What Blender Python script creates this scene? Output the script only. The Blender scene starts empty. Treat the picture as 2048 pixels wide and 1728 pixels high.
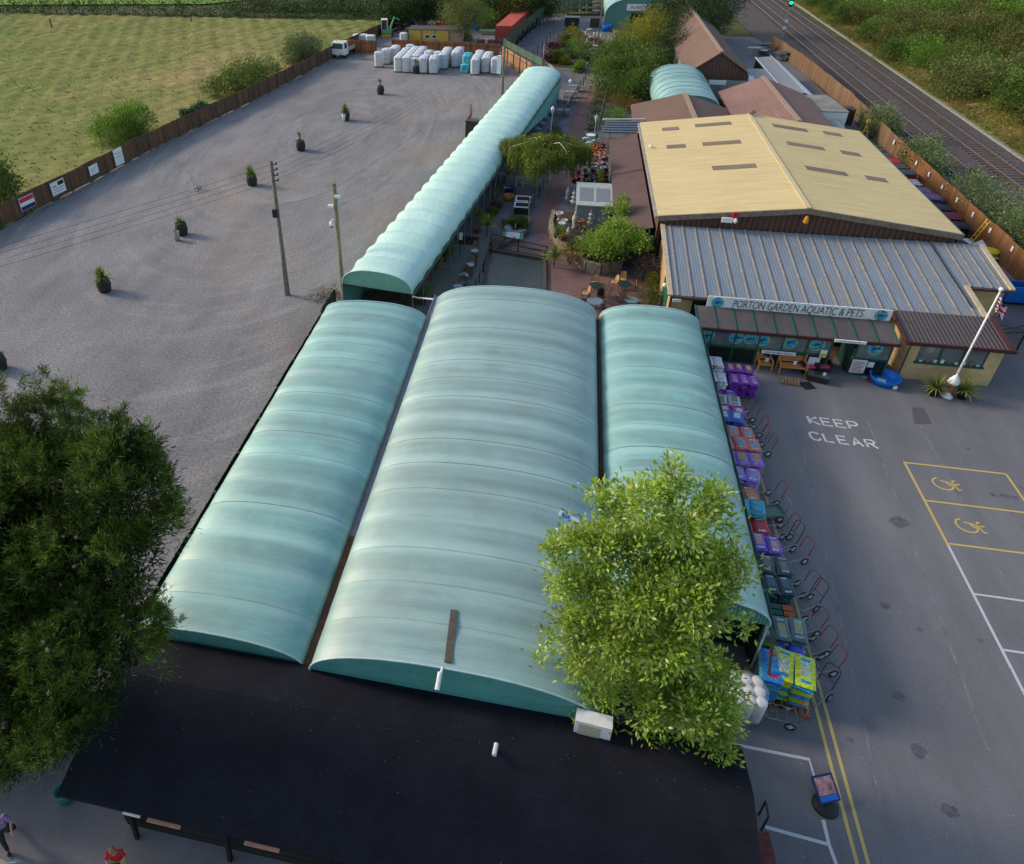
import bpy, math, random
import numpy as np
from mathutils import Vector, Matrix
R = math.radians
rnd = random.Random(7)
nr = np.random.default_rng(11)
S = bpy.context.scene
C = S.collection

# ---------------- camera ----------------
F, CX, CY, CAMH = 1447.58, 813.63, 689.32, 23.0
_a, _b, _c = R(-12.6222), R(33.3845), R(-1.3960)
FWD = np.array([math.sin(_a)*math.cos(_b), math.cos(_a)*math.cos(_b), -math.sin(_b)])
_rt = np.array([math.cos(_a), -math.sin(_a), 0.0])
_up = np.cross(_rt, FWD)
RT = math.cos(_c)*_rt + math.sin(_c)*_up
UP = -math.sin(_c)*_rt + math.cos(_c)*_up
cam = bpy.data.cameras.new('camera')
cam.sensor_fit = 'HORIZONTAL'; cam.sensor_width = 36; cam.lens = F/2048*36
cam.shift_x = (1024-CX)/2048; cam.shift_y = -(864-CY)/2048
cam.clip_start = 0.1; cam.clip_end = 3000
cob = bpy.data.objects.new('camera', cam); C.objects.link(cob)
M = Matrix(((RT[0], UP[0], -FWD[0], 0), (RT[1], UP[1], -FWD[1], 0), (RT[2], UP[2], -FWD[2], CAMH), (0, 0, 0, 1)))
cob.matrix_world = M
S.camera = cob

# ---------------- light ----------------
SUN_EL, SUN_AZ = R(27), R(-80)      # azimuth from +Y, clockwise positive
SUN_POWER, SKY_POWER = 1.75, 0.14
w = bpy.data.worlds.new('World'); S.world = w; w.use_nodes = True
wn = w.node_tree.nodes; bg = wn['Background']
sky = wn.new('ShaderNodeTexSky'); sky.sky_type = 'NISHITA'; sky.sun_disc = False
sky.sun_elevation = SUN_EL; sky.sun_rotation = SUN_AZ; sky.air_density = 1.3; sky.dust_density = 2.0
w.node_tree.links.new(sky.outputs[0], bg.inputs[0]); bg.inputs[1].default_value = SKY_POWER
sl = bpy.data.lights.new('sun', 'SUN'); sl.energy = SUN_POWER; sl.angle = R(10); sl.color = (1, 0.86, 0.68)
so = bpy.data.objects.new('sun', sl); C.objects.link(so)
sdir = Vector((math.sin(SUN_AZ)*math.cos(SUN_EL), math.cos(SUN_AZ)*math.cos(SUN_EL), math.sin(SUN_EL)))
so.rotation_euler = sdir.to_track_quat('Z', 'Y').to_euler()
S.view_settings.view_transform = 'Standard'; S.view_settings.look = 'None'
S.view_settings.gamma = 1; S.view_settings.exposure = 0.6

# ---------------- points ----------------
def ray(x, y): return RT*(x-CX)/F - UP*(y-CY)/F + FWD
def P(x, y, z=0.0):
    d = ray(x, y); t = (z-CAMH)/d[2]; q = t*d
    return (float(q[0]), float(q[1]), z)
def PY(x, y, Y):
    d = ray(x, y); t = Y/d[1]; q = t*d
    return (float(q[0]), Y, float(q[2]+CAMH))
def PX(x, y, X):
    d = ray(x, y); t = X/d[0]; q = t*d
    return (X, float(q[1]), float(q[2]+CAMH))

# ---------------- materials ----------------
def nt(m): return m.node_tree.nodes, m.node_tree.links
def newmat(name):
    m = bpy.data.materials.new(name); m.use_nodes = True; return m
def pos(m, scale=(1, 1, 1), space='world'):
    n, l = nt(m)
    mp = n.new('ShaderNodeMapping'); mp.inputs['Scale'].default_value = scale
    if space == 'world':
        g = n.new('ShaderNodeNewGeometry'); l.new(g.outputs['Position'], mp.inputs['Vector'])
    else:
        g = n.new('ShaderNodeTexCoord'); l.new(g.outputs['Object'], mp.inputs['Vector'])
    return mp.outputs['Vector']
def noise(m, vec, scale, detail=4, rough=.6, dist=0):
    n, l = nt(m); t = n.new('ShaderNodeTexNoise'); l.new(vec, t.inputs['Vector'])
    t.inputs['Scale'].default_value = scale; t.inputs['Detail'].default_value = detail
    t.inputs['Roughness'].default_value = rough; t.inputs['Distortion'].default_value = dist
    return t.outputs['Fac']
def ramp(m, fac, stops):
    n, l = nt(m); r = n.new('ShaderNodeValToRGB'); l.new(fac, r.inputs['Fac'])
    e = r.color_ramp.elements
    while len(e) < len(stops): e.new(.5)
    for k, (p, c) in enumerate(stops):
        e[k].position = p; e[k].color = (*c, 1) if len(c) == 3 else c
    return r.outputs['Color']
def g3(v): return (v, v, v)
def mixc(m, a, b, fac, mode='MIX'):
    n, l = nt(m); x = n.new('ShaderNodeMix'); x.data_type = 'RGBA'; x.blend_type = mode
    if hasattr(fac, 'node'): l.new(fac, x.inputs[0])
    else: x.inputs[0].default_value = fac
    for s, i in ((a, 6), (b, 7)):
        if hasattr(s, 'node'): l.new(s, x.inputs[i])
        else: x.inputs[i].default_value = (*s, 1)
    return x.outputs[2]
def bump(m, h, strength=.4, dist=.02):
    n, l = nt(m); b = n.new('ShaderNodeBump'); l.new(h, b.inputs['Height'])
    b.inputs['Strength'].default_value = strength; b.inputs['Distance'].default_value = dist
    l.new(b.outputs[0], n['Principled BSDF'].inputs['Normal'])
def setp(m, col=None, rough=.8, spec=.3, metal=0, **k):
    n, l = nt(m); b = n['Principled BSDF']
    if col is not None:
        if hasattr(col, 'node'): l.new(col, b.inputs['Base Color'])
        else: b.inputs['Base Color'].default_value = (*col, 1)
    b.inputs['Roughness'].default_value = rough; b.inputs['Specular IOR Level'].default_value = spec
    b.inputs['Metallic'].default_value = metal
    for q, v in k.items(): b.inputs[q].default_value = v
def mat(name, c, rough=.8, spec=.3, var=.18, sc=3.0, bs=0, bd=.01, metal=0, stretch=(1, 1, 1), dirt=None, isl=0):
    m = newmat(name); v = pos(m, stretch)
    f = noise(m, v, sc, 5); f2 = noise(m, v, sc*9, 3)
    lo = tuple(x*(1-var) for x in c); hi = tuple(min(1, x*(1+var)) for x in c)
    col = ramp(m, f, [(.3, lo), (.7, hi)])
    col = mixc(m, col, ramp(m, f2, [(.3, g3(1-var*.8)), (.7, g3(1+var*.3))]), 1, 'MULTIPLY')
    if dirt:
        col = mixc(m, col, dirt, ramp(m, noise(m, v, sc*.5, 6, .7), [(.52, g3(0)), (.75, g3(.75))]))
    if isl:
        n, l = nt(m); g = n.new('ShaderNodeNewGeometry')
        col = mixc(m, col, ramp(m, g.outputs['Random Per Island'], [(0, g3(1-isl)), (1, g3(1))]), 1, 'MULTIPLY')
    setp(m, col, rough, spec, metal)
    if bs: bump(m, f2, bs, bd)
    return m
def leafmat(name, cols, rough=.55, trans=.35, spec=.3, patch=(.55, 1.15), ps=.5):
    m = newmat(name); n, l = nt(m); g = n.new('ShaderNodeNewGeometry')
    k = len(cols); col = ramp(m, g.outputs['Random Per Island'], [(i/max(1, k-1), c) for i, c in enumerate(cols)])
    v = pos(m); col = mixc(m, col, ramp(m, noise(m, v, ps, 4), [(.32, g3(patch[0])), (.68, g3(patch[1]))]), 1, 'MULTIPLY')
    setp(m, col, rough, spec)
    b = n['Principled BSDF']; t = n.new('ShaderNodeBsdfTranslucent'); l.new(col, t.inputs[0])
    x = n.new('ShaderNodeMixShader'); x.inputs[0].default_value = trans
    l.new(b.outputs[0], x.inputs[1]); l.new(t.outputs[0], x.inputs[2])
    l.new(x.outputs[0], n['Material Output'].inputs[0])
    return m
_mc = {}
def M_(key, *a, **k):
    if key not in _mc: _mc[key] = mat(key, *a, **k)
    return _mc[key]

# ---------------- mesh building ----------------
class MB:
    def __init__(s): s.v = []; s.f = []; s.mi = []; s.cur = 0; s.sm = []; s.smooth = False
    def add(s, vs, fs):
        o = len(s.v); s.v += [tuple(map(float, q)) for q in vs]
        for f in fs: s.f.append(tuple(i+o for i in f)); s.mi.append(s.cur); s.sm.append(s.smooth)
        return s
    def box(s, x0, x1, y0, y1, z0, z1):
        v = [(x, y, z) for z in (z0, z1) for y in (y0, y1) for x in (x0, x1)]
        return s.add(v, [(0, 2, 3, 1), (4, 5, 7, 6), (0, 1, 5, 4), (2, 6, 7, 3), (0, 4, 6, 2), (1, 3, 7, 5)])
    def obox(s, c, d, rz=0, rx=0, ry=0):
        m = Matrix.Translation(c) @ Matrix.Rotation(rz, 4, 'Z') @ Matrix.Rotation(ry, 4, 'Y') @ Matrix.Rotation(rx, 4, 'X')
        v = [m @ Vector((x*d[0]/2, y*d[1]/2, z*d[2]/2)) for z in (-1, 1) for y in (-1, 1) for x in (-1, 1)]
        return s.add(v, [(0, 2, 3, 1), (4, 5, 7, 6), (0, 1, 5, 4), (2, 6, 7, 3), (0, 4, 6, 2), (1, 3, 7, 5)])
    def beam(s, a, b, w, h=None):
        a = Vector(a); b = Vector(b); h = h or w; d = (b-a)
        L = d.length; d.normalize(); u = Vector((0, 0, 1)) if abs(d.z) < .95 else Vector((0, 1, 0))
        r = d.cross(u).normalized(); u = r.cross(d)
        v = [p + r*(x*w/2) + u*(y*h/2) for p in (a, b) for y in (-1, 1) for x in (-1, 1)]
        return s.add(v, [(0, 2, 3, 1), (4, 5, 7, 6), (0, 1, 5, 4), (2, 6, 7, 3), (0, 4, 6, 2), (1, 3, 7, 5)])
    def tube(s, pts, r, n=6, cap=True):
        pts = [Vector(p) for p in pts]; rs = r if isinstance(r, (list, tuple)) else [r]*len(pts)
        vs = []; N = len(pts); ref = None
        for i, p in enumerate(pts):
            t = (pts[min(i+1, N-1)]-pts[max(i-1, 0)]).normalized()
            if ref is None: ref = Vector((0, 0, 1)) if abs(t.z) < .9 else Vector((1, 0, 0))
            x = t.cross(ref).normalized(); y = x.cross(t); ref = y if abs(t.dot(y)) < .9 else ref
            for k in range(n):
                an = 2*math.pi*k/n; vs.append(p + (x*math.cos(an)+y*math.sin(an))*rs[i])
        fs = [(i*n+k, i*n+(k+1) % n, (i+1)*n+(k+1) % n, (i+1)*n+k) for i in range(N-1) for k in range(n)]
        if cap: fs += [tuple(range(n))[::-1], tuple((N-1)*n+k for k in range(n))]
        return s.add(vs, fs)
    def lathe(s, prof, c=(0, 0, 0), n=16, cap=True):
        vs = []; 
        for (r, z) in prof:
            for k in range(n):
                an = 2*math.pi*k/n; vs.append((c[0]+r*math.cos(an), c[1]+r*math.sin(an), c[2]+z))
        N = len(prof)
        fs = [(i*n+k, i*n+(k+1) % n, (i+1)*n+(k+1) % n, (i+1)*n+k) for i in range(N-1) for k in range(n)]
        if cap: fs += [tuple(range(n))[::-1], tuple((N-1)*n+k for k in range(n))]
        return s.add(vs, fs)
    def poly(s, pts): return s.add(pts, [tuple(range(len(pts)))])
    def prism(s, pts, z0, z1):
        n = len(pts); v = [(x, y, z0) for x, y in pts]+[(x, y, z1) for x, y in pts]
        return s.add(v, [tuple(range(n))[::-1], tuple(range(n, 2*n))]+[(i, (i+1) % n, n+(i+1) % n, n+i) for i in range(n)])
    def slab(s, a, b, c, d, t):
        """sloped quad (a,b,c,d counter-clockwise from above) of thickness t below"""
        v = [a, b, c, d]+[(p[0], p[1], p[2]-t) for p in (a, b, c, d)]
        return s.add(v, [(0, 1, 2, 3), (7, 6, 5, 4), (0, 4, 5, 1), (1, 5, 6, 2), (2, 6, 7, 3), (3, 7, 4, 0)])
    def grid(s, fn, nu, nv):
        vs = [fn(i/nu, j/nv) for j in range(nv+1) for i in range(nu+1)]
        return s.add(vs, [(j*(nu+1)+i, j*(nu+1)+i+1, (j+1)*(nu+1)+i+1, (j+1)*(nu+1)+i) for j in range(nv) for i in range(nu)])
    def ribbon(s, pts, w, z=None, closed=False):
        pts = [Vector((p[0], p[1], p[2] if len(p) > 2 else z)) for p in pts]; N = len(pts); vs = []
        for i, p in enumerate(pts):
            if closed: t = pts[(i+1) % N]-pts[i-1]
            else: t = pts[min(i+1, N-1)]-pts[max(i-1, 0)]
            nn = Vector((-t.y, t.x, 0)).normalized()*(w/2); vs += [p-nn, p+nn]
        fs = [(2*i, 2*i+2, 2*i+3, 2*i+1) for i in range(N-1)]
        if closed: fs.append((2*N-2, 0, 1, 2*N-1))
        return s.add(vs, fs)
    def build(s, name, mats, parent=None, label=None):
        me = bpy.data.meshes.new(name); o = (0, 0, 0)
        if inw(parent): o = world_base(parent)
        me.from_pydata([(a-o[0], b-o[1], c-o[2]) for a, b, c in s.v], [], s.f)
        mats = mats if isinstance(mats, (list, tuple)) else [mats]
        for m in mats: me.materials.append(m)
        if len(mats) > 1: me.polygons.foreach_set('material_index', s.mi)
        if any(s.sm): me.polygons.foreach_set('use_smooth', s.sm)
        me.update()
        ob = bpy.data.objects.new(name, me); C.objects.link(ob)
        if parent is not None: ob.parent = parent
        if label: ob['label'] = label
        return ob
def each(mb, name, mats, parent=None):
    """one object per connected piece"""
    par = list(range(len(mb.v)))
    def fnd(i):
        while par[i] != i: par[i] = par[par[i]]; i = par[i]
        return i
    for f in mb.f:
        for i in f[1:]: par[fnd(i)] = fnd(f[0])
    comp = {}
    for k, f in enumerate(mb.f): comp.setdefault(fnd(f[0]), []).append(k)
    out = []
    for ks in comp.values():
        m = MB(); ids = {}
        for k in ks:
            for i in mb.f[k]:
                if i not in ids: ids[i] = len(m.v); m.v.append(mb.v[i])
            m.f.append(tuple(ids[i] for i in mb.f[k])); m.mi.append(mb.mi[k]); m.sm.append(mb.sm[k])
        out.append(m.build(name, mats, parent))
    return out
def inw(o):
    while o is not None:
        if o.get('_w'): return True
        o = o.parent
    return False
def world_base(o):
    t = Vector((0, 0, 0))
    while o is not None: t += Vector(o.location); o = o.parent
    return tuple(t)
def tag(o, label=None, cat=None, group=None, kind=None):
    if label: o['label'] = label
    if cat: o['category'] = cat
    if group: o['group'] = group
    if kind: o['kind'] = kind
    return o
def thing(name, label, cat, loc=(0, 0, 0), rz=0, group=None, world=True):
    """Empty at the base. world=True: parts are given in world coordinates."""
    o = bpy.data.objects.new(name, None); C.objects.link(o); o.location = loc
    o.rotation_euler = (0, 0, rz); o.empty_display_size = .2
    if world: o['_w'] = 1
    return tag(o, label, cat, group)
def struct(name, mb, m):
    o = mb.build(name, m); o['kind'] = 'structure'; return o
def solo(name, mb, m, label, cat, group=None, kind=None):
    return tag(mb.build(name, m), label, cat, group, kind)
def dup(root, loc, rz=0, label=None, group=None, scale=None):
    def cp(o, par):
        c = o.copy(); C.objects.link(c); c.parent = par
        for ch in [q for q in KIDS(o)]: cp(ch, c)
        return c
    r = cp(root, None); r.location = loc; r.rotation_euler = (0, 0, rz)
    if scale: r.scale = (scale,)*3 if not isinstance(scale, tuple) else scale
    if label: r['label'] = label
    if group: r['group'] = group
    return r
def KIDS(o): return list(o.children)
def fastmesh(name, V, Q, m, parent=None, smooth=False):
    """V (n,3) array, Q (k,4|3) int array"""
    me = bpy.data.meshes.new(name); V = np.asarray(V, dtype=np.float32).reshape(-1, 3)
    if inw(parent): V = V-np.array(world_base(parent), dtype=np.float32)
    Q = np.asarray(Q, dtype=np.int32); k, d = Q.shape
    me.vertices.add(len(V)); me.vertices.foreach_set('co', V.ravel())
    me.loops.add(k*d); me.loops.foreach_set('vertex_index', Q.ravel())
    me.polygons.add(k); me.polygons.foreach_set('loop_start', np.arange(0, k*d, d, dtype=np.int32))
    me.polygons.foreach_set('loop_total', np.full(k, d, dtype=np.int32))
    if smooth: me.polygons.foreach_set('use_smooth', np.ones(k, dtype=bool))
    me.update(calc_edges=True); me.materials.append(m)
    ob = bpy.data.objects.new(name, me); C.objects.link(ob)
    if parent is not None: ob.parent = parent
    return ob
def unit(a): return a/np.maximum(1e-6, np.linalg.norm(a, axis=1, keepdims=True))
def leafquads(pts, ax, size, ratio=.45, curl=.15):
    """pointed leaves at pts, long axis ax"""
    n = len(pts); a = unit(ax); r = unit(np.cross(a, unit(nr.normal(size=(n, 3)))))
    nn = np.cross(a, r); L = (size*nr.uniform(.7, 1.3, n))[:, None]; W = L*ratio/2
    v = np.stack([pts, pts+a*L*.5+r*W-nn*L*curl*.3, pts+a*L-nn*L*curl, pts+a*L*.5-r*W-nn*L*curl*.3], 1)
    return v.reshape(-1, 3), np.arange(n*4).reshape(n, 4)
def blobpts(blobs, n, shell=.45, lump=.25):
    """clump centres spread through the outer part of ellipsoids; returns pts and outward dirs"""
    b = np.array(blobs, float); vol = (b[:, 3]*b[:, 4]*b[:, 5])**(2/3); p = vol/vol.sum()
    idx = nr.choice(len(b), n, p=p); d = unit(nr.normal(size=(n, 3)))
    k = 1+lump*np.sin(d[:, 0]*5+idx)*np.sin(d[:, 1]*4.3+2*idx)*np.sin(d[:, 2]*4.7)
    rr = (1-shell*nr.random(n)**1.6)*k*nr.uniform(.88, 1.1, n)
    return b[idx, :3]+d*b[idx, 3:6]*rr[:, None], d
def foliage(name, blobs, m, parent, clumps=200, per=25, cr=.4, size=.15, ratio=.45, shell=.5, up=.3, droop=0, lump=.25, curl=.15):
    cpt, cd = blobpts(blobs, clumps, shell, lump)
    n = clumps*per; off = nr.normal(size=(n, 3)); c = np.repeat(cpt, per, 0); dd = np.repeat(cd, per, 0)
    crs = np.repeat(nr.uniform(.6, 1.3, clumps), per)[:, None]
    pts = c+off*cr*.5*crs
    ax = unit(off)*.8+dd*.7+nr.normal(size=(n, 3))*.5; ax[:, 2] += up-droop
    v, q = leafquads(pts, ax, size, ratio, curl)
    return fastmesh(name, v, q, m, parent)
def blades(pts, L, W, spread=.5, per=6, up=1.0):
    """tufts of thin grass blades"""
    n = len(pts)*per; p = np.repeat(pts, per, 0); d = nr.normal(size=(n, 3))*spread; d[:, 2] = up*nr.uniform(.6, 1.2, n)
    d = unit(d); r = unit(np.cross(d, nr.normal(size=(n, 3)))); l = (L*nr.uniform(.6, 1.3, n))[:, None]
    v = np.stack([p-r*W/2, p+r*W/2, p+d*l], 1)
    return v.reshape(-1, 3), np.arange(n*3).reshape(n, 3)
def textmesh(name, body, size, m, parent, origin, xdir, ydir, align='CENTER', extr=.004, spacing=1.0, shear=0, bold=0, sx=1.0):
    """flat lettering as a mesh; origin = centre of the line"""
    cu = bpy.data.curves.new('t', 'FONT'); cu.body = body; cu.size = size; cu.align_x = align; cu.align_y = 'CENTER'
    cu.extrude = extr; cu.space_character = spacing; cu.shear = shear; cu.offset = bold
    ob = bpy.data.objects.new('t', cu); C.objects.link(ob)
    dg = bpy.context.evaluated_depsgraph_get(); me = bpy.data.meshes.new_from_object(ob.evaluated_get(dg))
    bpy.data.objects.remove(ob)
    x = Vector(xdir).normalized(); y = Vector(ydir).normalized(); z = x.cross(y)
    o = world_base(parent) if inw(parent) else (0, 0, 0)
    for v in me.vertices:
        q = Vector(origin)-Vector(o)+x*v.co.x*sx+y*v.co.y+z*v.co.z; v.co = q
    me.materials.clear(); me.materials.append(m)
    t = bpy.data.objects.new(name, me); C.objects.link(t)
    if parent is not None: t.parent = parent
    return t
# ---------------- shared materials ----------------
def simple(name, c, rough=.6, spec=.3, metal=0, **k):
    return M_(name, c, rough, spec, var=k.pop('var', .1), sc=k.pop('sc', 4.0), metal=metal, **k)
m_white = simple('white_paint', (.75, .75, .76), .5)
m_pale = simple('pale_plastic', (.62, .63, .66), .5)
m_black = simple('black_plastic', (.018, .018, .022), .6)
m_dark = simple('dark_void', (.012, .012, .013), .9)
m_green = simple('green_paint', (.012, .1, .065), .5)
m_wood_dark = simple('weathered_wood', (.10, .085, .07), .85, var=.3, sc=6)
m_wood = simple('oiled_pine', (.42, .17, .05), .6, var=.15, sc=8)
m_steel = simple('galvanised_steel', (.28, .3, .31), .45, metal=.6)
m_iron = simple('black_iron', (.02, .022, .022), .5)
m_redtube = simple('red_tube', (.3, .015, .02), .45)
m_grey = simple('grey_metal', (.22, .23, .25), .6)
m_glass = newmat('window_glass'); setp(m_glass, (.03, .05, .05), .08, .6)
m_terra = simple('terracotta', (.42, .12, .05), .8, var=.25)
m_stone = simple('cast_stone', (.42, .4, .36), .85, var=.25, sc=9)
m_brown = simple('brown_cladding', (.075, .045, .038), .6)
m_blue = simple('blue_plastic', (.01, .16, .62), .4)
m_red = simple('red_plastic', (.45, .012, .02), .5)
m_bark = simple('bark', (.11, .085, .06), .9, var=.35, sc=9, bs=.6, bd=.02)
m_conc = simple('concrete', (.3, .29, .27), .9, var=.15, sc=2)
m_black_pot = simple('black_pot', (.02, .02, .021), .55)

def wood_boards(name, c, var=.25, grey=None, amt=.5):
    m = mat(name, c, .85, .2, var, 1.2, bs=.3, bd=.01, stretch=(1, 1, .25), dirt=grey, isl=.35); return m
m_fence = wood_boards('fence_boards', (.19, .095, .055), grey=(.15, .12, .095))
m_fence_r = wood_boards('orange_fence_boards', (.30, .14, .06), grey=(.22, .15, .08))
m_fence_o = wood_boards('new_fence_boards', (.38, .15, .06))

# gravel of the big car park
def gravel():
    m = newmat('gravel'); v = pos(m); n, l = nt(m)
    big = noise(m, v, .06, 6, .6, .6); mid = noise(m, pos(m, (1, .35, 1)), .45, 6, .65)
    col = ramp(m, big, [(.3, (.155, .152, .165)), (.52, (.215, .207, .214)), (.72, (.235, .20, .183))])
    col = mixc(m, col, ramp(m, mid, [(.3, g3(.78)), (.7, g3(1.18))]), 1, 'MULTIPLY')
    # wheel tracks curving round the turning circle
    sub = n.new('ShaderNodeVectorMath'); sub.operation = 'SUBTRACT'; l.new(v, sub.inputs[0]); sub.inputs[1].default_value = (-24, 72, 0)
    scl = n.new('ShaderNodeVectorMath'); scl.operation = 'MULTIPLY'; l.new(sub.outputs[0], scl.inputs[0]); scl.inputs[1].default_value = (1, .45, 0)
    ln = n.new('ShaderNodeVectorMath'); ln.operation = 'LENGTH'; l.new(scl.outputs[0], ln.inputs[0])
    cb = n.new('ShaderNodeCombineXYZ'); l.new(ln.outputs['Value'], cb.inputs[0])
    wob = noise(m, v, .08, 3); mu = n.new('ShaderNodeMath'); mu.operation = 'MULTIPLY'; l.new(wob, mu.inputs[0]); mu.inputs[1].default_value = 3.0; l.new(mu.outputs[0], cb.inputs[1])
    ring = noise(m, cb.outputs[0], 1.7, 4, .7)
    rm = ramp(m, ring, [(.48, g3(0)), (.66, g3(1))]); patch = ramp(m, noise(m, v, .11, 4, .6, .5), [(.38, g3(.1)), (.62, g3(.7))])
    col = mixc(m, col, (.30, .285, .28), mixc(m, rm, patch, 1, 'MULTIPLY'))
    col = mixc(m, col, (.27, .195, .155), ramp(m, noise(m, v, .075, 4, .6, 1), [(.52, g3(0)), (.74, g3(.45))]))
    fine = noise(m, v, 7, 5, .8)
    col = mixc(m, col, ramp(m, fine, [(.34, g3(.6)), (.66, g3(1.45))]), 1, 'MULTIPLY')
    setp(m, col, .95, .15); bump(m, fine, .8, .03); return m
m_gravel = gravel()
def asphalt():
    m = newmat('asphalt'); v = pos(m)
    col = ramp(m, noise(m, v, .12, 6, .6, .5), [(.3, (.135, .134, .149)), (.55, (.163, .159, .173)), (.8, (.205, .19, .186))])
    col = mixc(m, col, ramp(m, noise(m, pos(m, (1, .2, 1)), .8, 5), [(.3, g3(.85)), (.7, g3(1.12))]), 1, 'MULTIPLY')
    col = mixc(m, col, (.03, .03, .035), ramp(m, noise(m, v, .7, 2, .4), [(.74, g3(0)), (.79, g3(.6))]))
    fine = noise(m, v, 25, 4, .8)
    col = mixc(m, col, ramp(m, fine, [(.3, g3(.7)), (.7, g3(1.3))]), 1, 'MULTIPLY')
    sp = noise(m, v, 11, 1, .3); col = mixc(m, col, (.4, .4, .42), ramp(m, sp, [(.78, g3(0)), (.82, g3(.8))]))
    setp(m, col, .85, .25); bump(m, fine, .4, .01); return m
m_asph = asphalt()
def brick(name, c1, c2, mort, sx=.22, sz=.075, rot=(0, 0, 0), off=.5, rough=.85, wash=.25):
    m = newmat(name); n, l = nt(m); g = n.new('ShaderNodeNewGeometry'); mp = n.new('ShaderNodeMapping'); mp.inputs['Rotation'].default_value = rot
    l.new(g.outputs['Position'], mp.inputs['Vector'])
    b = n.new('ShaderNodeTexBrick'); l.new(mp.outputs[0], b.inputs['Vector']); b.inputs['Scale'].default_value = 1
    b.inputs['Brick Width'].default_value = sx; b.inputs['Row Height'].default_value = sz; b.inputs['Mortar Size'].default_value = .008; b.offset = off
    for k, c in (('Color1', c1), ('Color2', c2), ('Mortar', mort)): b.inputs[k].default_value = (*c, 1)
    col = mixc(m, b.outputs['Color'], ramp(m, noise(m, pos(m), .7, 5), [(.3, g3(1-wash)), (.7, g3(1+wash*.6))]), 1, 'MULTIPLY')
    setp(m, col, rough, .2); bump(m, b.outputs['Fac'], -.3, .01); return m
m_paving = brick('brick_paving', (.25, .135, .12), (.19, .11, .105), (.12, .095, .09), .2, .1)
m_kbrick = brick('buff_brick', (.62, .45, .22), (.52, .35, .16), (.52, .43, .28), .23, .08, (R(90), 0, 0))
m_kbrick_s = brick('buff_brick_side', (.62, .45, .22), (.52, .35, .16), (.52, .43, .28), .23, .08, (R(90), 0, R(90)))

def corr(name, c, axis='X', period=.15, rough=.6, var=.15, bs=.5, dirt=None, spec=.3, contrast=.15, sc=.35):
    m = newmat(name); v = pos(m); n, l = nt(m)
    wv = n.new('ShaderNodeTexWave'); wv.bands_direction = axis; wv.inputs['Scale'].default_value = .314/period; l.new(v, wv.inputs['Vector'])
    col = ramp(m, noise(m, v, sc, 6, .6), [(.3, tuple(x*(1-var) for x in c)), (.7, tuple(min(1, x*(1+var)) for x in c))])
    st = (1, .06, 1) if axis == 'X' else (.06, 1, 1)
    col = mixc(m, col, ramp(m, noise(m, pos(m, st), 3, 5, .7), [(.3, g3(.86)), (.7, g3(1.1))]), 1, 'MULTIPLY')
    col = mixc(m, col, ramp(m, wv.outputs['Fac'], [(0, g3(1-contrast)), (.5, g3(1))]), 1, 'MULTIPLY')
    if dirt: col = mixc(m, col, dirt, ramp(m, noise(m, v, sc*1.7, 7, .75), [(.53, g3(0)), (.72, g3(.7))]))
    setp(m, col, rough, spec); bump(m, wv.outputs['Fac'], bs, period*.25); return m

def panel_mat(name, c, grime, period=.11):
    m = corr(name, c, 'Y', period, .5, .07, .12, None, .45, .05, .25); n, l = nt(m)
    b = n['Principled BSDF']; src = b.inputs['Base Color'].links[0].from_socket
    v = pos(m, (1, .55, 1))
    f = noise(m, v, .55, 7, .7, .4); st = noise(m, pos(m, (.12, 2.6, .12)), 1.5, 5, .7)
    k = mixc(m, ramp(m, f, [(.4, g3(0)), (.68, g3(1))]), ramp(m, st, [(.35, g3(.15)), (.62, g3(1))]), 1, 'MULTIPLY')
    # algae collects round the crown of the arch, out of the run-off
    g = n.new('ShaderNodeNewGeometry'); sx = n.new('ShaderNodeSeparateXYZ'); l.new(g.outputs['Normal'], sx.inputs[0])
    k = mixc(m, k, ramp(m, sx.outputs['Z'], [(.86, g3(.18)), (.97, g3(.85))]), 1, 'MULTIPLY')
    wv = n.new('ShaderNodeTexWave'); wv.bands_direction = 'Y'; wv.inputs['Scale'].default_value = .314/1.42; wv.inputs['Distortion'].default_value = .35; wv.inputs['Detail Scale'].default_value = .3; l.new(pos(m), wv.inputs['Vector'])
    k = mixc(m, k, ramp(m, wv.outputs['Fac'], [(.25, g3(1)), (.8, g3(.25))]), 1, 'MULTIPLY')
    sheetv = noise(m, pos(m, (.015, .75, .015)), 1.0, 1, .4); src = mixc(m, src, ramp(m, sheetv, [(.38, g3(.84)), (.62, g3(1.1))]), 1, 'MULTIPLY')
    blot = ramp(m, noise(m, pos(m, (.5, .9, .5)), .9, 6, .75, .8), [(.5, g3(0)), (.74, g3(.5))]); src = mixc(m, src, grime, mixc(m, blot, ramp(m, sx.outputs['Z'], [(.8, g3(.2)), (.96, g3(1))]), 1, 'MULTIPLY'))
    out = mixc(m, src, grime, k); out = mixc(m, out, (.55, .75, .70), mixc(m, ramp(m, wv.outputs['Fac'], [(.45, g3(0)), (1, g3(.26))]), ramp(m, noise(m, v, .3, 4), [(.35, g3(.3)), (.6, g3(1))]), 1, 'MULTIPLY'))
    l.new(out, b.inputs['Base Color'])
    b.inputs['Coat Weight'].default_value = .7; b.inputs['Coat Roughness'].default_value = .38
    return m
m_gh = panel_mat('green_twinwall', (.20, .405, .385), (.13, .21, .20))
m_ghm = panel_mat('grey_green_twinwall', (.225, .355, .35), (.18, .225, .21))
m_ghend = corr('green_end_sheet', (.10, .33, .30), 'Z', .1, .5, .12, .4, (.05, .12, .11), .3, .12, .6)
m_ghend2 = corr('green_ribbed_sheet', (.12, .32, .27), 'X', .12, .5, .08, .6, None, .3, .45, .6)

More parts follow.
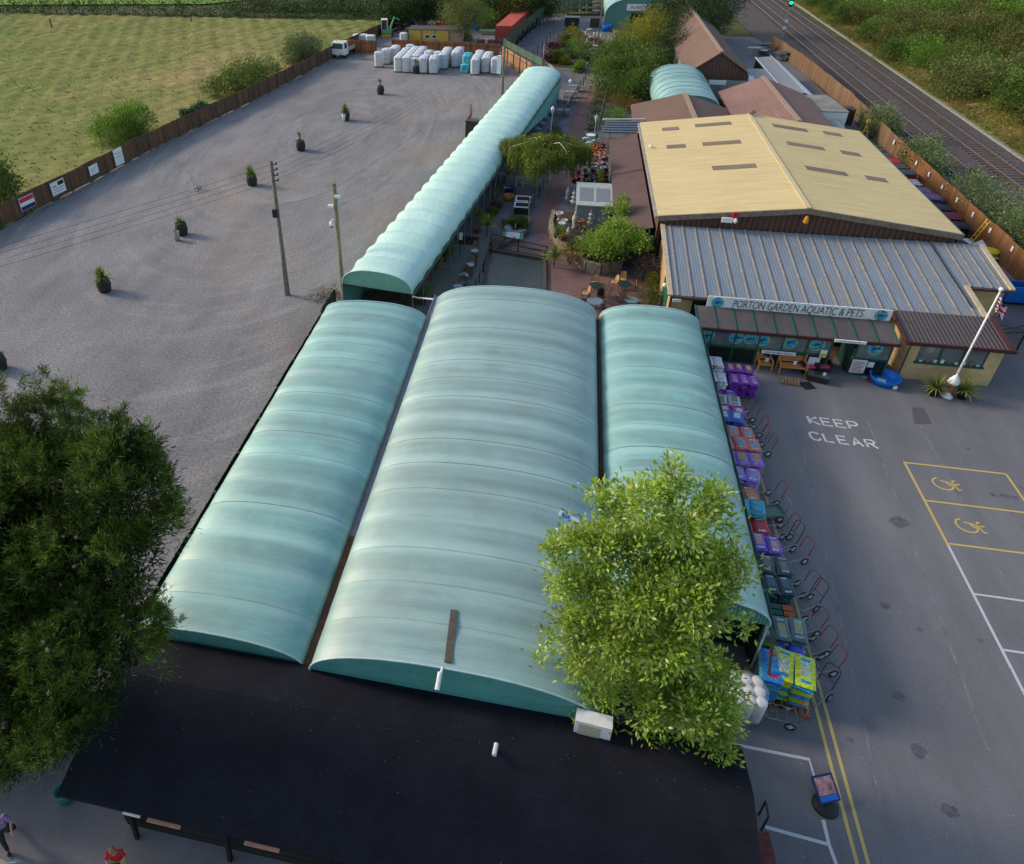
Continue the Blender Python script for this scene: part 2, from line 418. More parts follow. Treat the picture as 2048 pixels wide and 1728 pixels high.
# ---------------- setting: ground ----------------
def sheet(name, poly, z, m, kind='structure'):
    mb = MB(); mb.poly([(x, y, z) for x, y in poly]); return struct(name, mb, m)
m_earth = mat('meadow_soil', (.085, .095, .035), .95, .1, .3, .3)
sheet('ground', [(-900, -500), (900, -500), (900, 1500), (-900, 1500)], -.03, m_earth)
fence_pts = [(-43.2, 20), (-43, 40), (-42.5, 45), (-42.0, 48), (-41, 55), (-40, 64), (-38.6, 72.5), (-36.8, 82), (-34.3, 102), (-33.5, 108.5), (-30.5, 126)]
sheet('car_park', [(-43.2, -20), (-12.6, -20), (-12.6, 35.5), (-12.2, 36), (-4.9, 97.5), (-9.4, 107.6), (-9.4, 142), (-30.5, 142)]+[p for p in fence_pts[::-1]][0:0]+[(-30.4, 126), (-33.6, 108), (-36.9, 82), (-40.1, 64), (-42.1, 48)], 0, m_gravel)
sheet('yard', [(-40, 11), (-40, -20), (60, -20), (60, 40), (29.5, 40.1), (29.5, 128), (19.5, 128), (19.5, 70), (5, 38), (5, 35), (-12.6, 35.2), (-12.6, 11)], .004, m_asph)
m_pond = mat('compacted_stone', (.16, .155, .17), .9, .2, .2, .8, bs=.3)
sheet('garden_ground', [(-12.3, 35.3), (5, 35.3), (5, 38), (6.6, 40), (19.5, 70), (19.5, 128), (8, 145), (-9, 145), (-9.4, 108), (-4.9, 97.5), (-12.2, 36)], .008, m_pond)
sheet('patio', [P(*q)[:2] for q in ((1163, 177), (1108, 342.6), (1104, 352), (1087, 407), (1060, 450), (1073, 471), (1076, 488), (981, 474), (981, 500), (1089, 528), (1089, 640), (1315, 640), (1312, 556), (1240, 552), (1197, 552), (1164, 543), (1118, 498), (1100, 473), (1109, 433), (1131, 387), (1143, 343), (1166, 270), (1194, 178.5))], .016, m_paving)
m_tar = mat('worn_path', (.21, .185, .16), .9, .2, .18, .8)
sheet('path', [P(1163, 176.5)[:2], P(1194, 178)[:2], (5.4, 100), (4.5, 118), (1.5, 128), (.5, 118), (2.4, 100)], .02, m_tar)
sheet('side_path', [P(*q)[:2] for q in ((1012, 118), (1085, 60), (1118, 38), (1140, 60), (1085, 90), (1040, 128))], .02, m_pond)
m_field = newmat('field_grass')
def fieldmat(m):
    v = pos(m); va = pos(m, (1, 1.3, 1))
    col = ramp(m, noise(m, v, .035, 6, .6, .4), [(.36, (.145, .18, .045)), (.5, (.205, .205, .065)), (.64, (.29, .235, .095))])
    col = mixc(m, col, ramp(m, noise(m, va, .9, 8, .72, .5), [(.3, g3(.68)), (.7, g3(1.3))]), 1, 'MULTIPLY')
    n, l = nt(m)
    col = mixc(m, col, ramp(m, noise(m, va, 5, 4, .7), [(.3, g3(.75)), (.7, g3(1.25))]), 1, 'MULTIPLY')
    setp(m, col, .95, .08)
fieldmat(m_field)
# rough meadow: a real uneven surface
def hgt(x, y, s=1.0):
    return s*(.10*np.sin(x*.9+1.3*np.sin(y*.7))*np.sin(y*1.1+np.sin(x*.6)*1.7)+.07*np.sin(x*2.3+y*1.1+np.sin(y*1.9))+.05*np.sin(x*3.9-y*3.1)+.12)
def terrain(name, x0, x1, y0, y1, st, hf, m, clip=None):
    xs = np.arange(x0, x1+.01, st); ys = np.arange(y0, y1+.01, st); X, Y = np.meshgrid(xs, ys)
    Z = hf(X, Y); V = np.stack([X, Y, Z], -1).reshape(-1, 3); nx = len(xs); ny = len(ys)
    i = np.arange(nx*ny).reshape(ny, nx); Q = np.stack([i[:-1, :-1], i[:-1, 1:], i[1:, 1:], i[1:, :-1]], -1).reshape(-1, 4)
    if clip is not None:
        cc = V[Q].mean(1); Q = Q[clip(cc[:, 0], cc[:, 1])]
    o = fastmesh(name, V, Q, m, smooth=True); o['kind'] = 'structure'; return o
fpx = np.array([p[0] for p in fence_pts]); fpy = np.array([p[1] for p in fence_pts])
def fx(y): return np.interp(y, fpy, fpx)
terrain('field', -170, -30, 12, 190, .6, lambda x, y: hgt(x, y, .8+.6*np.clip((y-60)/60, 0, 1)), m_field, lambda x, y: (x < fx(y)-.25) & (y < 136+(-x-40)*.03))
m_lush = mat('lush_pasture', (.16, .27, .045), .95, .1, .2, .25)
sheet('pasture', [(-300, 132), (-75, 152), (-60, 165), (-60, 400), (-300, 400)], .25, m_lush)
# meadow tufts
def tuft_field():
    n = 8000; y = 20+150*nr.random(n)**.8; x = fx(y)-.4-(110*nr.random(n)); k = (y < 150); x = x[k]; y = y[k]
    pts = np.stack([x, y, hgt(x, y)*.9], 1)
    v, q = blades(pts, .2, .12, .9, 5)
    o = fastmesh('meadow_grass', v, q, m_tuft); tag(o, 'rough tussocky meadow grass behind the brown fence', 'grass', kind='stuff')
m_tuft = leafmat('tuft_blades', [(.16, .18, .05), (.23, .21, .07), (.30, .24, .10), (.18, .19, .05)], .8, .25, .1, (.75, 1.2), .08)
tuft_field()

# ---------------- railway ----------------
m_ballast = mat('ballast', (.105, .088, .088), .95, .15, .35, 2.5, bs=.8, bd=.03)
sheet('railway_bed', [(29.6, -20), (41.0, -20), (40.8, 75), (39.8, 110), (38.8, 175), (38.8, 420), (27.5, 420), (27.5, 128), (29.6, 110)], .05, m_ballast)
m_rusty = simple('rail_rust', (.085, .05, .04), .7); m_rail = simple('rail_top', (.35, .33, .32), .35, metal=.7); m_sleeper = simple('sleepers', (.12, .105, .1), .9, var=.35, sc=2)
for k, xc in enumerate((33.9, 37.75)):
    t = thing('railway_track', ('railway track nearer the fence, with bright rails' , 'railway track nearer the grassy bank')[k], 'railway track', (xc, 40, .05), world=True)
    mb = MB()
    for i in range(int(300/.7)): 
        y = -5+i*.7; mb.box(xc-1.25, xc+1.25, y, y+.26, .05, .13)
    mb.build('sleepers', m_sleeper, t)
    b = MB()
    for i in range(60):
        y = -5+i*5; dx = 0; b.box(xc-1.0, xc+1.0, y, y+4.98, .06, .1)
    b.build('ballast_between', m_rusty, t)
    for sx in (-.78, .78):
        r = MB(); r.cur = 0; r.box(xc+sx-.06, xc+sx+.06, -5, 300, .13, .25); r.cur = 1; r.box(xc+sx-.04, xc+sx+.04, -5, 300, .25, .27)
        r.build('rail', [m_rusty, m_rail], t)
# troughing along the far edge of the ballast
mb = MB()
for i in range(220):
    y = 40+i; mb.box(40.35-.0*i, 40.65, y, y+.93, .05, .16)
solo('cable_trough', mb, m_conc, 'pale concrete cable trough along the far edge of the ballast', 'cable trough')
m_verge = newmat('verge_grass')
def vm(m):
    v = pos(m)
    col = ramp(m, noise(m, v, .12, 6, .65, .5), [(.3, (.10, .15, .03)), (.5, (.20, .20, .055)), (.68, (.33, .19, .09))])
    col = mixc(m, col, ramp(m, noise(m, v, 2.2, 6, .7), [(.3, g3(.6)), (.7, g3(1.4))]), 1, 'MULTIPLY'); setp(m, col, .95, .08)
vm(m_verge)
terrain('embankment', 40.8, 150, 30, 330, 1.0, lambda x, y: .05+np.clip((x-42)/9, 0, 1)**1.3*1.8+.3*hgt(x, y), m_verge)
def bank_tufts():
    n = 16000; y = 45+130*nr.random(n); x = 41+9*nr.random(n)**1.2
    z = .05+np.clip((x-42)/9, 0, 1)**1.3*1.8+.3*hgt(x, y)
    v, q = blades(np.stack([x, y, z], 1), .38, .07, .6, 5)
    o = fastmesh('verge_tufts', v, q, leafmat('verge_blades', [(.12, .17, .03), (.20, .2, .05), (.36, .22, .1), (.15, .2, .04)], .8, .25, .1, (.7, 1.2), .15))
    tag(o, 'long dry grass on the bank beyond the railway', 'grass', kind='stuff')
bank_tufts()

# ---------------- painted markings ----------------
def paint(name, c, wear=.5):
    m = newmat(name); v = pos(m); f = noise(m, v, 5, 6, .75)
    col = ramp(m, f, [(wear-.1, (.09, .09, .11)), (wear+.0, c)]); setp(m, col, .8, .2); return m
m_yel = paint('worn_yellow_paint', (.50, .37, .13), .38); m_wht = paint('worn_white_paint', (.50, .50, .53), .40); m_wht2 = paint('road_letter_paint', (.52, .52, .53), .32)
def marking(name, mb, m): return struct(name, mb, m)
L = MB()
X0 = 16.62
L.ribbon([(X0, 28.5), (20.7, 28.5)], .1, .012).ribbon([(X0, 28.55), (X0, 23.6)], .11, .0125).ribbon([(20.7, 28.5), (20.75, 20)], .1, .0135)
L.ribbon([(X0, 26.1), (20.7, 26.1)], .1, .013).ribbon([(X0, 23.7), (20.7, 23.72)], .1, .013)
for cy in (27.35, 24.9):
    o_ = (17.95, cy); k_ = .8
    for st in ([(-.38, .42), (-.6, .3), (-.72, .05), (-.66, -.25), (-.42, -.46), (-.1, -.5), (.14, -.36), (.2, -.2)], [(-.3, .2), (.1, .12), (.28, -.02), (.62, .06)], [(-.02, .1), (.06, -.1), (.34, -.14), (.42, -.42), (.58, -.36)], [(.3, .12), (.36, .3), (.5, .3)]):
        mk_ = rnd.random()*.0004; L.ribbon([(o_[0]+x*k_, o_[1]+y*k_) for x, y in st], .085, .0142+mk_)
marking('disabled_bay_markings', L, m_yel)
L = MB(); L.ribbon([(X0, 23.6), (X0-.1, 12)], .1, .012)
for y in (21.25, 18.9, 16.5, 14.1): L.ribbon([(X0, y), (21, y)], .09, .013)
marking('parking_bay_markings', L, m_wht)
L = MB()
for x in (9.82, 10.12): L.ribbon([(x-.02, 31.0), (x, 15), (x-.05, 2)], .1, .012)
marking('double_yellow_lines', L, m_yel)
L = MB(); L.ribbon([P(1400, 1474)[:2], P(1463, 1488)[:2], P(1618, 1519)[:2], P(1640, 1592)[:2]], .1, .012).ribbon([P(1646, 1640)[:2], P(1658, 1690)[:2], P(1672, 1728)[:2], P(1690, 1790)[:2]], .1, .0125)
L.ribbon([P(1530, 1654)[:2], P(1656, 1689)[:2]], .1, .013)
marking('shop_bay_markings', L, m_wht)
GL = {'K': [[(0, 0), (0, 1)], [(.75, 1), (0, .5), (.8, 0)]], 'E': [[(.72, 1), (0, 1), (0, 0), (.75, 0)], [(0, .5), (.6, .5)]], 'P': [[(0, 0), (0, 1), (.6, 1), (.75, .8), (.72, .6), (.55, .45), (0, .45)]],
      'C': [[(.75, .82), (.6, 1), (.2, 1), (0, .75), (0, .25), (.2, 0), (.6, 0), (.75, .2), (.74, .3)]], 'L': [[(0, 1), (0, 0), (.7, 0)]],
      'A': [[(0, 0), (.38, 1), (.78, 0)], [(.14, .35), (.64, .35)]], 'R': [[(0, 0), (0, 1), (.6, 1), (.75, .8), (.6, .52), (0, .5)], [(.35, .5), (.8, 0)]]}
def letters(word, o, ux, uy, w, name):
    mb = MB(); k = 0
    for i, ch in enumerate(word):
        for st in GL[ch]:
            pts = [(o[0]+ux[0]*i+uy[0]*q[1]+w[0]*q[0], o[1]+ux[1]*i+uy[1]*q[1]+w[1]*q[0]) for q in st]
            mb.ribbon(pts, .11, .012+.0006*k); k += 1
    marking(name, mb, m_wht2)
a = P(1618, 853); b = P(1680, 860)
letters('KEEP', P(1621, 847)[:2], (.585, -.02), (-.03, .56), (.55, -.03), 'road_lettering')
letters('CLEAR', P(1624, 879)[:2], (.60, -.03), (-.03, .56), (.52, -.03), 'road_lettering')
mb = MB(); mb.poly([P(*c, .012) for c in ((1828, 848), (1863, 847), (1848, 815), (1824, 815))]); struct('tarmac_patch', mb, simple('tarmac_patch', (.095, .09, .10), .9))

# wear on the yard: seams between tarmac strips, oil stains, drain scar
mb = MB()
for a, b in (((1735, 838), (1975, 1500)), ((1842, 852), (2040, 1215)), ((1606, 900), (1760, 1600))):
    A_ = np.array(P(*a)[:2]); B_ = np.array(P(*b)[:2]); mb.ribbon([tuple(A_+(B_-A_)*i/14+np.array([rnd.uniform(-.03, .03), 0])) for i in range(15)], .07, .0085)
struct('tarmac_seam', mb, mat('tarmac_seam', (.19, .187, .207), .9, .2, .35, 1.5))
mb = MB()
for px, py, r in ((1800, 1045, .32), (1772, 1212, .16), (1840, 1260, .1), (1797, 1392, .2), (1836, 1502, .22), (1900, 1622, .2), (1985, 990, .12), (2010, 992, .16), (2030, 996, .12), (1935, 898, .1), (1700, 1480, .1), (1960, 1280, .08)):
    c_ = P(px, py); n_ = 14; mb.poly([(c_[0]+r*rnd.uniform(.6, 1.2)*1.2*math.cos(6.283*k/n_), c_[1]+r*rnd.uniform(.6, 1.2)*math.sin(6.283*k/n_), .0095) for k in range(n_)])
struct('oil_stains', mb, mat('oil_stain', (.10, .10, .115), .7, .4, .3, 6))
# ---------------- arched glasshouses ----------------
def arch_xy(x0, x1, z0, r, t, sq=1.0):
    """superellipse arch: t in 0..1 from left eave to right eave"""
    an = math.pi*(1-t); c = math.cos(an); s = math.sin(an)
    return (x0+x1)/2+(x1-x0)/2*math.copysign(abs(c)**sq, c), z0+r*abs(s)**sq
def arch_roof(x0, x1, y0, y1, z0, r, sheetlen, m, parent, sq=.9, bulge=.05, nu=40, name='roof'):
    mb = MB(); mb.smooth = True; ny = max(1, round((y1-y0)/sheetlen)); st = (y1-y0)/ny; vs = []; fs = []; sub = 6
    for k in range(ny):
        b = len(vs)
        for j in range(sub+1):
            f = j/sub; y = y0+st*(k+f)+(.001 if j == 0 else 0); dz = .009*(1-f)+bulge*math.sin(math.pi*f)-bulge*.3*abs(math.cos(math.pi*f))
            dz += .008*rnd.uniform(-1, 1)
            for i in range(nu+1):
                x, z = arch_xy(x0, x1, z0, r, i/nu, sq); s = math.sin(math.pi*i/nu)
                nx = (x-(x0+x1)/2)/((x1-x0)/2)
                vs.append((x+dz*nx*.4*s, y, z+dz*(.25+.75*s)))
        for j in range(sub):
            for i in range(nu):
                a = b+j*(nu+1)+i; fs.append((a, a+1, a+nu+2, a+nu+1))
    mb.add(vs, fs); return mb.build(name, m, parent)
def end_wall(x0, x1, y, z0, r, m, parent, sq=.9, zb=None, name='end_wall', th=.03):
    pts = [arch_xy(x0+.02, x1-.02, z0, r-.02, i/30, sq) for i in range(31)]; zb = z0 if zb is None else zb
    mb = MB(); ring = [(x0+.02, zb)]+pts+[(x1-.02, zb)]; n = len(ring)
    mb.add([(x, y-th, z) for x, z in ring]+[(x, y+th, z) for x, z in ring], [tuple(range(n)), tuple(range(2*n-1, n-1, -1))]+[(i, n+i, n+(i+1) % n, (i+1) % n) for i in range(n)])
    return mb.build(name, m, parent)
def arch_tube(x0, x1, y, z0, r, rad, m, parent, sq=.9, name='hoop'):
    mb = MB(); pts = [(arch_xy(x0, x1, z0, r, i/32, sq)[0], y, arch_xy(x0, x1, z0, r, i/32, sq)[1]) for i in range(33)]
    mb.tube(pts, rad, 5); return mb.build(name, m, parent)
m_trim = simple('pale_trim', (.45, .6, .62), .4)
m_gut = mat('lead_gutter', (.22, .22, .27), .6, .3, .25, 2, dirt=(.13, .09, .08)); m_gutr = mat('rusty_gutter', (.16, .075, .04), .8, .2, .4, 2.5, dirt=(.05, .03, .025))
m_netgreen = simple('dark_green_cladding', (.012, .05, .04), .7)
GH = [('grey_green', -5.98, 2.72, 12.0, 34.7, 2.55, 1.42, m_ghm, 'widest greyish green arched greenhouse between the two narrower ones'),
      ('left', -12.0, -6.28, 12.2, 33.1, 2.4, .85, m_gh, 'aqua arched greenhouse along the car park edge beside the dark pine'),
      ('right', 2.92, 8.05, 16.45, 34.95, 2.4, .98, m_gh, 'aqua arched greenhouse with bag pallets along its side')]
for nm, x0, x1, y0, y1, z0, r, m, lab in GH:
    t = thing('arched_greenhouse', lab, 'greenhouse', ((x0+x1)/2, y0, 0))
    arch_roof(x0, x1, y0, y1, z0, r, 1.42, m, t)
    end_wall(x0, x1, y0+.06, z0, r-.01, m_ghend if nm != 'right' else m_ghend2, t, zb=z0 if nm == 'right' else 2.2)
    end_wall(x0, x1, y1-.06, z0, r-.01, m_ghend, t, zb=2.2, name='rear_end_wall')
    arch_tube(x0, x1, y0, z0+.01, r, .035, m_trim, t, name='edge_trim'); arch_tube(x0, x1, y1, z0+.01, r, .03, m_trim, t, name='edge_trim')
    if nm == 'grey_green':
        g = MB(); g.box(x0-.29, x0-.01, 17.5, y1+1.0, 2.38, 2.46).box(x0-.31, x0-.27, 17.5, y1+1, 2.38, 2.53); g.build('gutter', m_gut, t)
        g = MB(); g.box(x0-.29, x0-.01, y0, 17.5, 2.381, 2.461); g.build('gutter', m_gutr, t, 'rusty near half of the gutter')
        g = MB(); g.box(x1+.01, x1+.19, 12.0, y1+.3, 2.36, 2.44); g.box(x1+.09, x1+.12, 12, y1, 2.44, 2.5); g.build('gutter', m_gutr, t, 'brown gutter on the right side')
        w_ = MB(); w_.box(x0+.02, x0+.06, y0+.2, y1-.2, 0, 2.4).box(x1-.06, x1-.02, y0+.2, y1-.2, 0, 2.4); each(w_, 'side_wall', m_netgreen, t)
    if nm == 'left':
        w_ = MB(); w_.box(x0+.02, x0+.1, y0+.2, y1-.2, 0, 2.38); each(w_, 'side_wall', m_netgreen, t)
        g = MB(); g.box(x0-.09, x0+.0, y0, y1, 2.28, 2.4); g.build('eave_rail', m_netgreen, t)
    if nm == 'right':
        w_ = MB(); w_.box(x1-.1, x1-.03, y0+.2, y1-.2, 0, 2.38); each(w_, 'side_wall', m_netgreen, t)
        w_ = MB(); w_.box(x0+.1, x1-.12, y0+.9, y0+.95, 0, 2.4); w_.build('front_screen', m_netgreen, t)
        g = MB(); g.box(x1+.0, x1+.16, y0-.3, y1+.2, 2.26, 2.36).box(x1+.13, x1+.165, y0-.3, y1+.2, 2.36, 2.42); g.build('gutter', simple('green_gutter', (.05, .1, .085), .6), t)
        g = MB(); g.tube([(x1+.08, y0-.25, 2.3), (x1+.08, y0-.9, 1.2), (x1+.08, y0-.9, 0)], .05, 8); g.build('downpipe', m_brown, t)
        g = MB(); g.box(x1-.08, x1-.02, y0-.02, y0+.04, 0, 2.4); g.build('post', m_pale, t)
# things lying on the roofs
mb = MB(); mb.obox((-1.79, 13.05, 4.02), (.22, 1.75, .05), R(3)); solo('plank', mb, m_wood_dark, 'grey weathered plank lying on the widest greenhouse roof', 'plank')
p = P(1138, 1036, 3.6); t = thing('blue_white_sign', 'white and blue name board lying on the widest greenhouse by the tree', 'sign', p)
mb = MB(); mb.obox((p[0], p[1], p[2]), (.75, .3, .02), R(-12), 0, R(18)); mb.build('board', m_white, t); mb = MB(); mb.obox((p[0]-.12, p[1]+.03, p[2]+.05), (.3, .2, .02), R(-12), 0, R(18)); mb.build('blue_band', m_blue, t)
p = PY(978, 1340, 11.95); t = thing('security_camera', 'white bullet camera on a bracket at the front of the widest greenhouse', 'camera', PY(882, 1345, 11.9))
q = PY(882, 1340, 11.9); mb = MB(); mb.tube([(q[0]+.03, 12.0, q[2]), (q[0], 11.75, q[2]-.05)], .035); mb.build('bracket', m_white, t)
mb = MB(); mb.tube([(q[0]-.01, 11.85, q[2]-.02), (q[0]-.03, 11.42, q[2]-.22)], .07, 10); mb.build('body', m_white, t)

# ---------------- black shingled shop ----------------
def shingles():
    m = newmat('black_shingles'); v = pos(m, (1, 1, 0)); n, l = nt(m)
    b = n.new('ShaderNodeTexBrick'); l.new(v, b.inputs['Vector']); b.inputs['Brick Width'].default_value = .33; b.inputs['Row Height'].default_value = .14; b.inputs['Scale'].default_value = 1
    b.inputs['Mortar Size'].default_value = .006
    for k, c in (('Color1', (.0115, .0125, .018)), ('Color2', (.0095, .0105, .0155)), ('Mortar', (.0075, .008, .012))): b.inputs[k].default_value = (*c, 1)
    col = mixc(m, b.outputs['Color'], ramp(m, noise(m, v, .6, 5), [(.3, g3(.8)), (.7, g3(1.4))]), 1, 'MULTIPLY')
    # bird lime along the ridge
    sp = noise(m, v, 9, 2, .5); sx = n.new('ShaderNodeSeparateXYZ'); l.new(v, sx.inputs[0])
    band = ramp(m, sx.outputs['Y'], [(0, g3(0)), (1, g3(1))]); mr = n.new('ShaderNodeMapRange'); l.new(sx.outputs['Y'], mr.inputs[0]); mr.inputs[1].default_value = 10.1; mr.inputs[2].default_value = 10.75
    m2 = n.new('ShaderNodeMapRange'); l.new(sx.outputs['Y'], m2.inputs[0]); m2.inputs[1].default_value = 11.2; m2.inputs[2].default_value = 10.7
    mu = n.new('ShaderNodeMath'); mu.operation = 'MULTIPLY'; l.new(mr.outputs[0], mu.inputs[0]); l.new(m2.outputs[0], mu.inputs[1])
    k = mixc(m, ramp(m, sp, [(.76, g3(0)), (.8, g3(.6))]), mu.outputs[0], 1, 'MULTIPLY'); col = mixc(m, col, (.4, .38, .37), k)
    fine = noise(m, v, 60, 2); col = mixc(m, col, ramp(m, fine, [(.3, g3(.7)), (.7, g3(1.4))]), 1, 'MULTIPLY')
    setp(m, col, .9, .15); bump(m, b.outputs['Fac'], -.25, .006); return m
m_shin = shingles()
t = thing('shop_building', 'long low shop with black shingled roof across the foreground', 'building', (-2.5, 9.5, 0))
XL, XR = -11.75, 6.45
rf = MB(); rf.slab((XL, 7.45, 2.12), (XR, 7.45, 2.12), (XR, 10.7, 2.92), (XL, 10.7, 2.92), .08); rf.slab((XL, 10.7, 2.92), (XR, 10.7, 2.92), (XR, 12.15, 2.62), (XL, 12.15, 2.62), .08)
ro = rf.build('roof', m_shin, t)
m_planks = mat('dark_planks', (.02, .022, .02), .85, .2, .3, 1.5, stretch=(.2, 1, 6), bs=.5, bd=.02)
wl = MB()
for k in range(11): wl.box(XL+1.35, XR-.1, 7.9-.008*(k % 2), 8.0, .02+k*.19, .2+k*.19)
wl.build('front_wall', m_planks, t)
wl = MB(); wl.box(XL+1.35, XL+1.45, 8.0, 12, 0, 2.1).box(XR-.2, XR-.1, 8.0, 12, 0, 2.2).box(XL+1.45, XR-.2, 11.9, 12.0, 0, 2.3); each(wl, 'side_wall', m_planks, t)
for x in (-9.95, -7.1, -4.2, -1.3, 1.6, 4.5):
    pb = MB(); pb.obox((x, 7.75, 1.05), (.1, .12, 2.15), 0, R(-6)); pb.build('post', m_dark, t)
m_led = simple('salmon_trim', (.40, .2, .13), .7)
for x in (-8.55, -5.8, -2.9, 0.0): lb = MB(); lb.obox((x, 7.40, 2.05), (.95, .09, .05), 0); lb.build('sign_lamp_cover', m_led, t)
lb = MB(); lb.obox((-9.5, 7.42, 2.06), (.5, .05, .05)); lb.build('strip_light', m_white, t)
p = P(990, 1500, 2.95); t = thing('security_camera', 'white bullet camera standing on the black shop roof', 'camera', (p[0], p[1], 2.95))
mb = MB(); mb.tube([(p[0]+.02, p[1]+.12, 3.06), (p[0]-.01, p[1]-.2, 3.06)], .062, 10); mb.build('body', m_white, t); mb = MB(); mb.lathe([(.05, -.02), (.03, .1)], p, 8); mb.build('mount', m_white, t)
c = P(1185, 1455, 2.85); t = thing('air_conditioner', 'white box air conditioner on the shop roof below the bright green tree', 'air conditioner', (c[0], c[1], 2.5))
mb = MB(); mb.obox((c[0], c[1], 2.95), (.98, .38, .72), R(-4)); mb.build('casing', m_white, t)
mb = MB(); mb.obox((c[0]-.12, c[1]-.2, 2.95), (.58, .02, .58), R(-4)); mb.build('fan_grille', simple('cream_grille', (.5, .45, .33), .6, sc=20), t)
mb = MB(); mb.obox((c[0]-.02, c[1]-.1, 2.52), (1.1, .1, .08), R(-4)).obox((c[0]-.02, c[1]+.15, 2.52), (1.1, .1, .08), R(-4)); mb.build('feet', m_grey, t)
p = P(555, 1361, 2.7); mb = MB(); mb.obox((p[0], p[1], 2.72), (.3, .12, .04), .2); solo('brick_fragment', mb, m_terra, 'broken reddish tile on the black shop roof', 'tile')
# deck boards between shop and house
mb = MB()
for i in range(22): mb.box(3.0+i*.16, 3.15+i*.16, 12.3, 16.2, .02, .06)
tag(mb.build('boardwalk', m_wood_dark), kind='structure')

# ---------------- long polythene tunnel ----------------
def tunnel():
    A = np.array([-9.75, 35.9]); B = np.array([-3.05, 88.3]); d = (B-A); Ln = np.linalg.norm(d); d /= Ln; nrm = np.array([d[1], -d[0]])
    t = thing('polythene_tunnel', 'long wrinkled pale green polythene tunnel beside the gravel car park', 'polytunnel', (A[0], A[1], 0))
    hw, z0, r = 2.2, 2.45, 1.15; nb = 28; sub = 6; nu = 30; vs = []; fs = []
    def sec(s, u, dr):
        x, z = arch_xy(-hw, hw, z0, r, u, .82); k = math.sin(math.pi*u)
        x *= (1+dr*.6/hw); z = z0+(z-z0)*(1+dr/r); return x, z
    tot = nb*sub
    for j in range(tot+1):
        f = (j % sub)/sub; s = Ln*j/tot; sag = -.15*math.sin(math.pi*f)**.8 if f else 0
        for i in range(nu+1):
            u = i/nu; wr = .012*math.sin(u*90+j*1.7)*math.sin(math.pi*f)*(1-math.sin(math.pi*u)*.6)
            x, z = sec(s, u, sag+wr+rnd.uniform(-.006, .006)); q = A+d*s+nrm*x; vs.append((q[0], q[1], z))
    for j in range(tot):
        for i in range(nu): a = j*(nu+1)+i; fs.append((a, a+1, a+nu+2, a+nu+1))
    mb = MB(); mb.smooth = True; mb.add(vs, fs)
    m = newmat('polythene'); v = pos(m)
    col = ramp(m, noise(m, v, .4, 5, .6), [(.3, (.42, .66, .59)), (.7, (.54, .77, .71))])
    col = mixc(m, col, ramp(m, noise(m, v, 3, 6, .7), [(.3, g3(.93)), (.7, g3(1.05))]), 1, 'MULTIPLY')
    setp(m, col, .42, .4); bump(m, noise(m, pos(m, (1.6, .5, 1.6)), 2.2, 5, .7, 1.2), .5, .08)
    mb.build('cover', m, t)
    # end panels and side skirts
    def pt(s, x, z): q = A+d*s+nrm*x; return (q[0], q[1], z)
    m2 = newmat('green_netting'); setp(m2, ramp(m2, noise(m2, pos(m2), 2, 4), [(.3, (.16, .38, .30)), (.7, (.22, .46, .36))]), .6, .3)
    for s in (.03, Ln-.03):
        e = MB(); ring = [pt(s, sec(s, i/24, -.03)[0], sec(s, i/24, -.03)[1]) for i in range(25)]; e.poly(ring); e.build('end_panel', m2, t)
    for k in range(nb+1):
        s = Ln*k/nb; h = MB(); h.tube([pt(s, sec(s, i/20, -.012)[0], sec(s, i/20, -.012)[1]) for i in range(21)], .03, 6); h.smooth = True; h.build('hoop', simple('pale_hoop', (.55, .74, .70), .5), t)
    m3 = newmat('aqua_skirt'); setp(m3, ramp(m3, noise(m3, pos(m3), 1.2, 5), [(.3, (.13, .40, .35)), (.7, (.22, .5, .43))]), .5, .3)
    sk = MB(); sk.grid(lambda u, v: pt(12.0+(Ln-12.0)*u, hw+.02+.05*math.sin(u*140)*(1-v), (z0+.1)*v+(1-v)*(2.4-2.35*min(1, max(0, (u-.42)*2.2)))), 160, 2); sk.build('side_skirt', m3, t)
    dk = MB(); dk.grid(lambda u, v: pt(Ln*u, -hw, z0*v), 30, 1); dk.build('far_side_skirt', m3, t)
    for k in range(0, nb+1):
        for sx in ((hw+.03,) if k else (hw, -hw)):
            s = Ln*k/nb; p_ = MB(); p_.tube([pt(s, sx, 0), pt(s, sx, z0)], .03, 6); p_.build('post', m_steel, t)
    rl = MB(); rl.beam(pt(0, hw+.05, z0-.02), pt(Ln, hw+.05, z0-.02), .1, .12); rl.build('eave_gutter', simple('green_gutter', (.05, .1, .085), .6), t)
    rl = MB(); rl.beam(pt(0, hw, z0-.02), pt(0, -hw, z0-.02), .05); rl.build('cross_bar', m_iron, t)
    dp = MB(); dp.tube([pt(-.05, hw+.05, z0-.1), (-7.35, 35.75, 2.2), (-6.25, 35.2, 2.5)], .05, 8); dp.build('drain_pipe', m_white, t)
    return A, d, nrm, Ln, pt
TA, TD, TN, TL, tpt = tunnel()

n = 90; xx_ = nr.uniform(-11.5, 6.2, n); yy_ = np.where(nr.random(n) < .6, 10.7+nr.normal(size=n)*.12, nr.uniform(7.6, 11.9, n)); zz_ = np.where(yy_ < 10.7, 2.12+(yy_-7.45)*.246, 2.92-(yy_-10.7)*.207)+.012
v, q = leafquads(np.stack([xx_, yy_, zz_], 1), nr.normal(size=(n, 3))*[1, 1, .1], .035, .7, 0); o = fastmesh('roof_litter', v, q, simple('pale_litter', (.16, .14, .125), .8, var=.5)); tag(o, 'scattered leaf litter and droppings along the black roof ridge', 'leaf litter', kind='stuff')
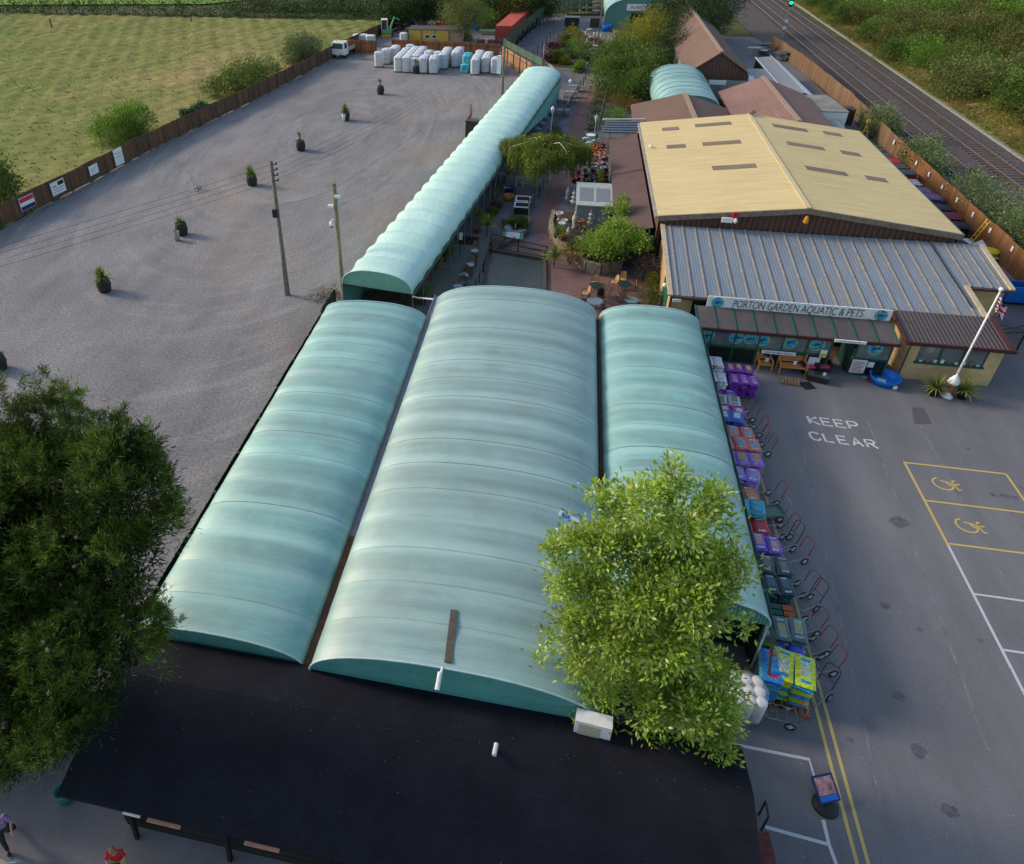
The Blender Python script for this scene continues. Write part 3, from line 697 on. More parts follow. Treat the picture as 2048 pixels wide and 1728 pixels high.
# ---------------- beige shed ----------------
m_beige = corr('beige_sheet', (.60, .475, .25), 'Y', .3, .85, .05, .25, None, .2, .07, .2)
m_rooflight = corr('aged_rooflight', (.21, .155, .115), 'Y', .15, .7, .2, .3)
m_bclad = corr('brown_box_cladding', (.115, .062, .048), 'X', .33, .6, .1, 1.0, None, .3, .45)
m_fascia = simple('grey_brown_fascia', (.20, .16, .13), .8, var=.3)
t = thing('warehouse', 'large shed with pale yellow sheet roof and brown gable behind the aquatics front', 'building', (15, 56, 0))
YF, YB, XA, XM, XB, ZE, ZR = 45.55, 65.95, 6.5, 15.15, 23.95, 4.08, 5.15
r = MB(); r.slab((XA, YF, ZE), (XM, YF, ZR), (XM, YB, ZR), (XA, YB, ZE), .07); r.slab((XM, YF, ZR), (XB, YF, ZE), (XB, YB, ZE), (XM, YB, ZR), .07); ro = r.build('roof', m_beige, t)
def zs(x): return ZE+(ZR-ZE)*(1-abs(x-XM)/(XB-XM if x > XM else XM-XA))
for cx_, cy_, w_ in [(1341, 258, 33), (1426, 249, 71), (1352, 293, 37), (1443, 286, 75), (1468, 334, 85), (1580, 256, 71), (1665, 268, 37), (1611, 292, 76), (1701, 307, 39), (1653, 342, 84), (1752, 358, 42)]:
    q = P(cx_, cy_, 4.6); 
    for _ in range(12): q = P(cx_, cy_, (zs(q[0])+q[2])/2)
    hw = (P(cx_+w_/2, cy_, q[2])[0]-q[0])*.98; k = 1 if q[0] < XM else -1; sl = (ZR-ZE)/(XM-XA)*k
    mb = MB(); mb.slab((q[0]-hw, q[1]-.42, q[2]-hw*sl+.02), (q[0]+hw, q[1]-.42, q[2]+hw*sl+.02), (q[0]+hw, q[1]+.42, q[2]+hw*sl+.02), (q[0]-hw, q[1]+.42, q[2]-hw*sl+.02), .015); o = mb.build('rooflight', m_rooflight, ro)
mb = MB(); mb.beam((XM, YF, ZR+.02), (XM, YB, ZR+.02), .3, .05); mb.build('ridge_cap', simple('beige_cap', (.58, .465, .27), .8), t)
mb = MB()
for a, b in (((XA-.02, ZE), (XM, ZR)), ((XM, ZR), (XB+.02, ZE))):
    mb.slab((a[0], YF-.12, a[1]+.0), (b[0], YF-.12, b[1]+.0), (b[0], YF-.003, b[1]), (a[0], YF-.003, a[1]), .34)
mb.build('fascia', m_fascia, t)
mb = MB(); y0 = YF+.12
mb.add([(XA+.1, y0, 0), (XB-.1, y0, 0), (XB-.1, y0, ZE-.08), (XM, y0, ZR-.08), (XA+.1, y0, ZE-.08)], [(0, 1, 2, 3, 4)]); mb.build('gable_wall', m_bclad, t)
m_sidew = corr('brown_side_cladding', (.115, .07, .055), 'Y', .33, .6, .1, .8)
mb = MB(); mb.box(XA+.1, XA+.18, y0, YB-.1, 0, ZE-.1).box(XB-.18, XB-.1, y0, YB-.1, 0, ZE-.1).box(XA+.18, XB-.18, YB-.2, YB-.12, 0, ZE-.1); each(mb, 'side_wall', m_sidew, t)
mb = MB(); mb.box(XA-.18, XA-.01, YF, YB, ZE-.2, ZE-.05); mb.build('gutter', simple('grey_gutter', (.3, .28, .27), .7, var=.3), t)
mb = MB(); mb.box(XB+.0, XB+.14, YF, YB, ZE-.2, ZE-.05); mb.build('gutter', m_green, t)
q = PY(1455, 437, 45.4); mb = MB(); mb.box(q[0]-.35, q[0]+.3, 45.2, 45.35, q[2]-.2, q[2]+.1); mb.build('floodlight', m_white, t)
q = PY(1465, 440, 45.3); mb = MB(); mb.lathe([(.05, .2), (.14, 0), (.05, -.15)], (q[0]+.15, 45.15, q[2]), 10); mb.build('alarm_lamp', m_pale, t)
q = PY(1470, 428, 45.4); mb = MB(); mb.obox((q[0], 45.25, q[2]), (.3, .15, .35)); mb.build('alarm_box', m_red, t)
q = PY(1611, 440, 45.4); mb = MB(); mb.lathe([(.06, .3), (.14, .12), (.17, -.1), (.1, -.18)], (q[0], 45.3, q[2]), 10); mb.build('orange_lamp', simple('orange_plastic', (.6, .27, .03), .5), t)
for i in range(3): # roof cowl by the ridge back
    pass
q = P(1499, 232, 5.2); t2 = thing('roof_cowl', 'rusty vent cowl on the far end of the yellow roof ridge', 'vent', q); mb = MB(); mb.lathe([(.12, -.1), (.12, .15), (.3, .2), (.32, .3), (.1, .42)], (XM+.15, 65.7, 5.12), 10); mb.build('cowl', m_fascia, t2)
q = P(1303, 294, 4.2); mb = MB(); mb.lathe([(.1, 0), (.1, .12), (.2, .16), (.05, .24)], (6.9, q[1], 4.14), 8); solo('roof_vent', mb, m_white, 'small white vent cap on the left edge of the yellow roof', 'vent')

# ---------------- ribbed blue-grey roof and shop front ----------------
t = thing('aquatics_shop', 'brick shop with ribbed blue grey roof, white name board and green glazed front', 'building', (13, 40, 0))
m_bsheet = corr('blue_grey_sheet', (.205, .24, .285), 'X', .15, .55, .06, .25, (.27, .235, .19), .4, .07, .16)
m_tan = simple('tan_fascia', (.48, .39, .26), .7, var=.2); m_seam = simple('dusty_seam', (.29, .25, .205), .8, var=.3)
zt, zb, yt, yb, yb2 = 3.5, 2.5, 45.45, 38.0, 41.0
def zr(y): return zb+(zt-zb)*(y-yb)/(yt-yb)
xl, xi, xr = 6.95, 22.75, 25.0
r = MB(); r.slab((xl, yb, zb), (xi, yb, zb), (xi, yt, zt), (xl, yt, zt), .06); r.slab((xi, yb2, zr(yb2)), (xr, yb2, zr(yb2)), (xr, yt, zt), (xi, yt, zt), .06); ro = r.build('roof', m_bsheet, t)
sm = MB(); n = 20
for i in range(n+1):
    x = xl+.35+(xi-.4-xl-.35)*i/n; sm.beam((x, yb-.02, zb+.03), (x, yt, zt+.03), .07, .05)
for i in range(4):
    x = xi+.3+i*.52; sm.beam((x, yb2-.02, zr(yb2)+.03), (x, yt, zt+.03), .07, .05)
sm.build('roof_seams', m_seam, t)
fs_ = MB(); fs_.beam((xl-.1, yb-.1, zb+.02), (xl-.1, yt, zt+.02), .26, .1).beam((xi+.06, yb-.1, zb+.02), (xi+.06, yb2, zr(yb2)+.02), .26, .1).beam((xr+.06, yb2-.1, zr(yb2)+.02), (xr+.06, yt, zt+.02), .26, .1); each(fs_, 'edge_trim', m_tan, t)
fs_ = MB(); fs_.box(xl-.2, xl+.0-.18, yb, yt, 2.2, 2.55); 
g = MB(); g.box(xl-.1, xi+.15, yb-.16, yb-.03, zb-.16, zb-.03).box(xi+.2, xr+.15, yb2-.16, yb2-.03, zr(yb2)-.16, zr(yb2)-.03); each(g, 'gutter', m_brown, t)
hb = MB(); hb.beam((xi-.4, yb+.9, zr(yb+.9)+.09), (xi-.55, yt-.1, zt+.1), .05); hb.build('roof_cable', m_iron, t)
wl = MB(); wl.box(xl+.1, xi, yb+.25, yb+.35, 0, 2.45).box(xi, xr-.15, yb2+.25, yb2+.35, 0, zr(yb2)-.05).box(xi-.1, xi-.0, yb+.35, yb2+.25, 0, 2.6); each(wl, 'brick_wall', m_kbrick, t)
wl = MB(); wl.box(xl, xl+.1, yb+.25, yt, 0, 2.48).box(xr-.15, xr-.05, yb2+.25, yt, 0, 2.8); each(wl, 'rendered_side_wall', simple('ochre_render', (.46, .30, .14), .85, var=.2), t)
gp = MB(); gp.box(xl-.04, xl-.003, 39.2, 41.2, .05, 2.05); gp.build('green_side_door', m_green, t)
wb = MB(); wb.box(xl-.02, xl+.02, yb+.2, yb+.36, 0, 2.3); wb.build('corner_post', m_brown, t)
q = PY(1383, 610, 38.15); mb = MB(); mb.box(q[0]+.3, q[0]+.85, 38.15, 38.2, 1.75, 2.2); mb.build('wall_vent', m_iron, t)
for (px, py, X) in ((1314, 473, 6.75), (1330, 570, 6.75)):
    q = PX(px, py, X); mb = MB(); mb.lathe([(.04, .12), (.13, .06), (.14, -.05), (.06, -.14)], q, 10); mb.build('camera_dome', m_white, t)
q = PY(1352, 594, 37.8); mb = MB(); mb.box(7.0, 7.45, 37.75, 37.85, 2.2, 2.36); mb.build('floodlight', m_white, t)
# signboard
sb = MB(); sb.box(8.65, 17.8, 36.96, 37.02, 2.44, 3.17); bd = sb.build('name_board', m_white, t)
sb = MB(); sb.box(8.67, 17.78, 37.03, 37.08, 2.42, 2.48).box(8.67, 17.78, 37.03, 37.08, 3.1, 3.16)
for x in (9, 11, 13, 15, 17.2): sb.beam((x, 37.05, 2.5), (x, 38.1, 2.4), .05)
sb.build('board_bracket', m_grey, t)
m_ink = simple('dark_lettering', (.03, .032, .04), .6)
textmesh('lettering', 'PORTON GARDEN AQUATIC & PETS', .66, m_ink, t, (13.2, 36.945, 2.82), (1, 0, .005), (0, 0, 1), extr=.004, sx=.60, shear=.12, bold=-.007)
def emblem(name, c, xd, yd, r, parent, off=.012, rim=(.55, .35, .15), col=(.04, .38, .62)):
    xd = Vector(xd).normalized(); yd = Vector(yd).normalized(); nn = xd.cross(yd); c = Vector(c)
    mr = simple('emblem_rim'+str(rim), rim, .5, var=.5, sc=9); mbb = newmat('emblem_face') if 'emblem_face' not in _mc else _mc['emblem_face']
    if 'emblem_face' not in _mc:
        _mc['emblem_face'] = mbb; f = noise(mbb, pos(mbb), 4.5, 3, .5, 1.5)
        setp(mbb, ramp(mbb, f, [(.36, (.01, .08, .30)), (.45, (.02, .33, .55)), (.53, (.08, .55, .62)), (.6, (.03, .30, .12)), (.68, (.75, .30, .04))]), .4, .4)
    mb = MB()
    def disc(rr, o, mi, n=28, e=1):
        mb.cur = mi; mb.add([tuple(c+xd*(rr*math.cos(2*math.pi*i/n))+yd*(rr*e*math.sin(2*math.pi*i/n))+nn*o) for i in range(n)], [tuple(range(n))])
    disc(r*1.08, off, 0); disc(r, off+.004, 1)
    mb.cur = 2   # leaping fish mark
    fish = [(-.75, -.1), (-.3, .32), (.25, .35), (.62, .1), (.85, .32), (.8, -.15), (.5, -.02), (.1, -.3), (-.35, -.38)]
    mb.add([tuple(c+xd*(x*r*.75)+yd*(y*r*.75)+nn*(off+.008)) for x, y in fish], [tuple(range(len(fish)))])
    mb.cur = 3; wv = [(-.5, -.55), (0, -.42), (.5, -.58), (.35, -.75), (0, -.66), (-.35, -.78)]
    mb.add([tuple(c+xd*(x*r)+yd*(y*r)+nn*(off+.007)) for x, y in wv], [tuple(range(len(wv)))])
    return mb.build(name, [mr, mbb, simple('emblem_blue', (.01, .09, .35), .4), simple('emblem_green', (.05, .3, .1), .4)], parent)
emblem('emblem', (9.18, 36.955, 2.82), (1, 0, 0), (0, 0, 1), .30, t, rim=(.5, .45, .3)); emblem('emblem', (17.3, 36.955, 2.84), (1, 0, 0), (0, 0, 1), .30, t, rim=(.5, .45, .3))
# canopy
m_can = mat('smoked_canopy_sheet', (.10, .085, .085), .5, .4, .2, .5, dirt=(.17, .14, .12), stretch=(1, .3, 1))
cx0, cx1 = 8.05, 17.8
c_ = MB(); c_.slab((cx0, 35.2, 2.24), (cx1, 35.2, 2.24), (cx1, 36.93, 2.55), (cx0, 36.93, 2.55), .02); cn = c_.build('canopy', m_can, t)
gb = MB()
for i in range(11): x = cx0+(cx1-cx0)*i/10; gb.beam((x, 35.16, 2.26), (x, 36.93, 2.57), .06, .05)
each(gb, 'glazing_bar', m_green, t)
fb = MB(); fb.box(cx0-.05, cx1+.05, 35.1, 35.19, 2.08, 2.24); fb.build('canopy_fascia', simple('maroon_fascia', (.06, .02, .022), .6), t)
# glazed screen
wx = [8.9, 10.1, 11.3, 12.5, 13.7, 14.85]
fr = MB()
for x in wx+[cx0+.1, 16.1, 17.7]: fr.box(x-.04, x+.04, 35.36, 35.44, 0, 2.1)
fr.box(cx0+.1, 14.85, 35.37, 35.43, .98, 1.12).box(cx0+.1, 14.85, 35.37, 35.43, 2.0, 2.1).box(16.1, 17.7, 35.37, 35.43, 1.0, 1.1).box(cx0+.1, 14.85, 35.37, 35.43, .02, .12).box(16.1, 17.7, 35.37, 35.43, .02, .12)
fr.build('window_frame', m_green, t)
m_pane = mat('reflection_tinted_window', (.15, .175, .18), .15, .6, .3, 1.2)  # pane colour lightened to paint in reflected brightness
pn = MB(); pn.box(cx0+.14, 14.81, 35.39, 35.405, 1.12, 2.0).box(16.14, 17.66, 35.39, 35.405, 1.1, 2.0); each(pn, 'window_pane', m_pane, t)
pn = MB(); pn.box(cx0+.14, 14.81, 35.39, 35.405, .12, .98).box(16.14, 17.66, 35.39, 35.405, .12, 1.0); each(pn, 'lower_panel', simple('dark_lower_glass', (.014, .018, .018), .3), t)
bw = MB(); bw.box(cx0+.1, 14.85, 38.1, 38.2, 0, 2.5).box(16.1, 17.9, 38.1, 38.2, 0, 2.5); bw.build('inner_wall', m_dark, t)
for px, py in ((1415, 671), (1473, 676), (1526, 680), (1580, 685), (1635, 690), (1751, 698)):
    q = PY(px, py, 35.36); emblem('round_emblem', (q[0], 35.385, q[2]), (1, 0, 0), (0, 0, 1), .36, t)
q = PY(1501, 678, 35.33); emblem('round_emblem', (q[0], 35.37, q[2]), (1, 0, 0), (0, 0, 1), .33, t, rim=(.75, .3, .05), off=.02)
mp_ = simple('violet_window_lettering', (.02, .03, .30), .5)
for x, tx in ((8.75, 'PONDS'), (10.4, 'MARINE'), (11.7, 'MARINES'), (13.0, 'TROPICAL'), (14.2, 'REPTILES'), (16.9, 'PETS')): pass
for x, tx in ((11.35, 'MARINES'), (12.75, 'RABBITS'), (14.05, 'PONDS'), (16.95, 'PONDS'), (9.75, 'AQUATICS')):
    textmesh('window_lettering', tx, .22, mp_, t, (x, 35.375, 1.93), (1, 0, 0), (0, 0, 1), bold=.008)
sg = MB(); sg.box(11.55, 13.25, 35.28, 35.32, .88, 1.08); sg.build('section_sign', m_white, t)
textmesh('lettering', 'Visit Our Plant Section', .15, m_ink, t, (12.4, 35.275, .98), (1, 0, 0), (0, 0, 1))
sg = MB(); sg.box(14.75, 16.25, 35.02, 35.08, 2.13, 2.28); sg.build('entrance_sign', m_white, t)
textmesh('lettering', 'ENTRANCE', .11, m_ink, t, (15.5, 35.015, 2.205), (1, 0, 0), (0, 0, 1), spacing=1.9)
sg = MB(); sg.box(14.4, 14.72, 35.3, 35.33, .95, 1.4); nb_ = sg.build('warning_notice', m_white, t); sg = MB(); sg.box(14.43, 14.69, 35.29, 35.3, .98, 1.2); sg.build('yellow_band', simple('notice_yellow', (.6, .45, .03), .5), nb_)
for a in ((13.95, 14.5, .35, .92), (16.05, 16.75, .2, 1.02), (16.8, 17.1, .62, .95)):
    sg = MB(); sg.box(a[0], a[1], 35.28, 35.3, a[2], a[3]); sg.build('paper_notice', m_pale, t)
lt = MB()
for i in range(8): lt.box(16.12, 16.68-.05*(i % 3), 35.27, 35.279, .28+i*.085, .31+i*.085)
lt.build('printed_lines', simple('reddish_ink', (.3, .1, .1), .6), t)
dr = MB(); dr.box(14.95, 15.35, 35.9, 36.3, 0, 1.0).box(14.9, 15.4, 35.85, 36.35, 1.0, 1.05); each(dr, 'counter', m_wood, t)
dr = MB(); dr.obox((16.0, 36.3, 1.0), (.05, 1.5, 2.0)); dr.build('entryway', m_netgreen, t)  # dark panel stands in for the shade inside the open entrance
# kiosk
t = thing('brick_kiosk', 'buff brick kiosk with maroon ribbed roof and green framed window', 'building', (20.5, 36.5, 0))
wl = MB(); wl.box(18.5, 18.72, 35.5, 38.2, 0, 2.32); wl.box(22.55, 22.77, 35.5, 38.2, 0, 2.32); each(wl, 'side_wall', m_kbrick_s, t)
wx0, wx1, wz0, wz1 = 18.98, 22.12, 1.08, 2.12
wl = MB(); wl.box(18.72, wx0, 35.502, 35.7, 0, 2.3).box(wx1, 22.55, 35.502, 35.7, 0, 2.3).box(wx0, wx1, 35.502, 35.7, 0, wz0).box(wx0, wx1, 35.502, 35.7, wz1, 2.3); wl.build('front_wall', m_kbrick, t)
wf = MB()
for x in (wx0, (wx0*2+wx1)/3, (wx0+2*wx1)/3, wx1): wf.box(x-.04, x+.04, 35.52, 35.6, wz0, wz1)
wf.box(wx0-.04, wx1+.04, 35.44, 35.6, wz0-.06, wz0+.05).box(wx0-.04, wx1+.04, 35.52, 35.6, wz1-.06, wz1+.02); wn_ = wf.build('window', m_green, t)
pn = MB(); pn.box(wx0, wx1, 35.56, 35.57, wz0, wz1); pn.build('pane', m_pane, wn_)
st = MB()
for i in range(9): x = wx0+.2+i*.33; st.cur = i % 3; st.box(x, x+.14, 35.5-.0, 35.54, wz0+.05, wz0+.12+.05*(i % 4))
st.build('window_display', [m_white, m_terra, m_pale], t)
m_mroof = corr('maroon_ribbed_sheet', (.09, .058, .06), 'X', .2, .5, .08, 1.0, None, .4, .4)
rf = MB(); rf.slab((18.15, 35.2, 2.42), (22.75, 35.2, 2.42), (22.75, 37.85, 2.75), (18.15, 37.85, 2.75), .06); rf.build('roof', m_mroof, t)
rf = MB(); rf.box(18.1, 23.0, 35.08, 35.19, 2.28, 2.47).beam((22.86, 35.2, 2.46), (22.86, 37.8, 2.79), .24, .06).beam((18.1, 35.2, 2.4), (18.1, 37.8, 2.72), .1, .2); each(rf, 'verge_trim', simple('maroon_fascia', (.06, .02, .022), .6), t)
dp = MB(); dp.tube([(18.48, 35.44, 2.3), (18.48, 35.44, 0)], .035); dp.build('downpipe', m_brown, t)
# lean-to left of the shed
t = thing('lean_to_building', 'brown felted lean-to running down the left side of the yellow roofed shed', 'building', (5.5, 55, 0))
m_felt = corr('brown_felt', (.125, .082, .078), 'Y', .12, .85, .1, .4, None, .2, .1)
rf = MB(); rf.slab((4.1, 46.1, 2.35), (6.42, 46.1, 3.0), (6.42, 66.2, 3.0), (4.1, 66.2, 2.35), .08); rf.build('roof', m_felt, t)
wl = MB(); wl.box(4.25, 6.4, 46.3, 46.4, 0, 2.3).box(4.25, 4.35, 46.4, 66, 0, 2.25); wl.build('wall', m_wood_dark, t)
gt = MB(); gt.box(4.05, 6.5, 45.98, 46.09, 2.28, 2.42); gt.build('front_gutter', m_pale, t)
hs = MB(); hs.tube([(4.15, 57.3, 2.41), (5.0, 57.1, 2.63), (5.8, 57.15, 2.87), (6.4, 57.0, 3.03)], .02, 4); hs.build('cable', m_iron, t)

def gable(name, label, x0, x1, y0, y1, ze, zr_, xr_, m_roof, m_wall, ridge_m, ov=.2, lowwall=None):
    t = thing(name, label, 'building', ((x0+x1)/2, y0, 0)); r = MB()
    r.slab((x0, y0, ze), (xr_, y0, zr_), (xr_, y1, zr_), (x0, y1, ze), .1); r.slab((xr_, y0, zr_), (x1, y0, ze), (x1, y1, ze), (xr_, y1, zr_), .1); r.build('roof', m_roof, t)
    mb = MB()
    for y in (y0+ov, y1-ov): mb.add([(x0+ov, y, ze-.7), (x1-ov, y, ze-.7), (x1-ov, y, ze-.15), (xr_, y, zr_-.12), (x0+ov, y, ze-.15)], [(0, 1, 2, 3, 4)])
    each(mb, 'gable_end', m_wall, t)
    mb = MB(); mb.box(x0+ov, x1-ov, y0+ov+.05, y0+ov+.13, 0, ze-.3).box(x0+ov, x0+ov+.08, y0+ov+.13, y1-ov, 0, ze-.1).box(x1-ov-.08, x1-ov, y0+ov+.13, y1-ov, 0, ze-.1); each(mb, 'wall', lowwall or m_wall, t)
    mb = MB(); mb.beam((xr_, y0-.02, zr_+.04), (xr_, y1, zr_+.04), .42, .06); mb.build('ridge_cap', ridge_m, t); return t
m_br1 = corr('brown_roof_sheet', (.175, .11, .085), 'Y', .15, .8, .1, .5, None, .25, .12)
m_br2 = corr('rusty_brown_sheet', (.24, .135, .115), 'X', .2, .75, .12, .5, (.17, .14, .10), .25, .2, .25)
m_cap = simple('tan_ridge', (.33, .23, .18), .8)
gable('gabled_outbuilding', 'brown roofed outbuilding directly behind the yellow roof, left of the reddish one', 6.3, 15.2, 66.2, 75.6, 3.0, 4.3, 11.15, m_br1, m_bclad, m_cap)
gable('gabled_outbuilding', 'reddish mossy roofed outbuilding behind the yellow roof, nearest the white containers', 15.3, 23.6, 66.3, 81.8, 3.0, 4.6, 19.3, m_br2, m_bclad, m_cap)
m_ggw = simple('grey_green_boards', (.20, .26, .23), .8, sc=2)
tb = gable('barn', 'long steep brown roofed barn beyond the outbuildings beside the trees', 12.8, 19.6, 88.2, 128, 3.3, 5.6, 16.05, m_br1, m_bclad, m_cap, lowwall=m_ggw)
mb = MB(); mb.box(12.9, 20.3, 87.95, 88.1, 0, 2.7); mb.build('grey_green_front', m_ggw, tb)
mb = MB(); mb.box(15.05, 16.6, 87.85, 87.94, .1, 2.15); mb.build('double_door', simple('sage_door', (.16, .21, .19), .7), tb)
mb = MB(); mb.box(15.3, 17.1, 87.85, 87.9, 2.25, 2.75); sgn = mb.build('sign', m_white, tb)
mb = MB(); mb.box(13.3, 14.9, 87.85, 87.9, 1.7, 2.5); mb.build('sign', m_white, tb); mb = MB(); mb.box(14.3, 14.8, 87.82, 87.85, 1.8, 2.4); mb.build('black_mark', m_black, tb)
mb = MB(); mb.box(17.5, 18.9, 87.85, 87.9, 1.15, 2.1); mb.build('lime_sign', simple('lime_sign', (.42, .55, .03), .5), tb)
mb = MB(); mb.box(17.55, 18.85, 87.83, 87.85, 1.85, 2.05); mb.build('black_band', m_black, tb)
# junk bundle on the outbuilding roof edge
t = thing('roof_lights_stack', 'dark sheets and pale rails stacked on the lean-to roof corner', 'roof sheets', (5, 66.8, 2.9))
mb = MB()
for i in range(5): mb.obox((5.2+.1*i, 66.6+i*.55, 3.0+.06*i), (3.6, .45, .1), R(4+i))
mb.build('sheet', simple('slate_blue_sheet', (.09, .11, .15), .6), t)
mb = MB(); mb.obox((5.4, 69.3, 3.35), (3.8, .12, .1), R(9)).obox((5.7, 69.9, 3.2), (4.4, .1, .08), R(8)); mb.build('rail', m_pale, t)
# small polytunnel behind
t = thing('small_polytunnel', 'short ribbed green polytunnel between the conifers and brown roofs', 'polytunnel', (12, 76, 0))
arch_roof(8.9, 14.95, 75.9, 89.0, 1.9, 2.1, 1.9, m_gh, t, .8, .10)
end_wall(8.9, 14.95, 75.95, 1.9, 2.05, m_ghend, t, .8, 0.0)
for i in range(8): arch_tube(8.9, 14.95, 75.9+i*1.87, 1.9, 2.14, .04, m_trim, t, .8)
mb = MB(); mb.beam((15.05, 75.9, 1.9), (15.05, 89, 1.9), .15, .3); mb.build('eave_board', m_tan, t)
# PLANTS tunnel far away
t = thing('plant_house', 'green arched tunnel with a white PLANTS sign over its open door', 'polytunnel', (10, 131, 0))
q0 = P(1212, 22, 2.6); q1 = P(1360, 18, 2.6); yA = 132.5
arch_roof(4.9, 17.5, yA, 152, 1.9, 2.9, 2, m_gh, t, .8, .06)
end_wall(4.9, 17.5, yA+.1, 1.9, 2.85, m_ghend2, t, .8, .0)
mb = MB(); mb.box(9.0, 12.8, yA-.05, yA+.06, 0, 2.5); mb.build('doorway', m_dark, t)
mb = MB(); mb.box(8.2, 11.9, yA-.3, yA-.2, 2.9, 3.9); mb.build('sign', m_white, t)
textmesh('lettering', 'PLANTS', .62, m_ink, t, (10.05, yA-.31, 3.4), (1, 0, 0), (0, 0, 1), spacing=1.15)
arch_tube(4.9, 17.5, yA-.02, 1.9, 2.95, .06, m_trim, t, .8, 'edge_trim')
# containers, tent, grey sheds along the right fence
t = thing('storage_container', 'white site cabin with flat grey roof beside the railway fence', 'storage container', (25, 80, 0))
a = P(1590, 190, 2.7)
mb = MB(); mb.obox((25.1, 80.0, 1.3), (2.5, 6.0, 2.6), R(4)); mb.build('body', m_white, t)
mb = MB(); mb.obox((25.1, 80.0, 2.64), (2.6, 6.1, .08), R(4)); mb.build('roof', simple('dirty_grey_roof', (.24, .23, .21), .85, var=.3, sc=.6), t)
mb = MB(); mb.obox((24.7, 76.93, 1.6), (.3, .06, .3), R(4)); mb.build('vent', m_black, t)
mb = MB()
for i in range(7): mb.obox((25.4+i*.15, 76.8, 1.1), (.03, .03, 2.0), R(4)); mb.obox((25.9, 76.8, .3+i*.28), (1.0, .03, .03), R(4))
mb.build('trellis', m_pale, t)
t = thing('storage_container', 'pale container with grey lid standing against the barn end', 'storage container', (21, 91, 0))
mb = MB(); mb.obox((20.9, 90.6, 1.25), (2.6, 8.0, 2.5), R(0)); mb.build('body', m_white, t); mb = MB(); mb.obox((21.4, 90.6, 2.55), (1.8, 8.05, .08), R(0)); mb.build('roof', m_grey, t)
t = thing('covered_shelter', 'long grey topped shelter with a white sheet side beside the railway fence', 'shelter', (24, 92, 0))
mb = MB(); mb.slab((22.4, 83.6, 2.5), (24.2, 83.6, 2.7), (24.2, 101, 2.7), (22.4, 101, 2.5), .05); mb.build('grey_roof', m_grey, t)
mb = MB(); mb.slab((24.25, 83.6, 2.7), (25.6, 83.6, 2.0), (25.3, 102, 2.0), (24.25, 102, 2.7), .04); mb.build('white_sheet', m_white, t)
mb = MB()
for i in range(34): mb.box(22.4, 22.46, 83.7+i*.5, 83.95+i*.5, 0, 2.45)
mb.build('slatted_side', m_iron, t)
mb = MB(); mb.box(22.5, 25.4, 101, 101.1, 0, 2.0).box(25.3, 25.4, 83.7, 101, 0, 2.0); mb.build('wall', m_grey, t)
mb = MB(); mb.beam((22.4, 83.5, 2.56), (22.4, 101, 2.56), .12, .1); mb.build('pale_edge', m_pale, t)
t = thing('tin_shed', 'small blue grey flat roofed store in front of the white site cabin', 'shed', (23.9, 74.5, 0))
mb = MB(); mb.obox((24.2, 74.6, 1.05), (2.2, 2.4, 2.1), R(4)); mb.build('body', m_grey, t); mb = MB(); mb.obox((24.2, 74.6, 2.13), (2.35, 2.55, .06), R(4)); mb.build('roof', simple('blue_grey_lid', (.22, .27, .29), .6), t)
# ---------------- fences ----------------
def board_fence(name, label, pts, h, m, bw=.11, post_m=None, lean=0, seg=2.4, group=None):
    t = thing(name, label, 'fence', (pts[0][0], pts[0][1], 0), group=group)
    bd = MB(); ps = MB(); rl = MB(); acc = 0
    for (a, b) in zip(pts[:-1], pts[1:]):
        a = np.array(a, float); b = np.array(b, float); L_ = np.linalg.norm(b-a); d = (b-a)/L_; an = math.atan2(d[1], d[0]); nn = np.array([-d[1], d[0]])
        k = int(L_/bw)
        for i in range(k):
            p = a+d*(i+.5)*L_/k; s = (acc+i*bw)//seg; hh = h+.04*math.sin(s*2.3)+rnd.uniform(-.015, .015)
            q = p+nn*.012*(i % 2); bd.obox((q[0], q[1], hh/2+.03), (bw*.97, .018, hh-.06), an)
        for i in range(int(L_/seg)+1):
            p = a+d*min(L_, i*seg); ps.obox((p[0]-nn[0]*.06, p[1]-nn[1]*.06, h/2), (.1, .1, h+.06), an)
        for z in (.4, h-.4): rl.beam((*(a-nn*.04), z), (*(b-nn*.04), z), .04, .08)
        acc += L_
    bd.build('boards', m, t); each(ps, 'post', post_m or m_wood_dark, t); rl.build('rails', post_m or m_wood_dark, t); return t
board_fence('boundary_fence', 'long curving brown board fence between the gravel car park and the field', fence_pts[1:9]+[(-34.0, 104.5)], 1.75, m_fence)
board_fence('boundary_fence', 'brown board fence behind the parked truck and excavator', [(-34.0, 104.7), (-33.5, 108.5), (-30.5, 126), (-28, 140)], 1.75, m_fence)
board_fence('yard_fence', 'short orange fence panel beside the truck', [(-32.9, 110.2), (-28.0, 109.6)], 1.9, m_fence_o)
board_fence('yard_fence', 'orange fence panels behind the white bag pallets', [(-26.2, 112.0), (-10.0, 110.3)], 1.7, m_fence_o)
board_fence('yard_fence', 'pale new board fence running from the pallets to the long tunnel', [(-9.4, 107.3), (-4.7, 97.2), (-3.9, 93.5)], 2.0, wood_boards('pale_new_boards', (.52, .29, .16)))
board_fence('railway_fence', 'tall orange brown board fence along the railway', [(29.45, 36), (29.45, 55), (29.5, 72)], 1.9, m_fence_r)
board_fence('railway_fence', 'weathered far length of board fence along the railway', [(29.5, 72.1), (29.9, 88), (29.4, 105), (28.2, 119.5)], 1.9, wood_boards('weathered_fence_boards', (.29, .175, .10), grey=(.16, .17, .08)))
board_fence('side_fence', 'dark board fence along the left edge of the greenhouses', [(-12.55, 12), (-12.5, 33.5)], 1.9, wood_boards('dark_green_boards', (.028, .05, .045)))
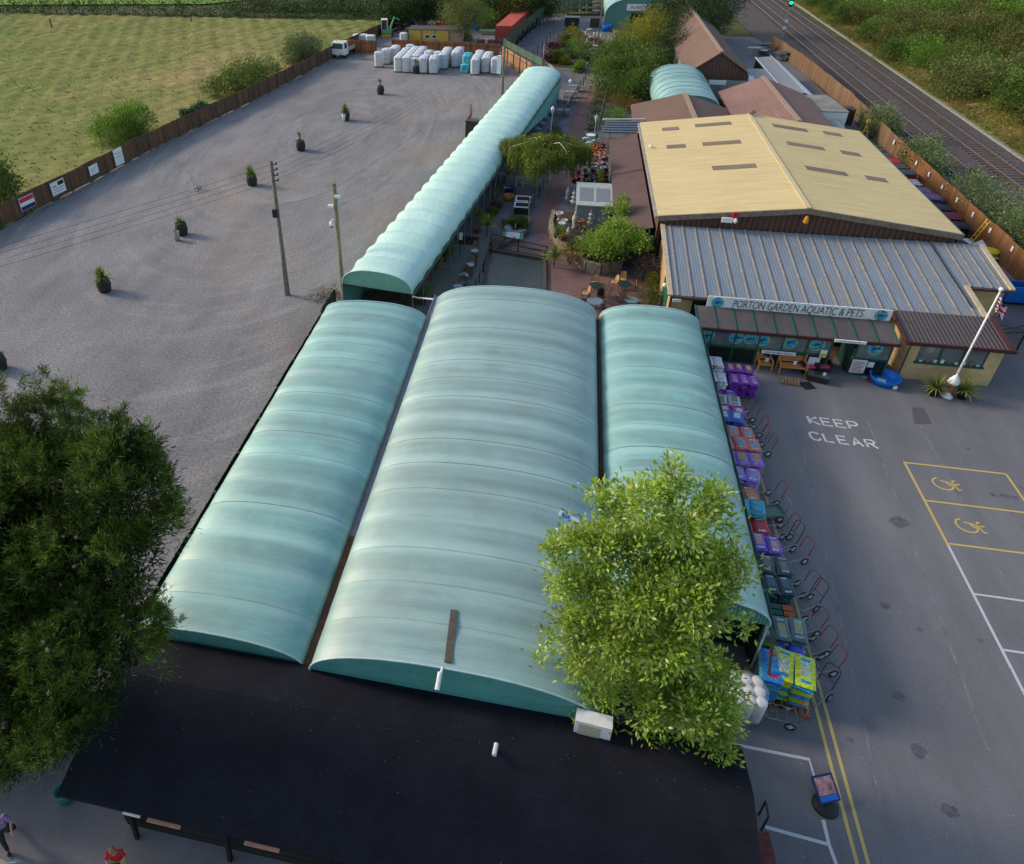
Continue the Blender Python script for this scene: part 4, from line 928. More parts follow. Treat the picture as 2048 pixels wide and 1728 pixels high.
board_fence('side_fence', 'weathered boards closing the corner beside the tunnel mouth', [(-12.5, 33.6), (-12.45, 36.0), (-9.5, 36.6)][:2], 2.1, m_wood_dark)
# green mesh screens
m_mesh = newmat('green_windbreak'); setp(m_mesh, (.09, .15, .10), .9, .1, Alpha=.75)
t = thing('windbreak_fence', 'green netting windbreak beside the red container', 'fence', (-9, 108, 0))
pl = [(-9.3, 107.4), (-8.0, 118), (-6.0, 132), (-3.5, 142), (.5, 146.5), (3.5, 158)]
mb = MB(); pb = MB()
for a, b in zip(pl[:-1], pl[1:]):
    mb.add([(*a, .8), (*b, .8), (*b, 2.9), (*a, 2.9)], [(0, 1, 2, 3)]); n = 5
    for i in range(n): p = np.array(a)+(np.array(b)-a)*i/n; pb.box(p[0]-.04, p[0]+.04, p[1]-.04, p[1]+.04, 0, 2.95)
each(mb, 'netting', m_mesh, t); each(pb, 'post', m_wood_dark, t)
t = thing('windbreak_fence', 'green netting screen over the pale fence by the tunnel end', 'fence', (-7, 102, 0))
mb = MB(); mb.add([(-9.2, 107.8, 1.95), (-3.3, 96, 1.95), (-3.3, 96, 2.8), (-9.2, 107.8, 2.8)], [(0, 1, 2, 3)]); mb.build('netting', m_mesh, t)
mb = MB()
for i in range(6): mb.box(-9.2+i*1.18-.03, -9.2+i*1.18+.03, 107.8-i*2.36-.03, 107.8-i*2.36+.03, 0, 2.85)
each(mb, 'post', m_wood_dark, t)
# signs on the left fence
def fsign(px, py, w_, h_, lab, extras=(), rz=None):
    Y = 55; q = P(px, py, 1.15); x = float(fx(q[1]))+.14; y = q[1]
    dx = float(fx(y+1)-fx(y-1)); an = math.atan2(2, dx)
    t = thing('fence_sign', lab, 'sign', (x, y, 1.0), an-math.pi, world=False)
    mb = MB(); mb.box(-w_/2, w_/2, .0, .03, -h_/2, h_/2); mb.build('board', extras[0] if extras else m_white, t)
    for (u0, u1, v0, v1, m) in extras[1:]: mb = MB(); mb.box(u0*w_, u1*w_, .031, .036, v0*h_, v1*h_); mb.build('printed_band', m, t)
    return t
ink = simple('notice_grey_ink', (.2, .2, .22), .6)
fsign(40, 400, 1.5, 1.05, 'red white and navy notice board on the brown fence, nearest the corner', (m_white, (-.48, .48, .12, .46, simple('sign_crimson', (.55, .03, .09), .5)), (-.48, .48, -.48, -.18, simple('sign_navy', (.02, .03, .14), .5))))
fsign(89, 369, 1.55, 1.1, 'white board with black corner panel on the brown fence', (m_white, (-.45, -.02, .12, .42, m_black), (.1, .4, .1, .2, ink), (-.4, .4, -.1, -.04, ink), (-.4, .4, -.3, -.25, ink)))
fsign(157, 334, 1.15, .85, 'small white board on the brown fence between two larger white boards', (m_white, (-.35, .35, .1, .14, ink), (-.3, .3, -.1, -.06, ink)))
fsign(217, 309, 1.25, 1.5, 'tall white board on the brown fence beside the rounded bush', (m_white, (-.35, .3, .2, .23, ink), (-.3, .3, 0, .03, ink)))
for i in range(9):
    y = 47.2+(i*2.75 if i < 8 else 0); 
    if i == 8: y = 45.6
    t = solo('fence_plaque', MB().box(29.36, 29.4, y-.12, y+.12, 1.2 if i < 8 else 1.3, 1.55 if i < 8 else 1.62), m_white, 'small white plaque on the railway fence, one of an evenly spaced row', 'plaque', 'white plaques along the railway fence')
    t.location = (0, (53-47.2) if i < 8 else 4.3, 0)
# ---------------- poles, wires ----------------
def pole(name, label, b, h, r0, r1, m, lean=(0, 0), cat='pole'):
    t = thing(name, label, cat, (b[0], b[1], 0)); mb = MB(); mb.tube([(b[0], b[1], 0), (b[0]+lean[0]*.5, b[1]+lean[1]*.5, h*.5), (b[0]+lean[0], b[1]+lean[1], h)], [r0, (r0+r1)/2, r1], 12); mb.build('shaft', m, t); return t
m_pole = simple('grey_pole', (.19, .165, .13), .85, var=.3, sc=3); m_polegreen = simple('mossy_pole', (.24, .22, .12), .85, var=.3, sc=3)
b1 = P(576, 590); H1 = 8.95
tp = pole('telegraph_pole', 'tall grey telegraph pole standing alone on the gravel', b1, H1, .15, .10, m_pole)
for i in range(4): mb = MB(); mb.beam((b1[0]-.05, b1[1], H1-.25-i*.33), (b1[0]+.3, b1[1], H1-.2-i*.33), .05).lathe([(.05, 0), (.06, .08), (.03, .12)], (b1[0]+.3, b1[1], H1-.2-i*.33), 8); mb.build('insulator', m_iron, tp)
mb = MB(); mb.box(b1[0]-.22, b1[0]+.12, b1[1]-.3, b1[1]-.12, 5.5, 6.0); mb.build('switch_box', m_iron, tp)
mb = MB(); mb.tube([(b1[0]-.12, b1[1]-.12, 0), (b1[0]-.1, b1[1]-.1, 2.4)], .03); mb.build('cable_guard', m_steel, tp)
b2 = P(685, 607)
b2 = (-12.75, 38.2, 0); b2 = P(686, 580); H2 = None
pt2 = PY(668, 366, b2[1])
tp2 = pole('telegraph_pole', 'shorter mossy pole with floodlights and camera beside the tunnel', b2, pt2[2], .14, .12, m_polegreen, (pt2[0]-b2[0], 0))
xx = lambda z: b2[0]+(pt2[0]-b2[0])*z/pt2[2]
for px, py, s in ((676, 392, 1), (663, 411, -1)):
    q = PY(px, py, b2[1]); mb = MB(); mb.obox((q[0], q[1]-.1, q[2]), (.34, .16, .22), 0, R(30)); mb.build('floodlight', m_white, tp2)
    mb = MB(); mb.beam((xx(q[2]), q[1], q[2]-.1), (q[0], q[1], q[2]-.1), .04); mb.build('bracket', m_grey, tp2)
q = PY(664, 447, b2[1]); mb = MB(); mb.lathe([(.04, .22), (.13, .1), (.15, -.02), (.13, -.1)], (q[0], q[1]-.1, q[2]), 12); dm = mb.build('dome_camera', m_white, tp2)
mb = MB(); mb.lathe([(.12, -.1), (.09, -.2), (.02, -.24)], (q[0], q[1]-.1, q[2]), 12); mb.build('lens', m_black, dm)
mb = MB(); mb.tube([(xx(q[2]+.3), q[1], q[2]+.2), (q[0]+.1, q[1]-.1, q[2]+.35), (q[0], q[1]-.1, q[2]+.2)], .035); mb.build('camera_arm', m_white, tp2)
b3 = P(1004, 196); b3 = (b3[0], b3[1], 0); pt3 = PY(1010, 78, b3[1])
tp3 = pole('telegraph_pole', 'distant dark pole beyond the tunnel with a white box on it', b3, pt3[2], .16, .13, m_pole)
q = PY(1000, 128, b3[1]); mb = MB(); mb.box(q[0]-.3, q[0]+.15, b3[1]-.5, b3[1]-.2, q[2]-1.0, q[2]+1.0); mb.build('white_box', m_white, tp3)
def wire(a, b, sag, label, r=.0075, group='overhead wires'):
    a = Vector(a); b = Vector(b); n = 24; mb = MB()
    mb.tube([a+(b-a)*(i/n)-Vector((0, 0, 4*sag*(i/n)*(1-i/n))) for i in range(n+1)], r, 4, cap=False)
    return solo('overhead_wire', mb, m_iron, label, 'wire', group)
for i in range(4):
    z = H1-.15-i*.33; s = (b1[0]+.28, b1[1], z)
    e = PY(0-360+i*22, 736+i*17+250, 24.0)
    e = (-25.0-.0*i, 24.5-1.5, 8.0-i*.33)
    wire(s, (-38.0, 12.0, z-.4), .35, 'one of four parallel wires from the lone grey pole to the lower left')
    wire(s, (b3[0], b3[1], pt3[2]-.2-i*.4), .7, 'one of four parallel wires from the lone grey pole to the distant dark pole')
wire((b1[0], b1[1], 6.2), (pt2[0], pt2[1], pt2[2]-.35), .15, 'single wire linking the lone grey pole and the mossy pole', group=None)
wire((pt2[0], pt2[1], pt2[2]-.35), (b3[0], b3[1], pt3[2]-2.4), .6, 'single wire from the mossy pole over the gravel to the distant pole', group=None)
# signal
b = P(1521, 60); t = thing('railway_signal', 'railway signal showing a green light beside the tracks', 'signal', (31.4, 124, 0))
mb = MB(); mb.tube([(31.6, 128, 0), (31.6, 128, 4.6)], .09); mb.build('post', m_grey, t); mb = MB(); mb.box(31.35, 31.85, 127.85, 128.1, 4.4, 5.5); mb.build('head', m_black, t)
me_ = newmat('green_signal_glow'); n_, l_ = nt(me_); e = n_.new('ShaderNodeEmission'); e.inputs[0].default_value = (.0, 1, .55, 1); e.inputs[1].default_value = 5; l_.new(e.outputs[0], n_['Material Output'].inputs[0])
mb = MB(); mb.obox((31.6, 127.8, 4.95), (.5, .08, .5)); mb.v = []; mb.f = []; mb.mi = []; mb.sm = []
mb.add([(31.6+.19*math.cos(k*math.pi/8), 127.82, 4.95+.19*math.sin(k*math.pi/8)) for k in range(16)], [tuple(range(16))]); mb.build('lens', me_, t)
mb = MB(); mb.box(31.4, 31.8, 127.8, 128.0, 2.2, 2.6).box(31.35, 31.75, 127.8, 128, 1.2, 1.6); mb.build('plate', m_white, t)

# ---------------- barrels ----------------
m_barrel = simple('dark_oak_barrel', (.035, .03, .03), .7, var=.3, sc=6, bs=.4, bd=.01)
m_blade = leafmat('strap_leaves', [(.10, .18, .03), (.16, .26, .04), (.24, .32, .08)], .5, .3)
m_blade_y = leafmat('yellow_strap_leaves', [(.16, .24, .03), (.28, .34, .07), (.36, .4, .12)], .5, .3)
def strap_plant(name, c, R_, n, m, parent, w=.05, up=.6, trunk=0, sec=4):
    vs = []; q = []; k = 0
    for i in range(n):
        az = rnd.uniform(0, 2*math.pi); el = rnd.uniform(.1, 1.45); L_ = R_*rnd.uniform(.75, 1.1); d = np.array([math.cos(az)*math.cos(el), math.sin(az)*math.cos(el), math.sin(el)*up+.15]); d /= np.linalg.norm(d)
        r = np.array([-math.sin(az), math.cos(az), 0]); p = np.array(c, float); seg = []
        for j in range(sec+1):
            f = j/sec; pp = p+d*L_*f-np.array([0, 0, 1])*L_*.38*f*f*math.cos(el); ww = w*(1-f**2)*.5+.002; seg += [pp-r*ww, pp+r*ww]
        vs += seg
        for j in range(sec): q.append((k+2*j, k+2*j+1, k+2*j+3, k+2*j+2))
        k += 2*(sec+1)
    return fastmesh(name, np.array(vs), np.array(q), m, parent)
PALM = {}
def barrel(px, py, kind, lab):
    q = P(px, py); t = thing('barrel_planter', lab, 'planter', (q[0], q[1]+.35, 0), rnd.uniform(0, 6), 'barrel planters on the gravel', world=False)
    mb = MB(); mb.smooth = True; mb.lathe([(.36, 0), (.42, .2), (.47, .5), (.42, .8), (.36, 1.0), (.31, 1.0), (.31, .93)], n=20); mb.build('barrel', m_barrel, t)
    for z, r in ((.2, .425), (.5, .478), (.8, .425)): h = MB(); h.lathe([(r, z-.025), (r+.008, z), (r, z+.025)], n=20, cap=False); h.build('hoop', m_iron, t)
    if kind == 'cord': strap_plant('leaves', (0, 0, .95), 1.0, 110, m_blade, t, .1, .8)
    elif kind == 'palm':
        tr = MB(); tr.tube([(0, 0, .9), (.03, 0, 1.5)], [.09, .06], 8); tr.build('trunk', m_bark, t); strap_plant('leaves', (.03, 0, 1.5), .5, 60, m_blade, t, .07, .7)
    else: strap_plant('leaves', (0, 0, .98), .65, 70, m_blade, t, .10, .5)
    return t
barrel(205, 587, 'cord', 'dark barrel with a large leafy plant, nearest the camera of the full barrels')
barrel(361, 473, 'fan', 'dark barrel with a low fan palm beside a pale grey flower pot')
barrel(502, 373, 'cord', 'dark barrel with a dense grassy plant just left of the lone grey pole top')
barrel(600, 303, 'palm', 'dark barrel with a short trunked palm, beyond the lone grey pole')
barrel(690, 242, 'cord', 'dark barrel with a bushy plant behind a white pot, inside the curved wheel tracks')
barrel(760, 190, 'palm', 'dark barrel with a small trunked palm, second nearest the white bag pallets')
barrel(831, 148, 'palm', 'dark barrel with a tiny palm standing right against the white bag pallets')
barrel(-8, 745, 'fan', 'dark barrel cut by the left edge of the photo')
def pot(px, py, h, r, m, lab, name='flower_pot', grp=None):
    q = P(px, py); mb = MB(); mb.smooth = True; mb.lathe([(r*.62, 0), (r, h), (r*.88, h), (r*.8, h*.85)], (q[0], q[1], 0), 16); return solo(name, mb, m, lab, 'pot', grp)
pot(355, 481, .72, .26, m_conc, 'tall pale tapered pot beside the barrel with a fan palm'); pot(688, 243, .85, .22, m_pale, 'tall white tapered pot leaning on the barrel inside the wheel tracks')

# ---------------- trolleys ----------------
def trolley(label, loc, rz, kind='red', master=[None, None, None]):
    k = {'red': 0, 'black': 1, 'tray': 2}[kind]
    if master[k] is None:
        t = thing('flatbed_trolley', label, 'trolley', loc, rz, 'garden centre trolleys', world=False)
        f = MB(); z = .34
        for x in (-.3, .3): f.tube([(x, -.5, z), (x, .5, z)], .016, 6)
        for y in (-.5, -.17, .17, .5): f.tube([(-.3, y, z), (.3, y, z)], .014, 6)
        for x in (-.25, .25): f.tube([(x, -.42, z), (x, -.42, .05)], .012)
        f.build('frame', m_steel, t)
        hh = MB(); H_ = 1.0 if k != 1 else 1.25; hh.tube([(-.27, .48, z), (-.27, .62, H_), (-.17, .66, H_+.12), (.17, .66, H_+.12), (.27, .62, H_), (.27, .48, z)], .017, 6)
        if k == 1: hh.tube([(-.27, .55, .7), (.27, .55, .7)], .012)
        hh.build('handle', m_redtube if k == 0 else m_iron if k == 1 else m_steel, t)
        for x in (-.36, .36):
            w_ = MB(); w_.smooth = True
            ring = [Vector((x, .28+.17*math.cos(a*math.pi/8), .19+.17*math.sin(a*math.pi/8))) for a in range(17)]; w_.tube(ring, .03, 6, cap=False); wo = w_.build('wheel', m_black, t)
            hb = MB(); hb.tube([(x-.03, .28, .19), (x+.03, .28, .19)], .06, 10)
            for a in range(4): hb.beam((x, .28, .19), (x, .28+.15*math.cos(a*math.pi/2), .19+.15*math.sin(a*math.pi/2)), .02)
            hb.build('hub', m_pale, wo)
        if k == 2: f = MB(); f.box(-.33, .33, -.52, .52, z+.02, z+.05).box(-.35, -.32, -.54, .54, z+.02, z+.16).box(.32, .35, -.54, .54, z+.02, z+.16).box(-.32, .32, -.54, -.51, z+.02, z+.16).box(-.32, .32, .51, .54, z+.02, z+.16); f.build('tray', simple('grey_green_tray', (.12, .2, .17), .5), t)
        master[k] = t; return t
    return dup(master[k], loc, rz, label)
def TR(px, py, rz, kind, lab):
    q = P(px, py); trolley(lab, (q[0]-.1, q[1], 0), R(rz), kind).scale = (.88, .88, .88)
# heading: handle points to +y locally; rz=-90 -> handle to +x
TR(1492, 838, -75, 'red', 'trolley with thin red handle, farthest along the bag row')
TR(1505, 868, -78, 'red', 'red handled trolley beside the pale blue and black bags')
TR(1522, 905, -75, 'red', 'red handled trolley beside the coral pink bags')
TR(1508, 885+0, -80, 'red', 'red handled trolley squeezed between two others near the blue striped bag')
TR(1537, 1003, -72, 'red', 'red handled trolley at the end of the exposed yellow lines')
TR(1543, 1035, -72, 'tray', 'trolley with a solid green tray and silver handle')
TR(1562, 1070, -70, 'red', 'red handled trolley below the green tray trolley')
TR(1568, 1095, -62, 'black', 'trolley with a long black handle beside the violet bags')
TR(1590, 1120, -62, 'red', 'trolley with bright red handle beside the violet bags')
TR(1600, 1190, -60, 'red', 'red handled trolley beside the dark grey bags')
TR(1612, 1215, -58, 'black', 'trolley with long dark handle and red part beside the pale green bags')
TR(1612, 1262, -66, 'red', 'red handled trolley beside the tall stack of pale green bags')
TR(1630, 1302, -64, 'red', 'red handled trolley level with the dark blue bags')
TR(1645, 1340, -68, 'red', 'red handled trolley beside the lime topped bag stack')
TR(1635, 1395, -45, 'black', 'trolley with upright steel handle at the end of the yellow lines')
TR(1565, 1438, -95, 'red', 'trolley lying parallel to the shop with its red handle towards the yellow lines')
TR(1505, 1420, 85, 'red', 'trolley half hidden under the bright green tree')
q = P(402, 381); trolley('lone black handled trolley left out on the gravel', (q[0], q[1], 0), R(100), 'black')

# ---------------- bags ----------------
def bagmesh(Lx, Ly, Lz, rough=.01):
    """pillow shaped sack lying flat; returns verts, faces, top mask"""
    nx, ny = 10, 8; V = []; Fc = []; MI = []
    def pt(u, v, s):
        x = (u-.5)*2; y = (v-.5)*2; e = (1-abs(x)**4.5)*(1-abs(y)**4); h = max(0, e)**.42
        return (x*Lx/2*(1-.03*h), y*Ly/2*(1-.03*h), Lz/2+s*Lz/2*h+(s > 0)*.006*math.sin(x*7+y*5))
    for s in (1, -1):
        o = len(V)
        for j in range(ny+1):
            for i in range(nx+1): V.append(pt(i/nx, j/ny, s))
        for j in range(ny):
            for i in range(nx):
                a = o+j*(nx+1)+i; f = (a, a+1, a+nx+2, a+nx+1); Fc.append(f if s > 0 else f[::-1])
                MI.append(1 if (s > 0 and 2 <= i <= 6 and 2 <= j <= ny-3) else 2 if (s > 0 and i in (1, 8) and 2 <= j <= ny-3) or (s < 0 and j in (0, ny-1)) else 0)
    return V, Fc, MI
_bm = {}
def bag(loc, rz, key, cols, label, group, dim=(.75, .42, .13), name='sack', tilt=0):
    k = (key, dim)
    if k not in _bm:
        V, Fc, MI = bagmesh(*dim); me = bpy.data.meshes.new(name); me.from_pydata(V, [], Fc)
        for i, c in enumerate(cols):
            me.materials.append(simple('bag_%.2f_%.2f_%.2f' % tuple(c), c, .38, .5, var=.5, sc=13))
        me.polygons.foreach_set('material_index', MI); me.polygons.foreach_set('use_smooth', [True]*len(Fc)); me.update(); _bm[k] = me
    o = bpy.data.objects.new(name, _bm[k]); C.objects.link(o); o.location = loc; o.rotation_euler = (tilt, 0, rz); tag(o, label, 'sack', group); return o
def pallet(x, y, label, rz=0, n=None, d=(1.1, 1.0)):
    mb = MB()
    for i in range(6): mb.box(-d[0]/2+i*d[0]/6+.02, -d[0]/2+(i+1)*d[0]/6-.03, -d[1]/2, d[1]/2, .11, .13)
    for yy in (-d[1]/2, -.05, d[1]/2-.1): mb.box(-d[0]/2, d[0]/2, yy, yy+.1, 0, .108)
    o = mb.build('wooden_pallet', simple('pallet_wood', (.22, .16, .1), .85, var=.3)); o.location = (x, y, 0); o.rotation_euler = (0, 0, rz); return tag(o, label, 'pallet')
def stack(x, y, layers, cols, key, label, plab, rz=0, per=2, dim=(.75, .42, .13), jit=.045, mixed=None, zb=.13):
    pallet(x, y, plab, rz)
    for l in range(layers):
        for i in range(per):
            dx = (i-(per-1)/2)*dim[1]*1.03; a = rz+R(90)+(math.pi if rnd.random() < .5 else 0)
            c = cols if not mixed or l == layers-1 or rnd.random() < .55 else mixed
            kk = key if c is cols else key+'m'
            ox = dx*math.cos(rz)+rnd.uniform(-jit, jit); oy = dx*math.sin(rz)+rnd.uniform(-jit, jit)
            bag((x+ox, y+oy, zb+l*dim[2]*.93), a+rnd.uniform(-.09, .09), kk, c, label, label, dim)
W_, K_ = (.72, .72, .74), (.02, .02, .025)
PUR, YEL, MAG = (.22, .04, .42), (.65, .42, .03), (.42, .03, .3)
D1 = (.8, .43, .125)
# tall stacks nearest the shop front
stack(8.75, 33.4, 8, [W_, W_, (.6, .6, .63)], 'w', 'plain white sack in the tall stack nearest the green glazed front', 'pallet under the tall stack of plain white sacks', per=2, dim=(.85, .5, .17))
stack(8.8, 32.2, 7, [W_, W_, (.6, .6, .63)], 'w', 'plain white sack in the nearer of the two plain white stacks', 'pallet under the nearer plain white sack stack', per=2, dim=(.85, .5, .17))
stack(10.2, 33.6, 7, [PUR, YEL, (.3, .12, .5)], 'py', 'purple sack with yellow flower panel in the stack beside the wooden armchair', 'pallet under the purple and yellow sacks beside the armchair', per=3, dim=D1, mixed=[K_, (.3, .3, .26), W_])
stack(10.2, 32.4, 8, [PUR, (.40, .16, .62), YEL], 'pl', 'purple sack with lilac panel in the tall stack facing the KEEP CLEAR lettering', 'pallet under the tall purple and lilac stack', per=3, dim=D1, mixed=[PUR, YEL, K_])
row = [ # right-front corner in the yard, y of the front edge, layers, colours
 (9.75, 31.0, 5, 2, [PUR, (.3, .1, .5), W_], [(.45, .03, .05), (.6, .1, .12), W_], 'purple and red sack just below the tall purple stack'),
 (9.8, 30.4, 6, 2, [(.45, .48, .5), (.12, .3, .14), (.6, .03, .2)], [(.05, .12, .06), (.5, .55, .55), MAG], 'white and green patterned sack near the first red trolleys'),
 (9.85, 29.6, 6, 2, [(.5, .03, .25), (.6, .6, .62), K_], [K_, (.5, .52, .5), MAG], 'magenta and black sack beside the first red trolleys'),
 (9.7, 29.0, 7, 2, [(.04, .12, .5), (.6, .66, .72), (.04, .12, .5)], [(.1, .1, .12), (.3, .28, .2), W_], 'royal blue striped sack above the coral pink ones'),
 (9.95, 28.0, 6, 3, [(.62, .16, .15), (.25, .35, .42), (.7, .5, .4)], [(.62, .16, .15), (.7, .32, .25), W_], 'coral pink sack in the farther coral stack'),
 (10.1, 27.0, 7, 3, [(.62, .16, .15), (.2, .33, .4), (.6, .5, .35)], [(.55, .2, .14), (.4, .42, .3), W_], 'coral pink and blue sack in the nearer coral stack'),
 (9.95, 26.0, 7, 3, [(.25, .15, .6), (.5, .28, .06), (.4, .25, .7)], [(.6, .16, .13), (.2, .3, .4), W_], 'violet sack with orange panel below the coral stacks'),
 (9.7, 25.1, 6, 2, [(.33, .22, .66), (.38, .28, .7), W_], None, 'lilac sack in the stack with pale side stripes'),
 (9.5, 24.1, 4, 2, [(.65, .2, .08), (.65, .3, .15), W_], [(.03, .25, .6), (.05, .35, .7), W_], 'orange or blue sack in the low stack beside the exposed yellow lines'),
 (9.55, 23.0, 7, 2, [(.02, .35, .52), (.03, .45, .55), (.5, .1, .2)], [(.03, .4, .42), (.3, .5, .45), W_], 'turquoise sack beside the green tray trolley'),
 (9.55, 22.2, 5, 2, [(.5, .02, .04), (.55, .06, .06), W_], [(.4, .25, .06), (.5, .1, .05), W_], 'bright red sack below the turquoise ones'),
 (9.8, 21.2, 6, 3, [(.2, .08, .55), (.6, .36, .3), W_], [(.25, .1, .6), (.3, .15, .65), W_], 'violet sack with pale flower panel beside the bright red trolley'),
 (10.0, 20.2, 6, 3, [(.05, .06, .07), (.16, .19, .18), (.35, .36, .38)], [(.09, .1, .1), (.12, .15, .13), W_], 'dark grey sack below the violet ones'),
 (9.85, 19.3, 5, 3, [(.02, .05, .07), (.05, .16, .18), (.45, .5, .5)], None, 'black and teal sack above the brown trays'),
]
for x1, y, ly, per, c, mx, lab in row:
    wd = min(.58, (x1-8.3)/per); stack(x1-per*wd/2, y+.42, ly, c, lab[:14], lab, 'pallet under the '+lab.split(' sack')[0]+' sack'+('s' if 'sacks' not in lab else ' stack')+(' with flower panels' if 'flower' in lab else ''), per=per, dim=(.88, wd, .125), mixed=mx, rz=R(rnd.uniform(-4, 4)))
lab = 'pale teal sack in the tall stack beside the gutter end'
for i, (xx_, yy_) in enumerate(((8.95, 16.65), )): stack(8.98, 17.55, 12, [(.09, .16, .17), (.38, .36, .18), (.3, .42, .42)], 'pt', lab, 'pallet under the pale teal sacks', per=3, dim=(.95, .5, .085), mixed=[(.3, .42, .42), (.2, .3, .3), (.09, .16, .17)], rz=R(-2))
# front stacks by the tree
BL, LI = (.02, .22, .62), (.55, .66, .02)
def FQ(px, py, z): q = P(px, py, z); return q[0], q[1]
x_, y_ = FQ(1545, 1285, .9); stack(x_-.1, y_+.15, 7, [(.03, .35, .06), (.12, .25, .05), (.3, .5, .1)], 'gr', 'green sack in the stack behind the blue and lime one', 'pallet under the green sacks', per=1, dim=(1.0, .5, .11), rz=R(80))
x_, y_ = FQ(1572, 1284, .85); stack(x_, y_, 7, [(.05, .07, .55), (.1, .12, .6), W_], 'bl', 'royal blue sack with white print beside the green sacks', 'pallet under the royal blue sacks', per=2, dim=(1.0, .5, .11), rz=R(-8))
x_, y_ = FQ(1543, 1328, 1.2); stack(x_, y_, 10, [BL, (.03, .3, .7), (.6, .03, .08)], 'bb', 'blue sack with red band in the stack by the tree', 'pallet under the blue sacks with red bands', per=1, dim=(1.2, .62, .115), rz=R(-12), mixed=[(.1, .4, .45), BL, (.6, .03, .08)])
x_, y_ = FQ(1588, 1336, 1.15); stack(x_, y_, 10, [LI, (.55, .62, .45), (.02, .3, .6)], 'lm', 'lime sack with pale panel in the front corner stack', 'pallet under the lime sacks', per=2, dim=(1.2, .6, .115), rz=R(-12), mixed=[(.03, .32, .6), (.6, .68, .5), LI])
x_, y_ = FQ(1500, 1368, .3); bag((x_, y_, .28), R(70), 'lean', [(.2, .5, .12), (.05, .35, .6), (.6, .04, .1)], 'single green and blue sack leaning against the blue stack', None, (.95, .6, .16), tilt=R(12))
x_, y_ = FQ(1515, 1400, 0); pallet(x_, y_, 'bare broken pallet below the lime stack', R(10), d=(1.3, .8)); x_, y_ = FQ(1580, 1408, 0); pallet(x_, y_, 'bare pallet lying beside the yellow lines end', R(-8), d=(1.2, .7))
# wrapped tubs
t = thing('wrapped_tubs', 'shrink wrapped pallet of white tubs under the tree', 'wrapped goods', (7.6, 14.95, 0))
mb = MB(); mb.smooth = True
for i in range(3):
    for j in range(3): mb.lathe([(.17, 0), (.18, .9), (.17, 1.0), (.05, 1.02)], (7.1+i*.34, 14.6+j*.36, .12), 12)
mb.build('tubs', m_white, t)
m_wrap = newmat('stretch_film'); setp(m_wrap, (.7, .72, .75), .2, .5, Alpha=.22); mb = MB(); mb.smooth = True
mb.lathe([(.62, .1), (.66, .6), (.64, 1.15), (.5, 1.22), (.05, 1.2)], (7.4, 14.95, 0), 14, cap=False); mb.build('film', m_wrap, t)
# trays
t = thing('seed_trays', 'brown and green trays laid between the dark and pale teal sacks', 'trays', (9, 18.5, 0))
mb = MB()
for i in range(3):
    for j in range(3): mb.cur = i % 2; mb.box(8.55+i*.4, 8.9+i*.4, 18.2+j*.25, 18.4+j*.25, .5, .6)
mb.build('tray', [m_terra, m_green], t); mb = MB(); mb.box(8.5, 9.75, 18.15, 19.0, .02, .5); mb.build('base', m_wood_dark, t)
# pavement sign
q = P(1650, 1612); t = thing('pavement_sign', 'blue framed swing sign with pink picture on a round black base', 'sign', q)
mb = MB(); mb.smooth = True; mb.lathe([(.36, 0), (.34, .06), (.2, .14), (.05, .16)], q, 20); mb.build('base', m_black, t)
def tl(nm, x0, x1, y0, y1, z0, z1, m):
    mb = MB(); mb.box(x0, x1, y0, y1, z0, z1); rot = Matrix.Translation((q[0]+.1, q[1]+.02, .2)) @ Matrix.Rotation(R(22), 4, 'Z') @ Matrix.Rotation(R(-58), 4, 'X'); mb.v = [tuple(rot @ Vector(v)) for v in mb.v]; return mb.build(nm, m, t)
tl('panel', -.33, .33, -.015, .015, 0, .72, simple('sign_dark_blue', (.02, .03, .12), .4)); tl('picture', -.27, .27, -.022, -.016, .2, .66, mat('sign_picture', (.55, .25, .25), .5, .3, .6, 5, dirt=(.6, .6, .65))); tl('blue_strip', -.27, .27, -.022, -.016, .05, .18, m_blue)
q = P(1520, 1645); t = thing('bicycle_rack', 'small dark metal bracket at the shop corner beside the brick strip', 'bracket', q)
mb = MB(); mb.tube([(q[0], q[1]+.2, 0), (q[0], q[1]+.2, .8), (q[0], q[1]-.2, .8), (q[0], q[1]-.2, 0)], .03); mb.build('hoop', m_iron, t)
sheet('brick_strip', [P(*c)[:2] for c in ((1513, 1664), (1537, 1664), (1562, 1760), (1500, 1780))], .014, brick('red_brick_strip', (.2, .06, .05), (.14, .045, .04), (.06, .05, .05), .2, .1))
# ---------------- trees ----------------
def tree_thing(name, label, base, cat='tree', group=None):
    return thing(name, label, cat, (base[0], base[1], 0), group=group)
def limbs(name, base, tips, r0, m, parent, fork=.35, n=6):
    mb = MB(); mb.smooth = True; b = Vector(base); c = Vector(np.mean([t for t in tips], axis=0)); top = b+(c-b)*fork; top.x = b.x+(c.x-b.x)*.3; top.y = b.y+(c.y-b.y)*.3
    mb.tube([b, b+(top-b)*.5, top], [r0, r0*.85, r0*.7], 10)
    for t in tips:
        t = Vector(t); t = top+(t-top)*.88; mid = top+(t-top)*.5+Vector((rnd.uniform(-.1, .1), rnd.uniform(-.1, .1), .12*(t-top).length))
        mb.tube([top, top+(mid-top)*.5, mid, t], [r0*.45, r0*.32, r0*.2, r0*.05], n)
        for k in range(2):
            e = mid+(t-top)*rnd.uniform(.1, .25)+Vector((rnd.uniform(-1, 1), rnd.uniform(-1, 1), rnd.uniform(-.3, .4)))*(t-top).length*.13; mb.tube([mid, (mid+e)/2+Vector((0, 0, .05)), e], [r0*.15, r0*.09, r0*.03], 5)
    return mb.build(name, m, parent)
